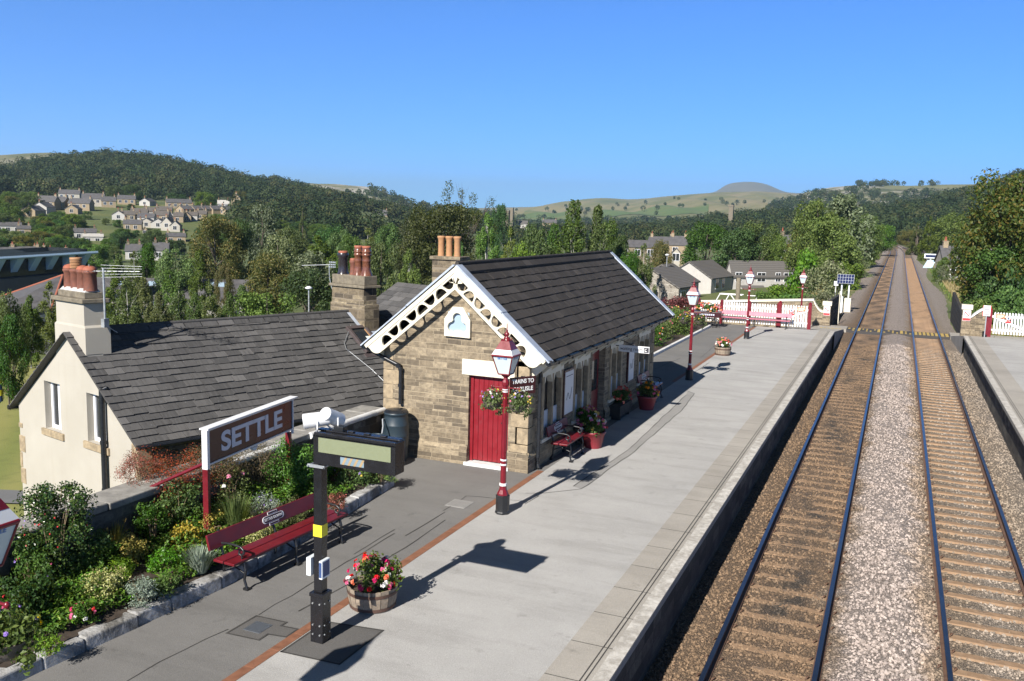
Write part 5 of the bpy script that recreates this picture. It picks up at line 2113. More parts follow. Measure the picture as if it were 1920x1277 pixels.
def floral(parent, c, rx, ry, rz_, nl, lsize, leaf, fl, nf, fsize, off=None):
    c = np.array(c, float)
    blobs = []
    for i in range(10):
        a = rng.uniform(0, 6.28)
        q = math.sqrt(rng.random()) * .7
        blobs.append((c[0] + rx * q * math.cos(a), c[1] + ry * q * math.sin(a), c[2] + rz_ * rng.uniform(.2, .7), min(rx, ry, rz_) * rng.uniform(.35, .6)))
    P, N = blobpoints(blobs, nl, .3, (.3, 1.05))
    v, f = leafquads(P, N, lsize, lsize * .8)
    addmesh('foliage', mesh_np('foliage', v, f, leaf), parent)
    v, f, mi = flowers(nf, c[0], c[1], c[2] + rz_ * .12, rx * .95, ry * .95, rz_ * .95, fl, fsize)
    addmesh('blossoms', mesh_np('blossoms', v, f, fl, mi), parent)


def tub(loc, label, r, h, leaf, fl, nf, fs):
    t = thing('flower_tub', label, 'flower tub', loc, 0, 'wooden barrel flower tubs')
    mb = MB()
    n = 18
    for k in range(n):
        a0, a1 = 2 * math.pi * (k + .03) / n, 2 * math.pi * (k + .97) / n
        ring = []
        for z, rr in ((0, r * .86), (h * .5, r * .96), (h, r)):
            dz = rng.uniform(-.006, .006) if z == h else 0
            ring += [(rr * math.cos(a0), rr * math.sin(a0), z + dz), (rr * math.cos(a1), rr * math.sin(a1), z + dz)]
        inn = [((r - .03) * math.cos(a0), (r - .03) * math.sin(a0), h), ((r - .03) * math.cos(a1), (r - .03) * math.sin(a1), h), ((r - .03) * math.cos(a0), (r - .03) * math.sin(a0), h - .08), ((r - .03) * math.cos(a1), (r - .03) * math.sin(a1), h - .08)]
        mb.add(ring + inn, [(0, 1, 3, 2), (2, 3, 5, 4), (4, 5, 7, 6), (6, 7, 9, 8), (1, 0, 2, 4), (0, 2, 4, 6)][:4])
    mb.build('staves', 'barrelwood', t)
    for z0, z1 in ((.02, .07), (h * .70, h * .70 + .05)):
        mb = MB()
        r0 = r * (.86 + .14 * z0 / h) + .012
        r1 = r * (.86 + .14 * z1 / h) + .012
        mb.lathe([(r0, z0), (r1, z1)], 36, capb=False, capt=False)
        mb.build('hoop', 'hoop', t)
    mb = MB()
    mb.lathe([(.01, h - .055), (r - .03, h - .06)], 24, capb=False, capt=False)
    mb.build('soil', 'soil', t)
    floral(t, (0, 0, h - .04), r * 1.05, r * 1.05, .42, 1500, .05, leaf, fl, nf, fs)
    return t


tub((-6.69, 10.75, PZ), 'half barrel of pink, white and red geraniums beside the black display post', .375, .33, 'l_bright', ['f_pink', 'f_white', 'f_red', 'f_hot', 'f_coral'], 62, .042)
tub((-6.73, 39.2, PZ), 'half barrel of orange and pink flowers further along the platform', .36, .36, 'l_bright', ['f_coral', 'f_red', 'f_pink', 'f_orange', 'f_white'], 40, .05)


def potted(loc, label, fl, s=1.):
    t = thing('flower_pot', label, 'flower pot', loc, 0, 'big red plastic flower pots')
    mb = MB()
    mb.lathe([(.21 * s, 0), (.215 * s, .03), (.29 * s, .36), (.31 * s, .37), (.32 * s, .43), (.29 * s, .43), (.28 * s, .39)], 28, capt=False)
    mb.build('pot', 'plantpot', t)
    mb = MB()
    mb.lathe([(.01, .39), (.28 * s, .385)], 24, capb=False, capt=False)
    mb.build('soil', 'soil', t)
    floral(t, (0, 0, .38), .36 * s, .36 * s, .42, 1100, .06, 'l_dense', fl, 24, .048)


potted((-6.72, 21.15, PZ), 'big red pot of yellow, pink and white flowers beside the short bench', ['f_yellow', 'f_pink', 'f_hot', 'f_red', 'f_white'])
potted((-6.72, 26.35, PZ), 'big red pot of orange marigolds and pink flowers near the far station bench', ['f_orange', 'f_yellow', 'f_pink', 'f_orange'])
for (y0, y1, lab, fl) in ((21.2, 22.4, 'dark window box of pink, yellow and red flowers beside the platform door', ['f_pink', 'f_yellow', 'f_red', 'f_hot']), (24.3, 25.5, 'dark window box of red geraniums beyond the platform door', ['f_red', 'f_red', 'f_coral'])):
    t = thing('window_box', lab, 'window box', (SX1 + .2, (y0 + y1) / 2, 1.02), 0, 'window boxes under the station windows')
    mb = MB()
    L_ = (y1 - y0) / 2
    mb.box(-.17, -L_, 0, .17, L_, .30)
    mb.build('trough', 'timber', t, bevel=.01)
    mb = MB()
    for s in (-1, 1):
        mb = MB()
        mb.box(-.12, s * (L_ - .15) - .03, -.12, .14, s * (L_ - .15) + .03, 0)
        mb.build('foot', 'timber', t)
    floral(t, (.03, 0, .28), .26, L_ * .95, .46, 1500, .06, 'l_dense', fl, 42, .045)


def basket(loc, label, sgn):
    t = thing('hanging_basket', label, 'hanging basket', loc, 0, 'hanging baskets on the lamp posts')
    mb = MB()
    mb.lathe([(.02, -.42), (.10, -.40), (.16, -.34), (.19, -.26), (.20, -.24)], 18, capt=False)
    mb.build('liner', 'coir', t)
    mb = MB()
    for a in (0, 2.1, 4.2):
        mb.tube([(.2 * math.cos(a), .2 * math.sin(a), -.24), (0, 0, .02)], .004, 4)
    mb.build('chain', 'iron', t)
    P, N = blobpoints([(0, 0, -.16, .2), (.12, .05, -.18, .16), (-.1, .08, -.2, .15), (.06, -.15, -.24, .14), (.2, 0, -.36, .10), (-.14, -.12, -.36, .09), (.1, .1, -.5, .07)], 900, .1, (.3, 1.1))
    v, f = leafquads(P, N, .05, .035, .3)
    addmesh('foliage', mesh_np('foliage', v, f, 'l_birch'), t)
    v, f, mi = flowers(20, 0, 0, -.2, .26, .24, .2, ['f_mauve', 'f_white', 'f_pink', 'f_yellow'], .022)
    addmesh('blossoms', mesh_np('blossoms', v, f, ['f_mauve', 'f_white', 'f_pink', 'f_yellow'], mi), t)


zb_ = PZ + 2.45
basket((LX - .27, 15.42, zb_ - .02), 'left hanging basket with straggly plants on the lamp by the red door', -1)
basket((LX + .27, 15.42, zb_ - .02), 'right hanging basket with trailing plants on the lamp by the red door', 1)
basket((LX + .27, 4.75, zb_ - .02), 'hanging basket of mauve flowers at the left edge above the flower bed', 1)
basket((LX + .27, 32.2, zb_ - .02), 'right hanging basket on the lamp past the far end of the station', 1)
basket((LX - .27, 32.2, zb_ - .02), 'left hanging basket on the lamp past the far end of the station', -1)
# ================================================================== fence, gates, crossing furniture
def picket_panel(name, L, T, parent, z0=.08, h=1.25, cap=True, wp=.085, gap=.055, rails=(.30, .95), low=None, diag=False):
    mb = MB()
    x = .03
    while x < L - .05:
        mb.add([(x, 0, z0), (x + wp, 0, z0), (x + wp, 0, h - .05), (x + wp / 2, 0, h), (x, 0, h - .05), (x, .025, z0), (x + wp, .025, z0), (x + wp, .025, h - .05), (x + wp / 2, .025, h), (x, .025, h - .05)],
               [(0, 1, 2, 3, 4), (9, 8, 7, 6, 5), (0, 5, 6, 1), (1, 6, 7, 2), (2, 7, 8, 3), (3, 8, 9, 4), (4, 9, 5, 0)], T=T)
        x += wp + gap
    for z in rails:
        mb.box(0, .028, z, L, .075, z + .09, 0, T)
    if diag:
        mb.add([(0, -.03, rails[0] + .02), (0, -.03, rails[0] + .13), (L, -.03, rails[1] + .09), (L, -.03, rails[1] - .02), (0, -.003, rails[0] + .02), (0, -.003, rails[0] + .13), (L, -.003, rails[1] + .09), (L, -.003, rails[1] - .02)],
               [(0, 3, 2, 1), (4, 5, 6, 7), (1, 2, 6, 5), (0, 4, 7, 3)], T=T)
    return mb.build(name, 'white', parent)


FY = 51.95
t = thing('picket_fence', 'white picket fence with maroon posts closing the end of the left platform', 'fence', (-8.2, FY, PZ))
xs = [-10.42, -9.12, -7.55, -5.98]
for x in xs:
    mb = MB()
    mb.box(x - 8.2 * -1 - .075, -.075, -.1, x + 8.2 + .075, .075, 1.28)
    mb.lathe([(.13, 1.28), (.02, 1.36)], 4, (x + 8.2, 0, 0), ph=R(45), smooth=False)
    mb.build('post', 'bench_red', t)
for a, b in zip(xs[:-1], xs[1:]):
    picket_panel('picket_panel', b - a - .15, Matrix.Translation((a + 8.2 + .075, -.02, 0)), t)


def no_entry_disc(parent, c, r=.13):
    T = frame_T(c, (1, 0, 0), (0, 0, 1))
    mb = MB()
    mb.lathe([(r, -.004), (r, .004)], 24, T=T)
    d = mb.build('prohibition_disc', 'white', parent)
    mb = MB()
    n = 24
    vs = []
    for q in range(n):
        a = 2 * math.pi * q / n
        vs += [(r * math.cos(a), r * math.sin(a), .007), (r * .82 * math.cos(a), r * .82 * math.sin(a), .007)]
    mb.add(vs, [(2 * q, (2 * q + 2) % (2 * n), (2 * q + 3) % (2 * n), 2 * q + 1) for q in range(n)], T=T)
    mb.build('red_ring', 'signred', d)
    mb = MB()
    mb.add([(-r * .15, -r * .6, .0065), (r * .2, -r * .6, .0065), (r * .25, r * .2, .0065), (r * .02, r * .35, .0065), (-r * .3, r * .1, .0065)], [(0, 1, 2, 3, 4)], T=T)
    mb.lathe([(r * .14, .005), (r * .14, .007)], 10, (0, r * .5, 0), T=T)
    mb.add([(-r * .66, r * .56, .009), (-r * .56, r * .66, .009), (r * .66, -r * .56, .009), (r * .56, -r * .66, .009)], [(0, 2, 3, 1), (0, 1, 3, 2)][:1], T=T)
    mb.build('walking_figure', 'signblue', d)
    return d


def gate(loc, L, label, flip):
    t = thing('crossing_gate', label, 'gate', loc, 0, 'white crossing gates')
    for x in (-.09, L + .09):
        mb = MB()
        mb.box(x - .09, -.09, -.1, x + .09, .09, 1.40)
        mb.lathe([(.15, 1.40), (.02, 1.48)], 4, (x, 0, 0), ph=R(45), smooth=False)
        mb.build('post', 'maroon', t)
    if flip:
        mb = MB()
        mb.box(-.30, -.11, .02, -.19, .0, 1.42)
        mb.build('post', 'maroon', t)
    T = Matrix.Translation((0, -.01, .0))
    if flip:
        T = T @ Matrix.Translation((L, 0, 0)) @ Matrix.Diagonal((-1, 1, 1, 1))
    picket_panel('picket_panel', L, T, t, .08, 1.28, rails=(.25, 1.0), diag=True)
    a = (.55, -.06, .98) if not flip else (.78, -.06, .98)
    no_entry_disc(t, a)
    mb = MB()
    mb.box(a[0] - .13, -.066, .72, a[0] + .13, -.058, .81)
    mb.build('red_notice', 'signred', t)
    x0 = .85 if not flip else .18
    mb = MB()
    mb.box(x0, -.066, .96, x0 + .42, -.058, 1.18)
    o = mb.build('orange_notice', 'orange', t)
    mb = MB()
    for q in range(3):
        mb.box(x0 + .04, -.069, .99 + q * .06, x0 + .38 - .06 * (q == 0), -.0665, 1.015 + q * .06)
    mb.build('printed_line', 'white', o)
    return t


gate((-5.80, FY, PZ), 1.42, 'white picket gate at the end of the left platform beside the fence', False)
gate((4.92, 55.2, PZ), 1.75, 'white picket gate beyond the right platform with maroon posts', True)
picket = thing('picket_fence', 'white picket fence running off right from the right platform gate', 'fence', (6.9, 55.2, PZ))
picket_panel('picket_panel', 3.0, Matrix.Translation((0, -.01, 0)), picket)
mb = MB()
mb.box(2.98, -.07, -.1, 3.12, .07, 1.3)
mb.build('post', 'bench_red', picket)

# white coped walls and pillars at the crossing
def pillar(x, y, z0, z1, label, notice=True):
    t = thing('wall_pillar', label, 'pillar', (x, y, z0))
    mb = MB()
    mb.box(-.24, -.24, -.3, .24, .24, z1 - z0 - .28)
    mb.build('shaft', 'stone', t, bevel=.01)
    mb = MB()
    mb.box(-.29, -.29, z1 - z0 - .28, .29, .29, z1 - z0)
    mb.build('cap', 'cream', t, bevel=.02)
    mb = MB()
    h = z1 - z0 - .30
    mb.box(-.2, -.26, h - .62, .2, -.243, h)
    n = mb.build('notice', 'white', t)
    mb = MB()
    mb.box(-.19, -.264, h - .6, .19, -.261, h - .46)
    mb.build('red_strip', 'signred', n)
    mb = MB()
    T = frame_T((0, -.2625, h - .23), (1, 0, 0), (0, 0, 1))
    q_ = 20
    vs = []
    for q in range(q_):
        a = 2 * math.pi * q / q_
        vs += [(.15 * math.cos(a), .15 * math.sin(a), 0), (.12 * math.cos(a), .12 * math.sin(a), 0)]
    mb.add(vs, [(2 * q, (2 * q + 2) % (2 * q_), (2 * q + 3) % (2 * q_), 2 * q + 1) for q in range(q_)], T=T)
    mb.add([(-.11, .08, 0), (.08, -.11, 0), (.11, -.08, 0), (-.08, .11, 0)], [(0, 1, 2, 3)], T=T)
    mb.build('red_symbol', 'signred', n)


WYb = 62.6
pt = at(1552, 565, Y=WYb)
pillar(float(pt[0]), WYb, .1, float(pt[2]), 'cream capped stone pillar with red and white notice left of the crossing')
w0, w1 = at(1330, 569, Y=WYb), at(1526, 560, Y=WYb)
t = thing('coped_wall', 'stone wall with white coping sweeping down to the pillar behind the picket fence', 'wall', (-9, WYb, 0))
mb = MB()
X0, X1 = float(w0[0]) - 3, float(w1[0])
zc0, zc1 = float(w0[2]), float(w1[2])
Xp = float(pt[0]) - .24
curve = [(X1 + (Xp - X1) * q, zc1 - (zc1 - (float(pt[2]) - .62)) * (math.sin(q * math.pi / 2) ** .9)) for q in np.linspace(0, 1, 9)]
poly = [(X0 + 9, -2.5), (Xp + 9, -2.5)] + [(x + 9, z - .14) for x, z in curve[::-1]] + [(X0 + 9, zc0 - .14)]
mb.prism(poly, -.2, .2)
mb.build('wall', 'stone', t)
mb = MB()
cp = [(X0, zc0)] + curve
for a, b in zip(cp[:-1], cp[1:]):
    mb.prism([(a[0] + 9, a[1] - .138), (b[0] + 9, b[1] - .138), (b[0] + 9, b[1]), (a[0] + 9, a[1])], -.28, .28)
mb.build('coping', 'cream', t)
pt2 = at(1814, 571, Y=57.5)
pillar(float(pt2[0]), 57.5, .5, float(pt2[2]), 'white capped stone pillar with red and white notice right of the crossing')
t = thing('coped_wall', 'short stone wall with curved white coping beside the right pillar', 'wall', (4.3, 57.5, 0))
xx0 = float(pt2[0]) + .24
mb = MB()
cv = [(xx0 + .9 * q, float(pt2[2]) - .62 + .55 * math.sin(q * math.pi / 2)) for q in np.linspace(0, 1, 8)]
mb.prism([(xx0 - 4.3, -.3), (xx0 + .9 - 4.3, -.3)] + [(x - 4.3, z - .12) for x, z in cv[::-1]], -.18, .18)
mb.build('wall', 'stone', t)
mb = MB()
for a, b in zip(cv[:-1], cv[1:]):
    mb.prism([(a[0] - 4.3, a[1] - .118), (b[0] - 4.3, b[1] - .118), (b[0] - 4.3, b[1]), (a[0] - 4.3, a[1])], -.25, .25)
mb.build('coping', 'white', t)
t = thing('notice_board', 'tall white notice with red edge beside the right gate post', 'notice', (4.62, 55.0, PZ))
mb = MB()
mb.tube([(0, .03, -.2), (0, .03, 1.6)], .03, 8)
mb.build('post', 'grey', t)
mb = MB()
mb.box(-.20, -.02, 1.05, .20, .0, 1.62)
bo = mb.build('board', 'white', t)
mb = MB()
for x in (-.2, .175):
    mb.box(x, -.024, 1.05, x + .025, -.0205, 1.62)
mb.build('red_edge', 'signred', bo)
mb = MB()
for q in range(5):
    mb.box(-.13, -.024, 1.12 + q * .09, .13, -.0205, 1.15 + q * .09)
mb.build('printed_line', 'letterdark', bo)


def timber_wall(x, y0, y1, z0, ztop0, ztop1, label):
    t = thing('timber_wall', label, 'retaining wall', (x, y0, z0))
    n = 5
    mb = MB()
    for k in range(n):
        a0 = (ztop0 - z0) * k / n
        a1 = (ztop0 - z0) * (k + 1) / n - .02
        b0, b1 = (ztop1 - z0) * k / n, (ztop1 - z0) * (k + 1) / n - .02
        L_ = y1 - y0
        P = [(-.1, 0, a0), (.1, 0, a0), (.1, L_, b0), (-.1, L_, b0), (-.1, 0, a1), (.1, 0, a1), (.1, L_, b1), (-.1, L_, b1)]
        mb.add(P, [(0, 3, 2, 1), (4, 5, 6, 7), (0, 1, 5, 4), (1, 2, 6, 5), (2, 3, 7, 6), (3, 0, 4, 7)])
    mb.build('sleeper_boards', 'timber', t, bevel=.012)
    mb = MB()
    for q in range(4):
        y = (y1 - y0) * q / 3.2
        mb.box(-.16 if x < 0 else .1, y, -.2, -.1 if x < 0 else .16, y + .16, (ztop0 - z0) + .05)
    mb.build('upright', 'timber', t)


timber_wall(-3.95, 63.0, 73, -.25, 1.75, 1.45, 'dark timber retaining wall beside the track left of the crossing')
timber_wall(4.0, 63.0, 75, -.25, 1.35, 1.95, 'dark horizontal timber retaining wall right of the crossing')
mb = MB()
mb.tube([(-3.55, 66, -.3), (-3.55, 66, 2.15)], .035, 8)
tag(mb.build('marker_post', 'cream'), 'thin cream marker post beside the left timber wall', 'post')

# solar powered cabinet left of the line
t = thing('solar_cabinet', 'lineside grey cabinet with tilted solar panel left of the track', 'equipment cabinet', (-3.85, 76, -.3))
mb = MB()
mb.box(-.30, -.2, 0, .02, .2, 1.35)
mb.build('cabinet', 'ltgrey', t, bevel=.02)
mb = MB()
mb.box(.12, -.2, 0, .62, .2, 1.25)
mb.build('cabinet', 'cream', t, bevel=.02)
mb = MB()
for x in (-.15, .4):
    mb.box(x - .05, -.05, 1.2, x + .05, .05, 2.45)
mb.build('post', 'ltgrey', t)
mb = MB()
Tp = Matrix.Translation((.1, 0, 2.75)) @ Matrix.Rotation(R(55), 4, 'X')
mb.box(-.62, -.42, -.02, .62, .42, .02, 0, Tp)
sp = mb.build('solar_panel', 'solar', t)
mb = MB()
for q in range(7):
    mb.box(-.62 + q * 1.24 / 6 - .006, -.42, .0205, -.62 + q * 1.24 / 6 + .006, .42, .024, 0, Tp)
for q in range(4):
    mb.box(-.62, -.42 + q * .84 / 3 - .006, .0245, .62, -.42 + q * .84 / 3 + .006, .027, 0, Tp)
mb.build('grid_lines', 'ltgrey', sp)
mb = MB()
mb.box(-.75, -.1, 2.2, -.42, .12, 2.55)
mb.tube([(-.6, 0, 0), (-.6, 0, 2.3)], .03, 6)
mb.build('white_box', 'white', t)
t = thing('solar_cabinet', 'pale blue lineside cabinet with flat solar panel far up on the right', 'equipment cabinet', (5.0, 176, -.3))
mb = MB()
mb.add([(-1.0, 0, 0), (.5, 0, 0), (1.0, 0, 1.4), (-.3, 0, 1.4), (-1.0, .8, 0), (.5, .8, 0), (1.0, .8, 1.4), (-.3, .8, 1.4)], [(0, 1, 2, 3), (7, 6, 5, 4), (0, 4, 5, 1), (1, 5, 6, 2), (2, 6, 7, 3), (3, 7, 4, 0)])
mb.build('cabinet', 'paleblue', t)
mb = MB()
mb.box(-.9, .1, 1.7, 1.2, .3, 2.5)
mb.tube([(.2, .4, 1.3), (.2, .3, 1.8)], .06, 6)
pn = mb.build('panel_frame', 'ltgrey', t)
mb = MB()
mb.box(-.7, .06, 1.9, 1.0, .098, 2.3)
mb.build('solar_panel', 'solar', pn)
# white rail joint markers, bridge parapets
for x, y0, y1, lab in ((-5.1, 196, 240, 'dark bridge parapet left of the distant track'), (-4.9, 285, 330, 'farther dark parapet left of the line near the bend'), (5.6, 215, 290, 'dark bridge parapet right of the distant track')):
    t = thing('bridge_parapet', lab, 'parapet', (x, y0, -.4))
    dx = float(xo(y1) - xo(y0))
    mb = MB()
    P = [(-.3, 0, 0), (.3, 0, 0), (.3 + dx, y1 - y0, 0), (-.3 + dx, y1 - y0, 0), (-.3, 0, 1.5), (.3, 0, 1.5), (.3 + dx, y1 - y0, 1.5), (-.3 + dx, y1 - y0, 1.5)]
    mb.add(P, [(4, 5, 6, 7), (0, 1, 5, 4), (1, 2, 6, 5), (2, 3, 7, 6), (3, 0, 4, 7)])
    mb.build('wall', 'platwall', t)
    mb = MB()
    mb.box(-.45, -.4, 0, .45, .35, 1.75)
    mb.build('end_pier', 'platwall', t, bevel=.03)

# flower barrow by the fence
t = thing('flower_barrow', 'dark maroon porters barrow full of red and white flowers by the fence', 'barrow', (-9.45, 49.6, PZ))
Tb_ = Matrix.Rotation(R(8), 4, 'Z')
mb = MB()
mb.box(-.75, -.4, .55, .75, .4, .85, 0, Tb_)
bo = mb.build('box', 'signmaroon', t, bevel=.015)
mb = MB()
for q in range(8):
    mb.box(-.42 + q * .105, -.405, .66, -.36 + q * .105, -.401, .75, 0, Tb_)
mb.build('pale_lettering_band', 'lettergrey', bo)
for s in (-.42, .42):
    for sy in (-1, 1):
        mb = MB()
        c = Tb_ @ V((s, sy * .36, .22))
        for q in range(20):
            a, b = 2 * math.pi * q / 20, 2 * math.pi * (q + 1) / 20
            mb.cyl(c + V((.2 * math.cos(a), 0, .2 * math.sin(a))), c + V((.2 * math.cos(b), 0, .2 * math.sin(b))), .025, n=6)
        for q in range(6):
            a = math.pi * q / 3
            mb.cyl(c, c + V((.19 * math.cos(a), 0, .19 * math.sin(a))), .012, n=5)
        mb.build('wheel', 'iron', t)
mb = MB()
mb.tube([Tb_ @ V((-.42, 0, .45)), Tb_ @ V((.42, 0, .45))], .04, 6)
for s in (-.42, .42):
    mb.tube([Tb_ @ V((s, -.36, .22)), Tb_ @ V((s, .36, .22))], .02, 6)
    mb.tube([Tb_ @ V((s, 0, .22)), Tb_ @ V((s, 0, .56))], .03, 6)
mb.build('undercarriage', 'iron', t)
floral(t, (0, 0, .82), .85, .45, .5, 1500, .08, 'l_bright', ['f_red', 'f_coral', 'f_white', 'f_pink', 'f_orange'], 80, .055)

# kerb and planting strip past the station
mb = MB()
y = SY1 + .4
while y < 49:
    y1 = y + rng.uniform(.8, 1.1)
    mb.box(-9.36, y + .006, PZ - .05, -9.22, y1 - .006, PZ + .11)
    y = y1
tag(mb.build('border_kerb', 'whitew', bevel=.01), 'low pale kerb along the planted border past the station', 'kerb')
sheet('border_soil', [(-13, SY1 + .2), (-9.36, SY1 + .2), (-9.36, 51.5), (-13, 51.5)], 'soil', PZ + .06)

# ================================================================== houses
def house(name, label, loc, rz, w_, l_, eh, rh, wallm, roofm, group=None, chim=(), wins=(), found=3., over=.18, pots=2, cat='house'):
    """gable fronts at y=0 and y=l_, ridge along y; z=0 at ground"""
    t = thing(name, label, cat, loc, rz, group)
    mb = MB()
    h = w_ / 2
    mb.prism([(-h, -found), (h, -found), (h, eh), (0, rh), (-h, eh)], 0, l_)
    wl = mb.build('wall', wallm, t)
    mb = MB()
    sl = (rh - eh) / h
    for s in (-1, 1):
        a = [(0, -over, rh + .02), (0, l_ + over, rh + .02), (s * (h + over), l_ + over, eh - sl * over + .02), (s * (h + over), -over, eh - sl * over + .02)]
        b = [(x, y, z + .16) for x, y, z in a]
        f = [(0, 3, 2, 1), (4, 5, 6, 7), (0, 1, 5, 4), (1, 2, 6, 5), (2, 3, 7, 6), (3, 0, 4, 7)]
        mb.add(a + b, f if s < 0 else [q[::-1] for q in f])
    rf = mb.build('roof', roofm, t)
    for (x, y, cw, cz) in chim:
        mb = MB()
        mb.box(x - cw / 2, y - .3, eh, x + cw / 2, y + .3, rh + cz)
        mb.box(x - cw / 2 - .06, y - .36, rh + cz, x + cw / 2 + .06, y + .36, rh + cz + .12)
        c = mb.build('chimney', 'quoin' if wallm != 'palerender' else 'stonedark', rf)
        mb = MB()
        for q in range(pots):
            xx_ = x + (q - (pots - 1) / 2) * .34
            mb.lathe([(.13, 0), (.10, .5), (.13, .55)], 8, (xx_, y, rh + cz + .12))
        mb.build('chimney_pot', 'terra_red', c)
    for (side, u, z, ww, hh) in wins:
        mb = MB()
        g = MB()
        if side in 'FB':
            y, s = (0, -1) if side == 'F' else (l_, 1)
            mb.box(u - ww / 2 - .06, min(y, y + s * .04), z - .06, u + ww / 2 + .06, max(y, y + s * .04), z + hh + .06)
            g.box(u - ww / 2, min(y + s * .041, y + s * .05), z, u - .03, max(y + s * .041, y + s * .05), z + hh)
            g.box(u + .03, min(y + s * .041, y + s * .05), z, u + ww / 2, max(y + s * .041, y + s * .05), z + hh)
        else:
            x, s = (h, 1) if side == 'R' else (-h, -1)
            mb.box(min(x, x + s * .04), u - ww / 2 - .06, z - .06, max(x, x + s * .04), u + ww / 2 + .06, z + hh + .06)
            g.box(min(x + s * .041, x + s * .05), u - ww / 2, z, max(x + s * .041, x + s * .05), u - .03, z + hh)
            g.box(min(x + s * .041, x + s * .05), u + .03, z, max(x + s * .041, x + s * .05), u + ww / 2, z + hh)
        wd = mb.build('window', 'winframe', t)
        g.build('pane', 'glass', wd)
    return t


def terr(name, label, pe, pp, D, axis, l_, wallm, roofm, gz=-4.2, **k):
    c, p = at(*pe, D=D), at(*pp, D=D)
    rz = -R(axis)
    xd = np.array([math.cos(rz), math.sin(rz), 0])
    hw = abs((p - c)[:2] @ xd[:2]) if True else 0
    o = c - xd * hw
    return house(name, label, (float(o[0]), float(o[1]), gz), rz, 2 * hw, l_, float(c[2]) - gz, float(p[2]) - gz, wallm, roofm, **k)


G_ = 'terraced houses behind the picket fence'
terr('terraced_house', 'rubble stone gabled house nearest the station roof edge', (1273, 541), (1208, 506), 100, 9, 4.6, 'rubble', 'tilegrey', group=G_, wins=[('R', 1.3, 1.5, 1.2, 1.6), ('R', 3.4, 1.5, 1.2, 1.6)])
terr('terraced_house', 'grey rendered house with low roof behind the rubble stone gable', (1291, 531), (1230, 499), 107, 9, 3.4, 'greyrender', 'tilegrey', group=G_, wins=[('R', 2.0, 1.8, 1.2, 1.2)])
terr('terraced_house', 'pale grey gabled house in the middle of the terrace', (1334, 523), (1284, 493), 117, 9, 8.5, 'greyrender', 'tilegrey', group=G_, wins=[('R', 2.2, 2.2, 1.1, 1.3), ('R', 4.6, 2.2, 1.1, 1.3), ('R', 2.4, .3, 1.1, 1.1)])
t3 = terr('terraced_house', 'pale grey house with broad roof and white windows right in the terrace', (1374, 517), (1334, 490), 124, 52, 9.6, 'greyrender', 'tilegrey', group=G_, wins=[('R', .9, 2.9, .9, 1.2), ('R', 4.4, 2.9, 1.2, 1.2), ('R', 7.0, 2.9, .7, 1.2), ('R', 8.6, 2.9, 1.3, 1.2)])
mb = MB()
for y0, y1 in ((1.2, 4.6), (6.4, 8.4)):
    hw = t3.children[0].dimensions.x / 2
    hw = max(v.co.x for v in t3.children[0].data.vertices)
    mb.add([(hw, y0, -2), (hw + 2.4, y0, -2), (hw + 2.4, y0, .9), (hw, y0, 2.3), (hw, y1, -2), (hw + 2.4, y1, -2), (hw + 2.4, y1, .9), (hw, y1, 2.3)], [(0, 1, 2, 3), (7, 6, 5, 4), (1, 5, 6, 2)])
    mb.add([(hw, y0 - .1, 2.36), (hw + 2.6, y0 - .1, .86), (hw + 2.6, y1 + .1, .86), (hw, y1 + .1, 2.36)], [(0, 1, 2, 3)], 1)
mb.build('porch', ['greyrender', 'tilegrey'], t3)
# white pergola and mossy post in a back garden
c = at(1366, 558, D=88)
t = thing('pergola', 'white timber pergola frame in a garden below the terrace', 'pergola', (float(c[0]), float(c[1]), float(c[2]) - 1.2))
mb = MB()
for a, b in (((-1.6, 0, 0), (-.8, 0, 1.6)), ((-.9, 0, 1.5), (1.3, 0, 1.5)), ((.1, 0, 1.6), (-.7, 0, 0)), ((.1, 0, 1.6), (.9, 0, .6)), ((-.9, .8, 1.5), (1.3, .8, 1.5)), ((1.8, 0, 1.5), (4.2, 0, 1.5)), ((2.4, 0, .7), (2.8, 0, 1.5)), ((3.2, 0, .7), (3.6, 0, 1.5))):
    mb.tube([a, b], .06, 5)
mb.build('frame', 'white', t)
c = at(1383, 560, D=84)
mb = MB()
mb.lathe([(.22, -2.5), (.21, 1.9), (.17, 1.95)], 10, (float(c[0]), float(c[1]), float(c[2])))
tag(mb.build('gate_post', 'capstone'), 'thick mossy stone post in front of the terraced houses', 'post')
for px, py, D, h, lab in ((1215, 485, 105, 3.4, 'globe street lamp left of the orange tree'), (1251, 478, 108, 3.6, 'globe street lamp right of the orange tree'), (579, 540, 62, 5.5, 'tall white street lamp beyond the cottage ridge'), (1420, 462, 140, 4.5, 'street lamp by the terrace with round head'), (1427, 457, 142, 4.5, 'thin lamp with cross arm above the terrace')):
    c = at(px, py, D=D)
    t = thing('street_lamp', lab, 'street lamp', (float(c[0]), float(c[1]), float(c[2]) - h))
    mb = MB()
    mb.cyl((0, 0, -2), (0, 0, h - .1), .07, .05, 8)
    mb.build('pole', 'steel' if px < 1400 else 'grey', t)
    mb = MB()
    mb.lathe([(.05, -.12), (.24, -.05), (.26, .02), (.10, .12)], 10, (.0, 0, h))
    mb.build('lamp_head', 'white', t)

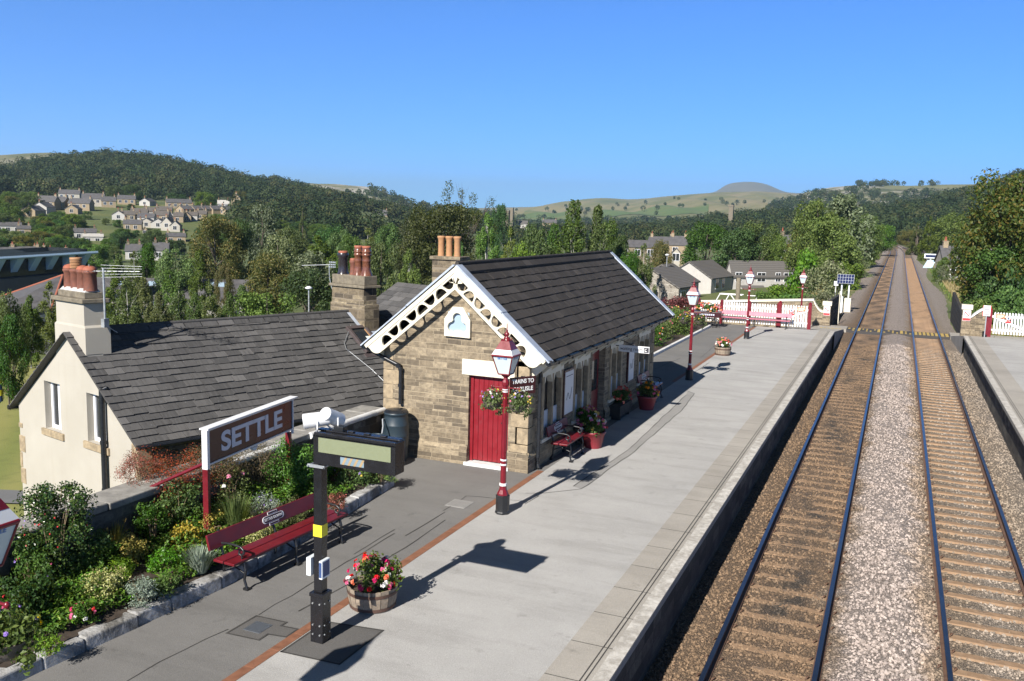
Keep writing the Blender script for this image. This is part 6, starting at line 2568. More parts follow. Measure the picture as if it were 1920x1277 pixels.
# far houses right of the station roof
def far_house(px, py, wpx, label, hpx=None, axis=0, D=None, wallm='rubble', roofm='slatefar', name='house', group=None, chim=True, gable=False, eh=None, cat='house', l_=None):
    """py is the ground line; the house is placed where that line meets the ground (or at depth D)"""
    P = at(px, py, D=D) if D else hit(px, py)
    if P is None:
        return
    d = float(np.dot(P - CP, cF))
    wd = wpx / FPX * d
    yaw = math.atan2(P[0], P[1])
    if gable:
        rz = -yaw - R(axis)
        w_, l = wd, l_ or wd * 1.4
        o = P
        ll = (float(P[0]), float(P[1]), float(P[2]))
        ch = [(0, .5, .6, .7)] if chim else []
    else:
        rz = -yaw - R(axis) + R(-90)
        w_, l = max(6., min(9, wd * .6)), wd
        xd = V((math.cos(yaw), -math.sin(yaw), 0)) * (wd / 2)
        ll = (float(P[0]) - xd.x, float(P[1]) - xd.y, float(P[2]))
        ch = [(0, .5, .8, .7), (0, l - .5, .8, .7)] if chim else []
    hh = (hpx / FPX * d) if hpx else 7.5
    e = eh or hh * .58
    wins = []
    if d < 480 and not gable:
        k = 0
        u = 1.4
        while u < l - 1:
            wins += [('R', u, e - 1.7, 1.1, 1.2)] + ([('R', u, e - 4.2, 1.1, 1.2)] if e > 4.6 else [])
            u += 2.6
    elif gable and d < 480:
        wins = [('F', 0, e - 1.4, 1.2, 1.3)]
    return house(name, label, ll, rz, w_, l, e, hh, wallm, roofm, group=group, chim=ch, wins=wins[:10], found=6, cat=cat)


far_house(1205, 478, 90, 'long dark blue slated building seen right of the station ridge', 26, 0, 190, 'stonedark', 'slatefar', 'long_shed', chim=False, cat='building')
far_house(1240, 470, 44, 'grey roofed stone house behind the orange tree', 25, 8, 215, 'quoin', 'slatefar')
far_house(1272, 480, 32, 'stone house with grey roof right of the orange tree', 36, 5, 200, 'quoin', 'slatefar')
far_house(1267, 486, 15, 'small cream gabled house right of the orange tree', 20, 0, 165, 'render', 'slatefar', gable=True, chim=False)
far_house(1478, 505, 40, 'tall white house with red chimney pots beside the big sycamore', 62, 5, 150, 'palerender', 'slatefar', eh=3.6)
far_house(1808, 545, 92, 'low house with purple slate roof among the trees right of the line', 80, -12, 118, 'render', 'slatefar', eh=3.6)
far_house(975, 428, 30, 'pale grey shed roof far off beyond the beech tree', 14, 0, 620, 'palerender', 'tilegrey', chim=False, name='far_shed', cat='shed')
far_house(1030, 426, 26, 'faint grey farmhouse among trees left of the feathery tree', 14, 0, 640, 'quoin', 'slatefar', name='farmhouse')
far_house(713, 416, 26, 'pale stone farmhouse standing alone above the green field', 22, 0, 560, 'quoin', 'slatefar', name='farmhouse')
for px, D, wpx, lab in ((950, 610, 12, 'square stone church tower beyond the beech tree'), (1369, 520, 8, 'tall thin mill chimney above the dark woods')):
    c = at(px, 430, D=D)
    wd = wpx / FPX * D
    mb = MB()
    h1 = 15 if wpx > 10 else 17
    T = Matrix.Translation((float(c[0]), float(c[1]), float(c[2]) - 3))
    mb.box(-wd / 2, -wd / 2, 0, wd / 2, wd / 2, h1, 0, T)
    if wpx > 10:
        mb.box(-wd / 2 - .3, -wd / 2 - .3, h1, wd / 2 + .3, wd / 2 + .3, h1 + .8, 0, T)
        mb.box(wd / 2 + .4, -.8, 0, wd / 2 + 2.4, .8, h1 + 2.5, 0, T)
    else:
        mb.box(-wd / 2 - .2, -wd / 2 - .2, h1 - 1, wd / 2 + .2, wd / 2 + .2, h1 - .3, 0, T)
    tag(mb.build('church_tower' if wpx > 10 else 'mill_chimney', 'capstone'), lab, 'tower' if wpx > 10 else 'chimney')

# the school buildings at far left
c = at(60, 500, D=105)
t = thing('school_hall', 'long low school hall with pale blue curved canopy and dark glass', 'building', (float(c[0]), float(c[1]), -6))
e0, e1 = at(-140, 492, D=98), at(172, 473, D=118)
e0, e1 = V(e0), V(e1)
OS = V((float(c[0]), float(c[1]), -6))
dv = (e1 - e0)
dn = dv.normalized()
bk = V((-dn.y, dn.x, 0))
mb = MB()
pr = [(-1.2, .0), (-1.1, .22), (3, -.35), (8, -1.7), (8, -2.0), (3, -.6), (-1.1, -.12)]
vs = [e0 + bk * a + V((0, 0, b)) for a, b in pr] + [e1 + bk * a + V((0, 0, b)) for a, b in pr]
n = len(pr)
mb.add(vs, [tuple(range(n)), tuple(range(2 * n - 1, n - 1, -1))] + [(k, (k + 1) % n, (k + 1) % n + n, k + n) for k in range(n)])
rf = wb(mb, OS).build('roof_canopy', 'paleblue', t)
mb = MB()
for a, b, z0, z1 in ((.8, 8, -2.5, .4),):
    vs = [e0 + bk * a + V((0, 0, z0)), e1 + bk * a + V((0, 0, z0)), e1 + bk * a + V((0, 0, z1)), e0 + bk * a + V((0, 0, z1))]
    vs += [p + bk * (b - a) for p in vs]
    mb.add(vs, [(0, 1, 2, 3), (7, 6, 5, 4), (0, 3, 7, 4), (1, 5, 6, 2), (0, 4, 5, 1)])
wb(mb, OS).build('glass_wall', 'glass', t)
for k in range(9):
    mb = MB()
    p = e0 + dv * ((k + .4) / 9)
    q = p + dn * .9
    vs = [p + bk * -.7 + V((0, 0, -.1)), q + bk * -.7 + V((0, 0, -.1)), q + bk * .78 + V((0, 0, -1.9)), p + bk * .78 + V((0, 0, -1.9)), p + bk * .78 + V((0, 0, -.1)), q + bk * .78 + V((0, 0, -.1))]
    mb.add(vs, [(0, 1, 2, 3), (0, 4, 5, 1), (0, 3, 4), (1, 5, 2)])
    wb(mb, OS).build('bracket', 'paleblue', t)
mb = MB()
vs = [e0 + bk * -.5 + V((0, 0, -2.5)), e1 + bk * -.5 + V((0, 0, -2.5)), e1 + bk * 9 + V((0, 0, -2.5)), e0 + bk * 9 + V((0, 0, -2.5))]
vs += [V((p.x, p.y, -7)) for p in vs]
mb.add(vs, [(0, 1, 2, 3), (4, 5, 1, 0), (5, 6, 2, 1), (6, 7, 3, 2), (7, 4, 0, 3)])
wb(mb, OS).build('lower_wall', 'slatefar', t)
t = thing('school_block', 'low grey roofed school block in front of the blue canopy hall', 'building', (-60, 62, -6))
r0, r1, r2, r3 = V(at(-60, 612, D=74)), V(at(96, 580, D=80)), V(at(118, 516, D=88)), V(at(-60, 590, D=84))
OB = V((-60, 62, -6))
mb = MB()
mb.add([r0, r1, r2, r3 + V((0, 0, .6))], [(0, 1, 2, 3)])
mb.add([r0 + V((0, 0, -.25)), r1 + V((0, 0, -.25)), r0, r1], [(0, 1, 3, 2)])
b2 = r2 + (r2 - r1) * .9 + V((0, 0, -3.2))
b3 = r3 + (r3 - r0) * .9 + V((0, 0, -3.2))
mb.add([r3 + V((0, 0, .6)), r2, b2, b3], [(0, 1, 2, 3)])
rf = wb(mb, OB).build('roof', 'slatefar', t)
mb = MB()
mb.tube([r2, r3 + V((0, 0, .6))], .13, 6)
mb.tube([r1, r2], .13, 6)
wb(mb, OB).build('ridge_tiles', 'terra_red', rf)
mb = MB()
vs = [r0, r1, r2 + V((0, 0, -1)), b2, b3]
lo = [V((p.x, p.y, -6.5)) for p in vs]
mb.add([p + V((0, 0, -.3)) for p in vs] + lo, [(0, 5, 6, 1), (1, 6, 7, 2), (2, 7, 8, 3), (3, 8, 9, 4)])
wb(mb, OB).build('wall', 'palerender', t)
c = at(335, 560, D=95)
t = house('school_wing', 'grey roofed building with a row of skylights glimpsed through the birches', (float(c[0]) - 12, float(c[1]), -6), R(-90 + 30), 9, 17, 3.0, float(at(335, 530, D=97)[2]) + 6, 'palerender', 'slatefar', cat='building')
rf = [q for q in t.children if q.name.startswith('roof')][0]
hh_ = 4.5
eh_, rh_ = 3.0, float(at(335, 530, D=97)[2]) + 6
for k in range(8):
    mb = MB()
    y = 3.0 + k * 1.5
    a, b = .8, 1.9
    z = lambda x: rh_ + .2 - (rh_ - eh_) * x / hh_
    mb.add([(a, y, z(a)), (b, y, z(b)), (b, y + 1.0, z(b)), (a, y + 1.0, z(a))], [(0, 1, 2, 3)])
    mb.build('skylight', 'trefoilglass', rf)
# goal post at the left edge
c = at(1, 742, z=-3.0)
t = thing('goal_post', 'padded yellow and blue goal post at the left edge of the lawn', 'goal post', (float(c[0]) - .1, float(c[1]), -3.3))
for k in range(4):
    mb = MB()
    mb.lathe([(.16, .0 + k * .3), (.16, .3 + k * .3)], 14)
    mb.build('pad', 'signblue' if k % 2 == 0 else 'yellow', t)
mb = MB()
mb.cyl((0, 0, 1.2), (0, 0, 1.25), .05, n=10)
mb.build('post', 'white', t)
# ================================================================== town on the hillside
ORD = ['leftmost', 'second from left', 'third from left', 'fourth from left', 'fifth from left', 'sixth from left', 'seventh from left', 'eighth from left', 'ninth from left', 'tenth from left', 'eleventh from left', 'twelfth from left']


HRECT = []


def row(items, what, where, group):
    HRECT.extend((q[0] - q[2] / 2 - 4, q[1] - q[3] - 4, q[0] + q[2] / 2 + 4, q[1]) for q in items)
    for i, (px, py, w_, h_, ax, gb, wm, rm) in enumerate(sorted(items)):
        far_house(px, py, w_ * 1.12, f'{what}, {ORD[i]} {where}', h_ * 1.25, ax, None, wm, rm, group=group, gable=gb)


Q, Wt, Cm, Sf, Sw = 'quoin', 'palerender', 'render', 'slatefar', 'slatewarm'
row([(53, 407, 24, 17, 30, True, Q, Sf), (74, 400, 24, 16, 25, True, Wt, Sf), (92, 393, 32, 20, 25, False, Q, Sf), (116, 392, 22, 18, 25, False, Q, Sf), (134, 402, 20, 14, 15, True, Q, Sf), (154, 394, 34, 17, 20, False, Q, Sf)],
    'gabled stone house', 'in the cluster at far left of town', 'houses at the left end of the town')
row([(132, 374, 32, 14, 10, False, Cm, Sf), (176, 386, 34, 18, 5, False, Cm, Sf), (204, 388, 22, 15, 0, False, Q, Sf), (238, 383, 28, 13, 5, False, Q, Sf), (271, 386, 18, 11, 25, True, Wt, Sf), (294, 374, 17, 15, 10, False, Wt, Sf), (335, 390, 40, 13, -5, False, Q, Sf), (419, 392, 18, 13, 0, False, Wt, Wt), (443, 387, 16, 18, 10, True, Q, Sf)],
    'house', 'in the upper scattered row under the wooded hill', 'scattered houses under the wooded hill')
row([(337, 401, 24, 12, 60, True, Q, Sf), (360, 401, 20, 12, 60, True, Q, Sf), (377, 401, 18, 12, 60, True, Q, Sf), (394, 401, 19, 12, 60, True, Q, Sf), (416, 402, 24, 12, 60, True, Q, Sf), (440, 403, 22, 11, 60, True, Q, Sf)],
    'stone gabled house', 'in the even row of six', 'row of six gabled houses')
row([(222, 413, 20, 14, 10, True, Wt, Sw), (240, 412, 22, 13, 0, False, Q, Sw), (262, 410, 26, 15, 5, False, Q, Sw), (284, 407, 24, 14, 0, False, Wt, Sw), (308, 404, 26, 13, 5, False, Q, Sw), (276, 418, 26, 14, 10, False, Wt, Sf), (304, 415, 24, 15, 10, False, Q, Sw), (320, 416, 15, 14, 0, True, Wt, Sf), (336, 416, 15, 14, 5, False, Q, Sw), (350, 416, 14, 14, 5, True, Q, Sf), (363, 413, 14, 12, 5, False, Wt, Sw), (379, 410, 16, 12, 5, False, Q, Sw)],
    'grey or cream estate house', 'of the crowded middle row', 'crowded estate houses in the middle of the town')
row([(250, 430, 28, 14, 5, False, Q, Sf), (274, 427, 22, 14, 10, True, Cm, Sf), (296, 428, 22, 14, 10, True, Wt, Sf), (312, 433, 18, 20, 20, True, Cm, Sf), (328, 435, 16, 16, 10, True, Cm, Sf)],
    'pale gabled house', 'of the lowest row of houses', 'lowest row of pale gabled houses')
row([(15, 432, 40, 12, 0, False, Wt, Sf), (45, 436, 20, 10, 0, False, Q, Sf)], 'long low building', 'among trees below the far left houses', 'long low buildings below the houses')
row([(160, 445, 34, 13, 0, False, Wt, Sf), (175, 450, 30, 9, 0, False, Wt, Wt)], 'white flat building', 'above the aerial of the cream chimney', 'white buildings above the cream chimney')
row([(12, 482, 28, 14, 5, False, Q, Sf), (48, 482, 44, 15, 5, False, Q, Sf), (75, 482, 20, 13, 5, False, Q, Sf), (110, 482, 30, 10, 5, False, Q, Sf)], 'slate roofed terrace house', 'just above the blue canopy', 'terrace houses above the blue canopy')
row([(252, 486, 24, 22, 5, False, Wt, Sf), (303, 487, 24, 25, 5, False, Wt, Sf), (330, 452, 30, 12, 0, False, Q, Sf)], 'grey roofed house', 'of those seen between the middle trees', 'grey roofed houses among the middle trees')
far_house(272, 441, 8, 'square stone chimney block left of the orange tree', 16, 0, None, 'quoin', 'quoin', gable=True, chim=False, name='stone_tower', cat='tower')

# ================================================================== hills
HILLS = {}


def hill(name, prof, Dr, Df, mat_, pw=1.15, back=2.2, noise=.0, nz=60):
    px = np.array([p[0] for p in prof], float)
    py = np.array([p[1] for p in prof], float)
    cols = np.linspace(px[0], px[-1], max(60, int((px[-1] - px[0]) / 6)))
    rid = np.interp(cols, px, py)
    k = np.array([1, 2, 3, 2, 1.]) / 9
    rp_ = np.convolve(np.pad(rid, 2, 'edge'), k, 'valid')
    ts = np.concatenate([np.linspace(0, 1, 40), np.linspace(1.05, back, 14)])
    G = np.zeros((len(cols), len(ts), 3))
    for i, (c, y) in enumerate(zip(cols, rp_)):
        d = ray(c, y)
        t = Dr / math.hypot(d[0], d[1])
        top = CP + d * t
        u = d[:2] / np.linalg.norm(d[:2])
        foot = u * Df
        zf = float(ground(foot[0], foot[1])) - 1.5
        for j, q in enumerate(ts):
            if q <= 1:
                D_ = Df + (Dr - Df) * q
                z = zf + (top[2] - zf) * (q ** pw) * (1 - .0 * q)
                z += noise * math.sin(i * .23 + q * 9) * math.sin(q * 14 + i * .11) * q * (1 - q) * 4
            else:
                D_ = Df + (Dr - Df) * q
                e = (q - 1) / (back - 1)
                z = top[2] - (top[2] - zf) * (.04 * e + .96 * e * e)
            G[i, j] = (u[0] * D_, u[1] * D_, z)
    n0, n1 = G.shape[:2]
    ii = np.arange(n0 * n1).reshape(n0, n1)
    f = np.stack([ii[:-1, :-1], ii[1:, :-1], ii[1:, 1:], ii[:-1, 1:]], -1).reshape(-1, 4)
    o = addmesh(name, mesh_np(name, G.reshape(-1, 3), f, mat_, smooth=True))
    tag(o, kind='structure')
    HILLS[name] = (cols, ts, G)
    return o


def on_hill(name, px, t):
    cols, ts, G = HILLS[name]
    i = np.clip(np.interp(px, cols, np.arange(len(cols))), 0, len(cols) - 1.001)
    j = np.clip(np.interp(t, ts, np.arange(len(ts))), 0, len(ts) - 1.001)
    i0, j0 = i.astype(int), j.astype(int)
    a, b = (i - i0)[:, None], (j - j0)[:, None]
    return (G[i0, j0] * (1 - a) + G[i0 + 1, j0] * a) * (1 - b) + (G[i0, j0 + 1] * (1 - a) + G[i0 + 1, j0 + 1] * a) * b


# bare ridges are given a little lower than the seen skyline where woods stand on them
hill('wooded_hill', [(-260, 335), (-120, 325), (0, 331), (60, 317), (130, 306), (190, 302), (250, 304), (330, 314), (400, 331), (470, 348), (520, 366), (580, 386), (640, 402), (700, 411), (760, 414)], 900, 560, 'hill_wood', 1.0)
hill('wooded_ridge', [(420, 366), (470, 350), (500, 345), (525, 345), (560, 357), (600, 370), (650, 383), (700, 394), (760, 402), (860, 408), (960, 412)], 1150, 640, 'hill_wood', 1.0)
hill('limestone_scar_hill', [(380, 352), (480, 350), (540, 345), (600, 345), (645, 347), (690, 350), (720, 359), (745, 372), (780, 384), (830, 395), (900, 402)], 1500, 900, 'hill_scar', .85, noise=8)
hill('pale_fell', [(-400, 300), (-100, 295), (0, 291), (60, 287), (100, 286), (140, 291), (200, 302), (300, 330)], 1700, 1000, 'hill_pale', 1.0)
hill('moorland_hill', [(860, 403), (930, 397), (960, 394), (1000, 389), (1060, 378), (1100, 373.5), (1130, 371), (1180, 374), (1210, 372.5), (1250, 368), (1300, 364), (1350, 360.5), (1420, 359), (1470, 361.5), (1520, 366), (1600, 374), (1700, 385)], 3200, 1250, 'hill_moor', .8, noise=10)
hill('distant_moor', [(800, 392), (900, 390), (950, 389), (990, 388), (1030, 388), (1100, 390)], 4600, 3300, 'hill_moor', .8)
hill('flat_topped_mountain', [(1290, 367), (1330, 362), (1345, 359.5), (1354, 350.5), (1364, 345), (1380, 342), (1402, 340.6), (1420, 341.6), (1436, 345), (1452, 351.5), (1468, 359), (1482, 361.5), (1520, 362.5), (1600, 368)], 7600, 5600, 'hill_ben', .9)
hill('wooded_slope', [(1000, 440), (1100, 440), (1180, 438), (1250, 433), (1330, 422), (1400, 413), (1460, 409), (1530, 408), (1600, 406), (1660, 402), (1720, 393), (1770, 381), (1820, 368), (1870, 354), (1920, 339), (2000, 318)], 800, 400, 'hill_wood', 1.0)
hill('limestone_escarpment', [(1440, 378), (1480, 370), (1510, 361), (1535, 355), (1562, 351), (1600, 347.5), (1650, 348), (1700, 349), (1760, 347), (1850, 345), (1900, 338), (2000, 330)], 1900, 950, 'hill_scar', .75, noise=8)


def field(name, hn, quad, mat_):
    """pasture laid on a hillside: (px, t) corners"""
    n = 14
    a = np.linspace(0, 1, n)
    U, Vv = np.meshgrid(a, a)
    q = np.array(quad, float)
    P = (q[0] * ((1 - U) * (1 - Vv))[..., None] + q[1] * (U * (1 - Vv))[..., None] + q[2] * (U * Vv)[..., None] + q[3] * ((1 - U) * Vv)[..., None]).reshape(-1, 2)
    W3 = on_hill(hn, P[:, 0], P[:, 1])
    W3[:, 2] += .9
    k = np.arange(n * n).reshape(n, n)
    f = np.stack([k[:-1, :-1], k[:-1, 1:], k[1:, 1:], k[1:, :-1]], -1).reshape(-1, 4)
    tag(addmesh(name, mesh_np(name, W3, f, mat_, smooth=True)), kind='structure')


field('tan_field', 'wooded_hill', [(495, .22), (600, .18), (585, .42), (500, .48)], 'drygrassfield')
field('upper_tan_field', 'wooded_hill', [(-30, .30), (90, .34), (75, .48), (-30, .44)], 'drygrassfield')
field('high_pasture', 'wooded_hill', [(325, .40), (350, .40), (352, .47), (322, .48)], 'drygrassfield')
field('green_field', 'wooded_ridge', [(672, .06), (768, .06), (760, .42), (690, .40)], 'hill_field')
field('escarpment_pasture', 'limestone_escarpment', [(1662, .78), (1860, .76), (1880, .985), (1655, .975)], 'hill_pasture2')
field('valley_field', 'wooded_slope', [(1683, .12), (1706, .12), (1702, .40), (1684, .40)], 'hill_field')
field('moor_pasture', 'moorland_hill', [(960, .15), (1090, .10), (1060, .38), (985, .36)], 'hill_field')
field('moor_pasture_strip', 'moorland_hill', [(1120, .16), (1330, .16), (1330, .32), (1130, .28)], 'hill_field')


def wood(name, label, hn, n, px0, px1, t0, t1, rad, lq, lsz, mat_, keep=None, cat='woodland', ps=1.0, base=None):
    """a far-off wood that reads as one mass of crowns"""
    px = nr.uniform(px0, px1, n * 3)
    t = t0 + (t1 - t0) * nr.uniform(0, 1, n * 3) ** ps
    if keep is not None:
        m_ = keep(px, t)
        px, t = px[m_], t[m_]
    px, t = px[:n], t[:n]
    base = on_hill(hn, px, t) if base is None else base
    n = len(base)
    r = rad * nr.uniform(.6, 1.35, n)
    h = r * nr.uniform(.9, 1.45, n)
    nb = 3
    C_ = []
    Rr = []
    for q in range(nb):
        a = nr.uniform(0, 6.28, n)
        rr = r * nr.uniform(.05, .42, n)
        C_.append(np.stack([base[:, 0] + rr * np.cos(a), base[:, 1] + rr * np.sin(a), base[:, 2] + h * nr.uniform(.45, .95, n)], -1))
        Rr.append(r * nr.uniform(.55, .8, n))
    C_ = np.stack(C_, 1)
    Rr = np.stack(Rr, 1)
    k = nr.integers(0, nb, (n, lq))
    ar = np.arange(n)[:, None]
    d = nr.normal(size=(n, lq, 3))
    d[..., 2] += .5
    d = unit(d)
    P = C_[ar, k] + d * (Rr[ar, k] * nr.uniform(.86, 1.04, (n, lq)))[..., None]
    N = unit(d + nr.normal(size=d.shape) * .17)
    v, f = leafquads(P.reshape(-1, 3), N.reshape(-1, 3), lsz, lsz * .85)
    me = mesh_np(name, v, f, mat_)
    # tint of each tree
    at_ = me.attributes.new('treetint', 'FLOAT', 'FACE')
    at_.data.foreach_set('value', np.repeat(nr.uniform(0, 1, n), lq).astype(np.float32))
    tag(addmesh(name, me), label, cat, kind='stuff')


wood('hill_woodland', 'dense mixed wood covering the big hill above the town', 'wooded_hill', 2700, -280, 770, .02, 1.02, 5.6, 110, 1.45, 'l_farwood',
     keep=lambda p, t: ~(((p > 490) & (p < 605) & (t > .14) & (t < .46)) | ((p < 95) & (t < .52) & (t > .25)) | ((p > 318) & (p < 356) & (t > .38) & (t < .5)) | ((p < 470) & (t < .26) & (nr.uniform(size=len(p)) < .55)) | ((p < 40) & (t > .9))))
wood('ridge_woodland', 'wood running along the second ridge right of the big hill', 'wooded_ridge', 1200, 440, 960, .02, 1.01, 6, 95, 1.7, 'l_farwood', keep=lambda p, t: ~((p > 668) & (p < 772) & (t > .03) & (t < .46)))
wood('scar_scrub', 'scattered trees on the limestone scar hill', 'limestone_scar_hill', 220, 560, 900, .3, .98, 5, 60, 2.2, 'l_farwood', keep=lambda p, t: (p > 690) | (t < .55))
wood('slope_woodland', 'broad valley wood rolling across the slope beyond the tracks', 'wooded_slope', 2600, 1000, 2000, .02, 1.0, 5.0, 110, 1.3, 'l_farwood', keep=lambda p, t: ~((p > 1680) & (p < 1708) & (t > .1) & (t < .42)))
wood('escarpment_woodland', 'trees along the foot and top of the pale escarpment', 'limestone_escarpment', 1100, 1440, 1990, .1, .72, 5.5, 60, 2.2, 'l_farwood', keep=lambda p, t: (p < 1510) | (t < .55) | (p > 1880))
wood('skyline_trees', 'small trees dotted along the escarpment skyline', 'limestone_escarpment', 60, 1600, 1760, .9, .99, 5.5, 60, 2.2, 'l_farwood', keep=lambda p, t: (p < 1665) | (nr.uniform(size=len(p)) < .25))
wood('moor_copses', 'scattered copses and hedgerow trees on the pale moorland hill', 'moorland_hill', 80, 930, 1560, .05, .6, 6, 60, 2.8, 'l_farwood', ps=1.5)
wood('moor_edge_woodland', 'band of wood along the foot of the moor', 'moorland_hill', 500, 880, 1560, .0, .07, 5, 60, 2.6, 'l_farwood')

def wood_ground(name, label, n, px0, px1, py0, py1, rad, lq, lsz, keep=None):
    B = []
    while len(B) < n:
        x, y = rng.uniform(px0, px1), rng.uniform(py0, py1)
        if keep is None or keep(x, y):
            P = hit(x, y)
            if P is not None:
                B.append(P)
            else:
                n -= 1
    wood(name, label, 'wooded_hill', len(B), 0, 1, 0, 1, rad, lq, lsz, 'l_farwood', base=np.array(B))


wood_ground('valley_woodland', 'trees filling the valley between the birches and the second ridge', 420, 440, 830, 408, 448, 4.6, 95, 1.2, keep=lambda x, y: not (665 < x < 775 and y < 440))
wood_ground('valley_woodland', 'wooded valley floor beyond the station ridge', 360, 930, 1500, 441, 462, 4.6, 95, 1.2)

# ================================================================== trees
def crown_blobs(kind):
    """blobs in a unit-height frame, crown width ~ 1 (scaled later)"""
    b = []
    if kind in ('oak', 'dense', 'chest', 'autumn', 'pale'):
        for i in range(46):
            a = rng.uniform(0, 6.28)
            z = rng.uniform(.18, .9)
            e = math.sqrt(max(0, 1 - ((z - .48) / .50) ** 2))
            q = .5 * e * (rng.random() ** .4) * .82
            b.append((q * math.cos(a), q * math.sin(a), z, rng.uniform(.085, .15)))
        b.append((0, 0, .90, .09))
    elif kind == 'beech':
        for i in range(60):
            a = rng.uniform(0, 6.28)
            z = rng.uniform(.12, .92)
            e = math.sqrt(max(0, 1 - ((z - .42) / .56) ** 2))
            q = .5 * e * (rng.random() ** .35) * .85
            b.append((q * math.cos(a), q * math.sin(a), z, rng.uniform(.07, .13)))
    elif kind in ('birch', 'willow'):
        for i in range(62):
            a = rng.uniform(0, 6.28)
            z = rng.uniform(.15, .97)
            e = (1 - z) ** .8 * min(1, (z - .02) / .25)
            q = .5 * e * (rng.random() ** .5)
            b.append((q * math.cos(a), q * math.sin(a), z, rng.uniform(.05, .115) * (1.25 - z * .7)))
    elif kind == 'conifer':
        for i in range(60):
            a = rng.uniform(0, 6.28)
            z = rng.uniform(.06, .97)
            e = (1 - z) ** .75
            q = .5 * e * (rng.random() ** .4)
            b.append((q * math.cos(a), q * math.sin(a), z, .03 + .09 * (1 - z)))
    elif kind == 'ash':
        for i in range(30):
            a = rng.uniform(0, 6.28)
            z = rng.uniform(.35, .97)
            e = math.sqrt(max(0, 1 - ((z - .6) / .42) ** 2))
            q = .5 * e * (rng.random() ** .4)
            b.append((q * math.cos(a), q * math.sin(a), z, rng.uniform(.05, .09)))
    elif kind == 'bush':
        for i in range(26):
            a = rng.uniform(0, 6.28)
            z = rng.uniform(.05, .85)
            e = math.sqrt(max(0, 1 - (z / .98) ** 2))
            q = .5 * e * (rng.random() ** .5) * .85
            b.append((q * math.cos(a), q * math.sin(a), z, rng.uniform(.10, .2)))
    return b


def tree_proto(kind, leaf, nl, ls, asp, bark='trunk', droop=0., hw=.75, shell=(.5, 1.08)):
    """hw: crown width / height.  returns trunk mesh, crown mesh for height 1"""
    bl = crown_blobs(kind)
    P, N = blobpoints(bl, nl, .25, shell)
    sc_ = np.array([hw, hw, 1])
    P = P * sc_
    # loose sprays at the outline
    v, f = leafquads(P, N, ls, ls * asp, droop)
    cm = mesh_np('crown', v, f, leaf)
    mb = MB()
    tw = rng.uniform(-.02, .02)
    r0 = {'bush': .01, 'birch': .009, 'willow': .012, 'ash': .010}.get(kind, .020)
    if kind != 'bush':
        pts = [(0, 0, -.12), (tw, 0, .15), (tw * 2, tw, .4), (tw, tw * 2, .7), (0, 0, .93)]
        mb.tube(pts, r0, 7, r1=r0 * .2)
    nb = 14 if kind != 'ash' else 60
    for i in range(nb):
        q = bl[rng.randrange(len(bl))]
        e = V((q[0] * hw, q[1] * hw, q[2]))
        z0 = max(.02, q[2] * rng.uniform(.3, .75)) if kind != 'bush' else -.05
        s = V((0, 0, z0))
        m_ = s.lerp(e, .5) + V((0, 0, .04))
        mb.tube([s, m_, e], r0 * .4, 5, r1=r0 * .08)
        if kind in ('ash', 'birch'):
            for _ in range(3):
                e2 = e + V((rng.uniform(-.09, .09), rng.uniform(-.09, .09), rng.uniform(0, .10)))
                mb.tube([m_.lerp(e, .5), e2], r0 * .14, 4, r1=r0 * .04)
    tmp = mb.build('trunk', bark)
    tm = tmp.data
    bpy.data.objects.remove(tmp)
    return tm, cm


SPEC = {
    'oak': ('oak', 'l_oak', 11000, .028, .8, 'trunk', 0, .85),
    'dense': ('dense', 'l_dense', 11000, .028, .8, 'trunk', 0, .8),
    'bright': ('oak', 'l_bright', 11000, .028, .8, 'trunk', 0, .85),
    'birch': ('birch', 'l_birch', 12000, .020, .6, 'birchbark', .25, .5),
    'birchg': ('birch', 'l_oak', 12000, .022, .6, 'birchbark', .2, .55),
    'willow': ('willow', 'l_bright', 12000, .024, .45, 'birchbark', .5, .6),
    'beech': ('beech', 'l_olive', 15000, .024, .75, 'trunk', .3, .9),
    'autumn': ('autumn', 'l_autumn', 11500, .027, .8, 'trunk', .1, .9),
    'chest': ('chest', 'l_chest', 15000, .027, .6, 'trunk', .35, .9),
    'pale': ('pale', 'l_pale', 5200, .036, .7, 'trunk', 0, .7),
    'conifer': ('conifer', 'l_conifer', 6500, .030, .6, 'trunk', .4, .45),
    'ash': ('ash', 'l_olive', 3600, .018, .6, 'trunk', .1, .9),
    'bush': ('bush', 'l_oak', 2600, .075, .8, 'stem', 0, 1.3),
    'bushb': ('bush', 'l_bright', 2600, .075, .8, 'stem', 0, 1.3),
    'bushp': ('bush', 'l_pale', 2600, .065, .5, 'stem', 0, 1.3),
    'bushd': ('bush', 'l_dense', 2600, .075, .8, 'stem', 0, 1.3),
    'bushplum': ('bush', 'l_plum', 2600, .075, .8, 'stem', 0, 1.3),
}
PROTO = {}


def proto(kind, var):
    k = (kind, var)
    if k not in PROTO:
        PROTO[k] = tree_proto(*SPEC[kind])
    return PROTO[k]


def tree(px, pyt, D, wpx, kind, label, group=None, var=None, zg=None, name=None):
    P = at(px, pyt, D=D)
    zg = float(ground(P[0], P[1])) - .1 if zg is None else zg
    H = max(1.0, float(P[2]) - zg)
    W_ = wpx / FPX * D
    hw = SPEC[kind][7]
    W_ *= 1.22 if kind in ('birch', 'birchg') else 1.0
    s = W_ / (hw * H)
    tm, cm = proto(kind, rng.randrange(2) if var is None else var)
    bushy = kind.startswith('bush')
    t = thing(name or ('shrub' if bushy else kind_name[kind]), label, 'shrub' if bushy else 'tree', (float(P[0]), float(P[1]), zg), rng.uniform(0, 6.28), group)
    t.scale = (H * s, H * s, H)
    addmesh('stem' if bushy else 'trunk', tm, t)
    addmesh('foliage' if bushy else 'crown', cm, t)
    return t


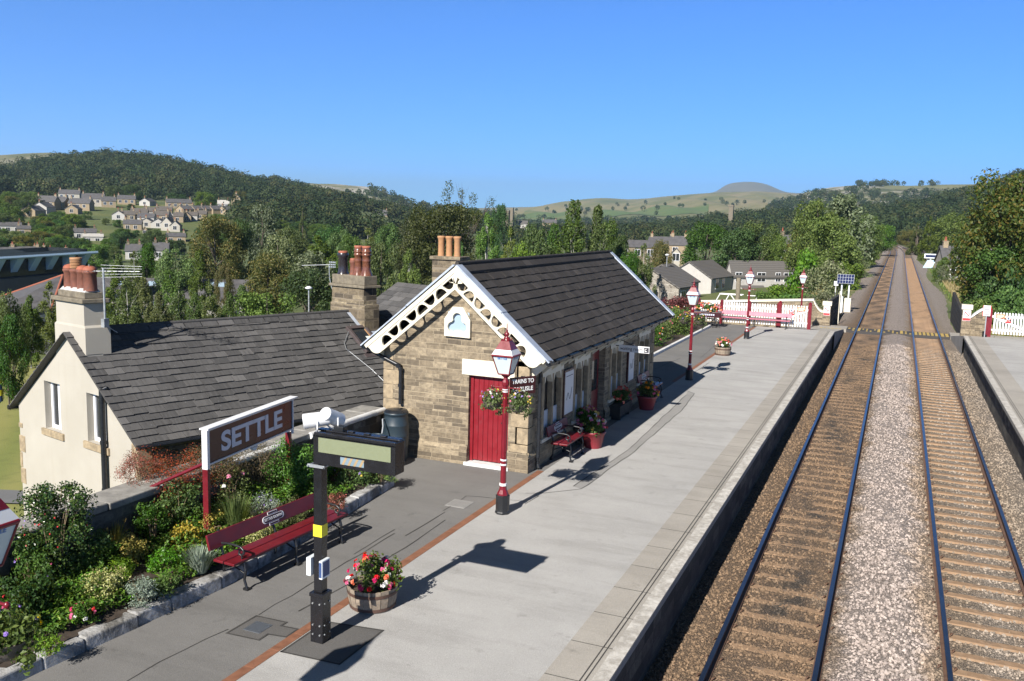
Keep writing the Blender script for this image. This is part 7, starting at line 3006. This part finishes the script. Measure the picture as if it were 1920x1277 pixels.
kind_name = {'oak': 'broadleaf_tree', 'dense': 'dark_tree', 'bright': 'bright_tree', 'birch': 'birch_tree', 'birchg': 'birch_tree', 'willow': 'willow_tree', 'beech': 'beech_tree', 'autumn': 'autumn_tree', 'chest': 'chestnut_tree', 'pale': 'whitebeam_tree', 'conifer': 'conifer_tree', 'ash': 'ash_tree'}


def grove(items, what, where, group):
    """items (px, ytop, D, width px, kind); labels run from left to right"""
    items = sorted(items)
    for i, it in enumerate(items):
        if len(items) <= 12:
            lab = f'{what}, {ORD[i]} {where}'
        else:
            j = len(items) - 1 - i
            lab = f'{what}, {ORD[i]} {where}' if i < 12 else f'{what}, {ORD[j].replace("left", "right")} {where}'
        tree(*it, lab, group)


grove([(18, 540, 52, 66, 'bright'), (52, 552, 58, 70, 'birchg'), (92, 527, 62, 74, 'birch'), (120, 575, 50, 70, 'birch'), (10, 590, 45, 70, 'dense')], 'leafy tree', 'beside the lawn and cream chimney', 'trees by the lawn left of the cream chimney')
grove([(215, 498, 75, 80, 'birchg'), (318, 505, 74, 80, 'birchg'), (236, 521, 58, 80, 'birch'), (268, 517, 64, 66, 'birch'), (300, 545, 56, 70, 'birch'), (335, 524, 60, 74, 'birch'), (365, 548, 54, 66, 'birch'), (394, 530, 57, 80, 'birch'), (428, 546, 56, 60, 'birch'), (250, 470, 95, 54, 'birch'), (220, 475, 100, 60, 'birch')], 'loose grey green birch', 'behind the cottage roof', 'birches behind the cottage roof')
tree(273, 455, 105, 52, 'dense', 'dark narrow pointed tree right of the aerial', var=0)
tree(330, 462, 98, 92, 'bright', 'bright green rounded tree before the orange autumn tree')
tree(372, 470, 92, 74, 'birchg', 'pale slender birch in front of the orange autumn tree')
tree(402, 402, 128, 116, 'autumn', 'large orange and green autumn tree above the cottage roof', var=0)
tree(452, 412, 132, 60, 'dense', 'dark green half of the crown beside the orange autumn tree')
tree(491, 383, 150, 72, 'pale', 'pale grey green tree right of the orange autumn tree')
tree(567, 388, 260, 24, 'conifer', 'tall narrow dark conifer far behind the cottage')
grove([(545, 428, 140, 86, 'oak'), (600, 440, 128, 90, 'birchg'), (520, 440, 120, 76, 'pale'), (640, 432, 130, 80, 'oak'), (690, 428, 150, 74, 'birch'), (728, 420, 165, 70, 'oak'), (660, 452, 110, 74, 'oak'), (620, 425, 170, 70, 'dense')], 'mid green tree', 'of the belt beyond the stone chimney', 'tree belt beyond the stone chimney')
tree(500, 470, 84, 112, 'autumn', 'broad olive yellow tree in the middle above the cottage ridge', var=1)
tree(420, 492, 82, 44, 'autumn', 'small orange leaved tree left of the olive tree', var=0)
tree(586, 470, 92, 90, 'pale', 'grey green tree behind the black chimney pot')
tree(578, 505, 66, 136, 'dense', 'dark dense tree left of the stone chimney')
tree(500, 545, 58, 150, 'bright', 'green bushy tree just over the cottage ridge')
tree(455, 535, 64, 70, 'birchg', 'small birch over the middle of the cottage ridge')
tree(666, 440, 96, 80, 'oak', 'leafy tree directly above the stone chimney pots')
tree(716, 450, 76, 86, 'bright', 'bright tree right of the stone chimney pots')
tree(766, 466, 62, 104, 'willow', 'drooping willow between stone chimney and station roof')
tree(735, 520, 52, 110, 'willow', 'low willow beside the stone chimney')
tree(826, 372, 112, 178, 'beech', 'great olive green beech rising behind the station roof', var=0)
tree(776, 402, 116, 96, 'beech', 'left side tree of the great beech clump', var=1)
tree(868, 338, 122, 138, 'ash', 'half bare ash with thin branches above the beech', var=0)
tree(936, 382, 180, 44, 'dense', 'dark ivy clad tree right of the bare ash')
tree(915, 398, 88, 96, 'willow', 'light green feathery tree behind the station apex')
tree(862, 452, 74, 80, 'willow', 'green tree behind the buff chimney pots')
grove([(958, 424, 86, 66, 'birch'), (1000, 422, 84, 90, 'oak'), (1040, 420, 88, 74, 'birchg'), (1135, 410, 92, 76, 'oak'), (1160, 440, 90, 56, 'dense'), (980, 450, 74, 80, 'bright')], 'green tree', 'along the station ridge line', 'trees along the station ridge')
tree(1078, 373, 82, 104, 'birchg', 'tall feathery pointed tree above the middle of the station ridge', var=0)
tree(1120, 386, 84, 88, 'birchg', 'second feathery pointed tree above the station ridge', var=1)
tree(1208, 456, 96, 56, 'birch', 'thin birch beyond the far end of the station roof')
tree(1240, 447, 112, 52, 'autumn', 'small orange autumn tree above the rubble stone gable', var=1)
tree(1182, 470, 84, 50, 'dense', 'dark tree touching the far end of the station ridge')
grove([(1330, 418, 132, 104, 'dense'), (1384, 428, 128, 96, 'dense'), (1425, 416, 134, 104, 'oak'), (1462, 440, 132, 56, 'oak')], 'dark green tree', 'behind the terraced houses', 'dark trees behind the terraced houses')
tree(1533, 373, 118, 110, 'oak', 'left top of the large sycamore clump beside the line', var=0)
tree(1596, 363, 122, 112, 'pale', 'tall right crown of the large sycamore clump')
tree(1568, 402, 100, 124, 'bright', 'bright green front tree of the large sycamore clump', var=0)
tree(1502, 425, 128, 60, 'autumn', 'brownish tree between tall white house and sycamore', var=0)
tree(1627, 402, 150, 70, 'oak', 'green tree on the right flank of the sycamore clump')
tree(1655, 420, 215, 56, 'bright', 'farther green tree left of the distant rails')
grove([(1508, 470, 84, 74, 'bushb'), (1550, 488, 82, 96, 'bushp'), (1592, 478, 98, 66, 'bushb'), (1470, 530, 78, 90, 'bush'), (1500, 540, 72, 90, 'bushb'), (1538, 545, 70, 70, 'bushp'), (1612, 480, 122, 50, 'bushp'), (1440, 545, 74, 60, 'bush'), (1632, 468, 165, 40, 'bush'), (1575, 525, 84, 46, 'bush')], 'green shrub', 'on the left bank of the railway', 'shrubs on the left railway bank')
tree(1745, 405, 190, 44, 'conifer', 'golden green conifer right of the distant rails', var=0)
tree(1722, 418, 230, 40, 'conifer', 'slimmer conifer beside the golden green one', var=1)
tree(1782, 400, 225, 86, 'oak', 'rounded tree behind the slate roof right of the line')
tree(1706, 430, 300, 44, 'autumn', 'russet tree where the distant rails bend')
tree(1690, 425, 560, 60, 'oak', 'trees closing the view at the end of the rails')
tree(1920, 318, 66, 236, 'chest', 'large chestnut tree turning orange at the right edge', var=0)
tree(1884, 396, 72, 150, 'chest', 'left flank chestnut with orange leaves by the slate roof', var=1)
tree(1880, 460, 66, 150, 'dense', 'dark lower tree under the orange chestnut')
grove([(1846, 512, 70, 84, 'bushd'), (1868, 520, 66, 96, 'bushd'), (1906, 536, 60, 76, 'bushb'), (1816, 545, 82, 40, 'bushb'), (1786, 490, 112, 56, 'bushp'), (1766, 478, 116, 34, 'bush'), (1850, 556, 62, 70, 'bush'), (1915, 500, 64, 80, 'bushd')], 'green shrub', 'on the right bank below the chestnut', 'shrubs on the right railway bank')

# trees among the town houses
tt = [(20, 398, 46, 'oak'), (62, 360, 34, 'oak'), (100, 384, 50, 'bright'), (147, 408, 52, 'oak'), (187, 384, 50, 'bright'), (212, 386, 34, 'oak'), (207, 408, 56, 'dense'), (230, 412, 40, 'dense'), (84, 424, 84, 'oak'), (126, 432, 60, 'oak'), (160, 350, 34, 'oak'), (212, 348, 34, 'oak'), (247, 346, 36, 'dense'), (310, 354, 30, 'autumn'), (281, 353, 9, 'conifer'), (331, 357, 9, 'conifer'), (356, 380, 40, 'oak'), (384, 384, 40, 'oak'), (262, 424, 60, 'oak'), (290, 430, 50, 'oak'), (240, 420, 40, 'dense'), (10, 440, 50, 'autumn'), (45, 444, 44, 'bright'), (60, 452, 40, 'oak'), (300, 443, 50, 'bright'), (178, 456, 60, 'bright'), (225, 446, 50, 'autumn'), (405, 380, 34, 'oak'), (40, 374, 36, 'dense'), (110, 366, 30, 'dense'), (345, 438, 40, 'dense'), (466, 392, 40, 'oak'), (120, 444, 60, 'oak'), (20, 455, 60, 'oak'), (90, 452, 56, 'oak'), (150, 452, 40, 'dense'), (265, 388, 22, 'dense'), (228, 390, 26, 'bright'), (300, 384, 24, 'oak'), (0, 374, 40, 'oak'), (530, 412, 40, 'oak'), (560, 418, 40, 'dense'), (600, 420, 40, 'oak'), (640, 412, 36, 'dense'), (585, 405, 30, 'oak'), (510, 405, 30, 'dense')]
rt = random.Random(11)
for i in range(330):
    px = rt.uniform(-10, 640)
    py = rt.uniform(356, 466) if px < 470 else rt.uniform(398, 440)
    if i % 4 == 0:
        px, py = rt.uniform(-10, 150), rt.uniform(396, 450)
    w0_ = rt.uniform(14, 40)
    kd_ = rt.choice(['oak', 'oak', 'dense', 'bright', 'oak', 'dense', 'oak', 'autumn'])
    tt.append((px, py, w0_, kd_))
for i, (px, py, wpx, kd) in enumerate(tt):
    h_ = wpx * .9
    if any(px + wpx * .42 > a and px - wpx * .42 < c and py < d - 5 and py + h_ > d for a, b, c, d in HRECT):
        continue
    P = hit(px, py + h_)
    if P is None:
        continue
    D = float(np.dot(P - CP, cF))
    nm = {'oak': 'mid green round tree standing among the town houses', 'bright': 'lighter green round tree standing among the town houses', 'dense': 'dark green round tree standing among the town houses', 'autumn': 'brownish tree standing among the town houses', 'conifer': 'golden narrow conifer under the wooded hill'}[kd]
    tree(px, py, D, wpx * 1.15, kd, nm, 'trees among the town houses' if kd != 'conifer' else 'golden conifers under the wooded hill')

# ================================================================== garden
def plant_mesh(blobs, n, ls, asp, leaf, droop=0., shell=(.25, 1.05)):
    P, N = blobpoints(blobs, n, .35, shell)
    P[:, 2] = np.maximum(P[:, 2], .01)
    v, f = leafquads(P, N, ls, ls * asp, droop)
    return mesh_np('foliage', v, f, leaf)


def dome(w_, h, n=14, br=.3):
    b = []
    w_, br, n = w_ * 1.1, br * 1.35, int(n * 1.5)
    for i in range(n):
        a = rng.uniform(0, 6.28)
        z = rng.uniform(.02, .78)
        q = w_ / 2 * math.sqrt(max(0, 1 - z * z)) * (rng.random() ** .5) * .75
        b.append((q * math.cos(a), q * math.sin(a), z * h, br * rng.uniform(.6, 1.1) * min(w_ / 2, h)))
    return b


def shrub(px, py, wpx, hpx, leaf, label, n=900, ls=.05, asp=.7, droop=0., z=1.13, br=.3, fl=None, nf=0, fs=.02, twig=True, group=None, name='garden_shrub', cat='shrub', D=None, X0=None):
    P = at(px, py, X=X0) if X0 else at(px, py, z=z) if D is None else at(px, py, D=D)
    top = None
    if D is None and X0 is None and z < 1.3 and P[0] < WX1 + .3:
        T_ = at(px, py - hpx, X=WX1 + .38)
        top, P = float(T_[2]), np.array([T_[0], T_[1], 1.2])
    d = float(np.dot(P - CP, cF))
    w_, h = wpx / FPX * d, hpx / FPX * d * 1.05
    if top:
        h = max(.3, top - 1.2)
    z = float(P[2])
    t = thing(name, label, cat, (float(P[0]), float(P[1]), z), 0, group)
    addmesh('foliage', plant_mesh(dome(w_, h, 16, br), int(n * 2.3), ls, asp, leaf, droop), t)
    if twig:
        mb = MB()
        for i in range(9):
            a = rng.uniform(0, 6.28)
            q = rng.uniform(.2, .7) * w_ / 2
            mb.tube([(q * .15 * math.cos(a), q * .15 * math.sin(a), -.05), (q * .6 * math.cos(a), q * .6 * math.sin(a), h * .5), (q * math.cos(a), q * math.sin(a), h * rng.uniform(.5, .78))], .008, 5, r1=.003)
        mb.build('stem', 'drystem', t)
    if fl:
        v, f, mi = flowers(nf, 0, 0, h * .2, w_ * .43, w_ * .43, h * (.5 if leaf == 'l_holly' else .72), fl, fs, 6)
        addmesh('blossoms', mesh_np('blossoms', v, f, fl, mi), t)
    return t


def tuft(px, py, wpx, hpx, leaf, label, n=500, wd=.008, z=1.13, spread=.5, fl=None, nf=0, fs=.02):
    P = at(px, py, z=z)
    d = float(np.dot(P - CP, cF))
    w_, h = wpx / FPX * d, hpx / FPX * d
    t = thing('garden_plant', label, 'plant', (float(P[0]), float(P[1]), z))
    a = nr.uniform(0, 6.28, n)
    r0 = w_ * .2 * np.sqrt(nr.uniform(0, 1, n))
    base = np.stack([r0 * np.cos(a), r0 * np.sin(a), np.zeros(n)], -1)
    hh = h * nr.uniform(.5, 1.05, n)
    out = w_ * spread * nr.uniform(.1, 1, n)
    tip = base + np.stack([out * np.cos(a), out * np.sin(a), hh], -1)
    mid = (base + tip) * .5 + np.stack([0 * a, 0 * a, hh * .14], -1)
    side = np.stack([-np.sin(a), np.cos(a), 0 * a], -1) * wd
    v = np.stack([base - side, base + side, mid + side * .8, mid - side * .8, tip], 1).reshape(-1, 3)
    k = np.arange(n)[:, None] * 5
    f = np.concatenate([k + np.array([[0, 1, 2, 3]]), k + np.array([[3, 2, 4, 4]])], 0)
    f4 = k + np.array([[0, 1, 2, 3]])
    v2 = np.stack([mid - side * .8, mid + side * .8, tip + side * .1, tip - side * .1], 1).reshape(-1, 3)
    allv = np.concatenate([v.reshape(n, 5, 3)[:, :4].reshape(-1, 3), v2])
    ff = np.arange(len(allv)).reshape(-1, 4)
    addmesh('blades', mesh_np('blades', allv, ff, leaf), t)
    if fl:
        v, f, mi = flowers(nf, 0, 0, h * .4, w_ * .4, w_ * .4, h * .65, fl, fs, 6)
        addmesh('blossoms', mesh_np('blossoms', v, f, fl, mi), t)
    return t


shrub(98, 1008, 160, 138, 'l_holly', 'large glossy dark holly bush with red berries against the garden wall', 4200, .045, .7, br=.26, fl=['f_red'], nf=40, fs=.013, z=1.2)
shrub(318, 946, 190, 108, 'l_red', 'red leaved cotoneaster sprawling over the garden wall', 3800, .032, .45, X0=-11.3, br=.3)
shrub(262, 905, 90, 60, 'l_red', 'red tipped arching cotoneaster branch by the cottage corner', 1600, .03, .35, X0=-11.55, br=.25)
shrub(550, 930, 104, 106, 'l_box', 'bright green rounded laurel under the right end of the name board', 4200, .05, .65, z=1.15, br=.36)
shrub(610, 900, 60, 70, 'l_box', 'bright green laurel right behind the display post', 1400, .05, .65, z=1.2, br=.32)
tuft(376, 1072, 62, 46, 'l_silver', 'silver grey spiky plant by the left end of the long bench', 420, .010)
shrub(346, 1040, 66, 60, 'l_yellow', 'golden yellow leaved shrub left of the name board post', 620, .05, .7)
shrub(194, 1128, 96, 62, 'l_varieg', 'cream variegated bush near the kerb', 1500, .036, .6)
shrub(266, 1128, 76, 50, 'l_silver', 'blue grey low bush next to the cream variegated one', 800, .04, .35)
shrub(140, 1085, 110, 66, 'l_fern', 'feathery bright green plant with pink flowers', 1700, .05, .22, fl=['f_hot', 'f_pink'], nf=14, fs=.022)
shrub(45, 1165, 120, 90, 'l_dense', 'dark green leafy plant near the left edge', 1500, .055, .6, fl=['f_red'], nf=5, fs=.02)
shrub(250, 1062, 80, 60, 'l_yellow', 'yellow green shrub in the middle of the bed', 600, .05, .7)
shrub(498, 985, 84, 62, 'l_silver', 'purple grey sage behind the long bench', 900, .04, .35, fl=['f_mauve'], nf=14, fs=.014)
tuft(442, 1000, 70, 70, 'grassblade', 'fresh green grassy clump behind the long bench', 620, .006)
shrub(430, 955, 76, 110, 'l_birch', 'leggy rose bush with pale pink blooms behind the name board', 420, .04, .8, fl=['f_pink', 'f_white'], nf=5, fs=.045)
shrub(480, 915, 150, 90, 'l_brown', 'dry brown shrub below the name board', 2200, .04, .45, X0=-10.95)
shrub(400, 900, 130, 70, 'l_brown', 'tangled brown twiggy shrub left below the name board', 2000, .04, .4, X0=-11.1)
shrub(660, 908, 76, 56, 'l_hedge', 'green leafy plant with yellow flowers under the display', 1100, .05, .6, fl=['f_yellow', 'f_mauve'], nf=10, fs=.028)
shrub(715, 902, 56, 42, 'l_fern', 'light green low plant at the far corner of the bed', 700, .05, .4)
shrub(630, 955, 44, 34, 'l_red', 'small rusty red plant by the right end of the long bench', 420, .035, .6)
shrub(480, 1020, 90, 42, 'l_varieg', 'pale yellow variegated shrub right behind the long bench', 800, .04, .6)
shrub(540, 985, 80, 52, 'l_birch', 'grey green shrub behind the middle of the long bench', 800, .04, .5)
shrub(92, 1222, 58, 30, 'l_fern', 'creeping green plant spilling over the kerb', 520, .03, .5)
shrub(155, 1165, 50, 40, 'l_hedge', 'small bedding plants with red, pink and white flowers by the kerb', 420, .035, .7, fl=['f_red', 'f_white', 'f_hot', 'f_pink'], nf=11, fs=.032)
shrub(4, 1205, 70, 80, 'l_box', 'bright green bush cut by the left edge', 900, .06, .6)
tuft(210, 1040, 60, 66, 'l_yellow', 'tall yellow green flower spikes', 200, .010, spread=.35)
shrub(335, 985, 100, 100, 'l_hedge', 'mid green climbing plant behind the golden shrub', 1300, .05, .7, z=1.2)
shrub(285, 1000, 70, 70, 'l_dense', 'dark plant between the golden and yellow green shrubs', 700, .05, .6)
tuft(60, 1085, 100, 110, 'l_birch', 'straggly flower stems with mauve heads by the hanging basket', 160, .007, spread=.45, fl=['f_mauve', 'f_pink'], nf=14, fs=.02)
shrub(310, 1110, 60, 34, 'l_hedge', 'low green plant spilling to the kerb between two grey bushes', 500, .04, .6)
shrub(112, 1140, 90, 44, 'l_fern', 'bright ferny plant between the dark bush and the kerb', 900, .045, .3)
shrub(312, 1072, 74, 40, 'l_box', 'low bright green leafy plant before the golden shrub', 700, .045, .6)
shrub(225, 1090, 60, 46, 'l_fern', 'yellow green ferny plant behind the cream variegated bush', 700, .045, .3)
shrub(58, 1085, 90, 60, 'l_hedge', 'mid green flowering plant under the holly bush', 900, .045, .6, fl=['f_mauve', 'f_pink'], nf=10, fs=.02)
shrub(170, 1050, 80, 60, 'l_hedge', 'leafy green clump right of the holly bush', 900, .05, .6)
shrub(400, 1015, 70, 60, 'l_yellow', 'small golden shrub just right of the name board post', 500, .04, .6)
# low ground cover of the bed
n = 42000
yy = nr.uniform(4, 15.7, n)
u = nr.uniform(0.04, 1, n)
xk = np.interp(yy, [p[1] for p in KP], [p[0] for p in KP]) - .22
xx = xk * (1 - u) + (WX1 + .05) * u
kp = (np.sin(xx * 3.1 + 1) * np.cos(yy * 2.3) + nr.normal(size=n) * .35) > -.15
xx, yy, u = xx[kp], yy[kp], u[kp]
P = np.stack([xx, yy, PZ + .22 + .16 * np.sin(u * 2.2) + nr.uniform(0, 1, len(xx)) * (.10 + .22 * np.clip(np.sin(xx * 4.3) * np.sin(yy * 3.7 + 1) + .2, 0, 1))], -1)
N = unit(nr.normal(size=P.shape) * .6 + np.array([0, 0, 1.]))
v, f = leafquads(P, N, .065, .04)
gc = addmesh('ground_cover', mesh_np('ground_cover', v, f, ['l_hedge', 'l_fern', 'l_box'], nr.integers(0, 3, len(P))))
tag(gc, 'low green leaves covering the soil of the flower bed', 'ground cover', kind='stuff')

# hedge and border plants past the station
for i, (y, w_, h, lf, lab) in enumerate(((30.6, 1.5, 1.35, 'l_hedge', 'clipped dark green hedge bush at the end of the station'), (32.4, 1.7, 1.5, 'l_hedge', 'second green hedge bush past the station end'), (34.6, 1.7, 1.6, 'l_dense', 'dark hedge bush by the shaded lamp'), (37.0, 1.8, 1.5, 'l_hedge', 'green hedge bush with bright sunlit top'), (39.6, 1.7, 1.2, 'l_dense', 'dark low bush in the border'), (42.2, 1.8, 1.2, 'l_birch', 'straw coloured grassy shrub in the border'), (44.6, 1.8, 1.3, 'l_birch', 'pale flowering shrub next to the barrow'), (47.0, 1.7, 1.2, 'l_hedge', 'green flowering bush left of the barrow'))):
    t = thing('border_shrub', lab, 'shrub', (-10.35 - .1 * (i % 2), y, PZ + .05))
    addmesh('foliage', plant_mesh(dome(w_, h, 22, .34), 2200, .09, .7, lf), t)
    mb = MB()
    for q in range(8):
        a = rng.uniform(0, 6.28)
        mb.tube([(0, 0, -.05), (.3 * w_ * math.cos(a), .3 * w_ * math.sin(a), h * .7)], .015, 5, r1=.006)
    mb.build('stem', 'drystem', t)
    if i >= 4:
        v, f, mi = flowers(18, 0, 0, h * .2, w_ * .5, w_ * .5, h * .85, ['f_pink', 'f_white', 'f_coral', 'f_yellow'], .05, 6)
        addmesh('blossoms', mesh_np('blossoms', v, f, ['f_pink', 'f_white', 'f_coral', 'f_yellow'], mi), t)
for (px, py, D, wpx, hpx, lab) in ((1262, 588, 50, 54, 32, 'plum red leaved shrub behind the border left of the fence'), (1285, 590, 52, 50, 30, 'second plum red shrub touching the lamp lantern')):
    shrub(px, py, wpx, hpx, 'l_plum', lab, 1500, .09, .7, D=D)
# grass and weeds on the verges
def verge(name, label, n, xa, xb, ya, yb, leaf, hh):
    y = ya + (yb - ya) * nr.uniform(0, 1, n) ** 1.4
    x = nr.uniform(xa, xb, n)
    z = ground(x, y)
    a = nr.uniform(0, 6.28, n)
    h = hh * nr.uniform(.4, 1.2, n)
    w_ = .012 + .0005 * y
    b = np.stack([x, y, z], -1)
    s = np.stack([np.cos(a) * w_, np.sin(a) * w_, 0 * a], -1)
    tip = b + np.stack([nr.normal(size=n) * h * .35, nr.normal(size=n) * h * .35, h], -1)
    v = np.stack([b - s, b + s, tip + s * .15, tip - s * .15], 1).reshape(-1, 3)
    tag(addmesh(name, mesh_np(name, v, np.arange(4 * n).reshape(-1, 4), leaf)), label, 'grass', kind='stuff')


verge('dry_verge_grass', 'tall straw coloured grass on the bank right of the track', 16000, 5.4, 9.5, 66, 150, 'drygrass', .55)
verge('right_verge_grass', 'rough green grass along the right bank', 5000, 4.8, 11, 60, 170, 'grassblade', .4)
verge('left_verge_grass', 'rough dry grass along the left bank beyond the cabinet', 5000, -9, -5.6, 66, 170, 'drygrass', .5)
verge('left_verge_weeds', 'green weeds along the left bank beyond the crossing', 4000, -9.5, -5.6, 64, 170, 'grassblade', .4)

# thin haze in the air
hz = MB()
hz.box(-9500, -400, -14, 9500, 12500, 520)
ho = hz.build('haze', 'haze')
tag(ho, 'thin pale haze softening the distant hills', 'haze', kind='stuff')
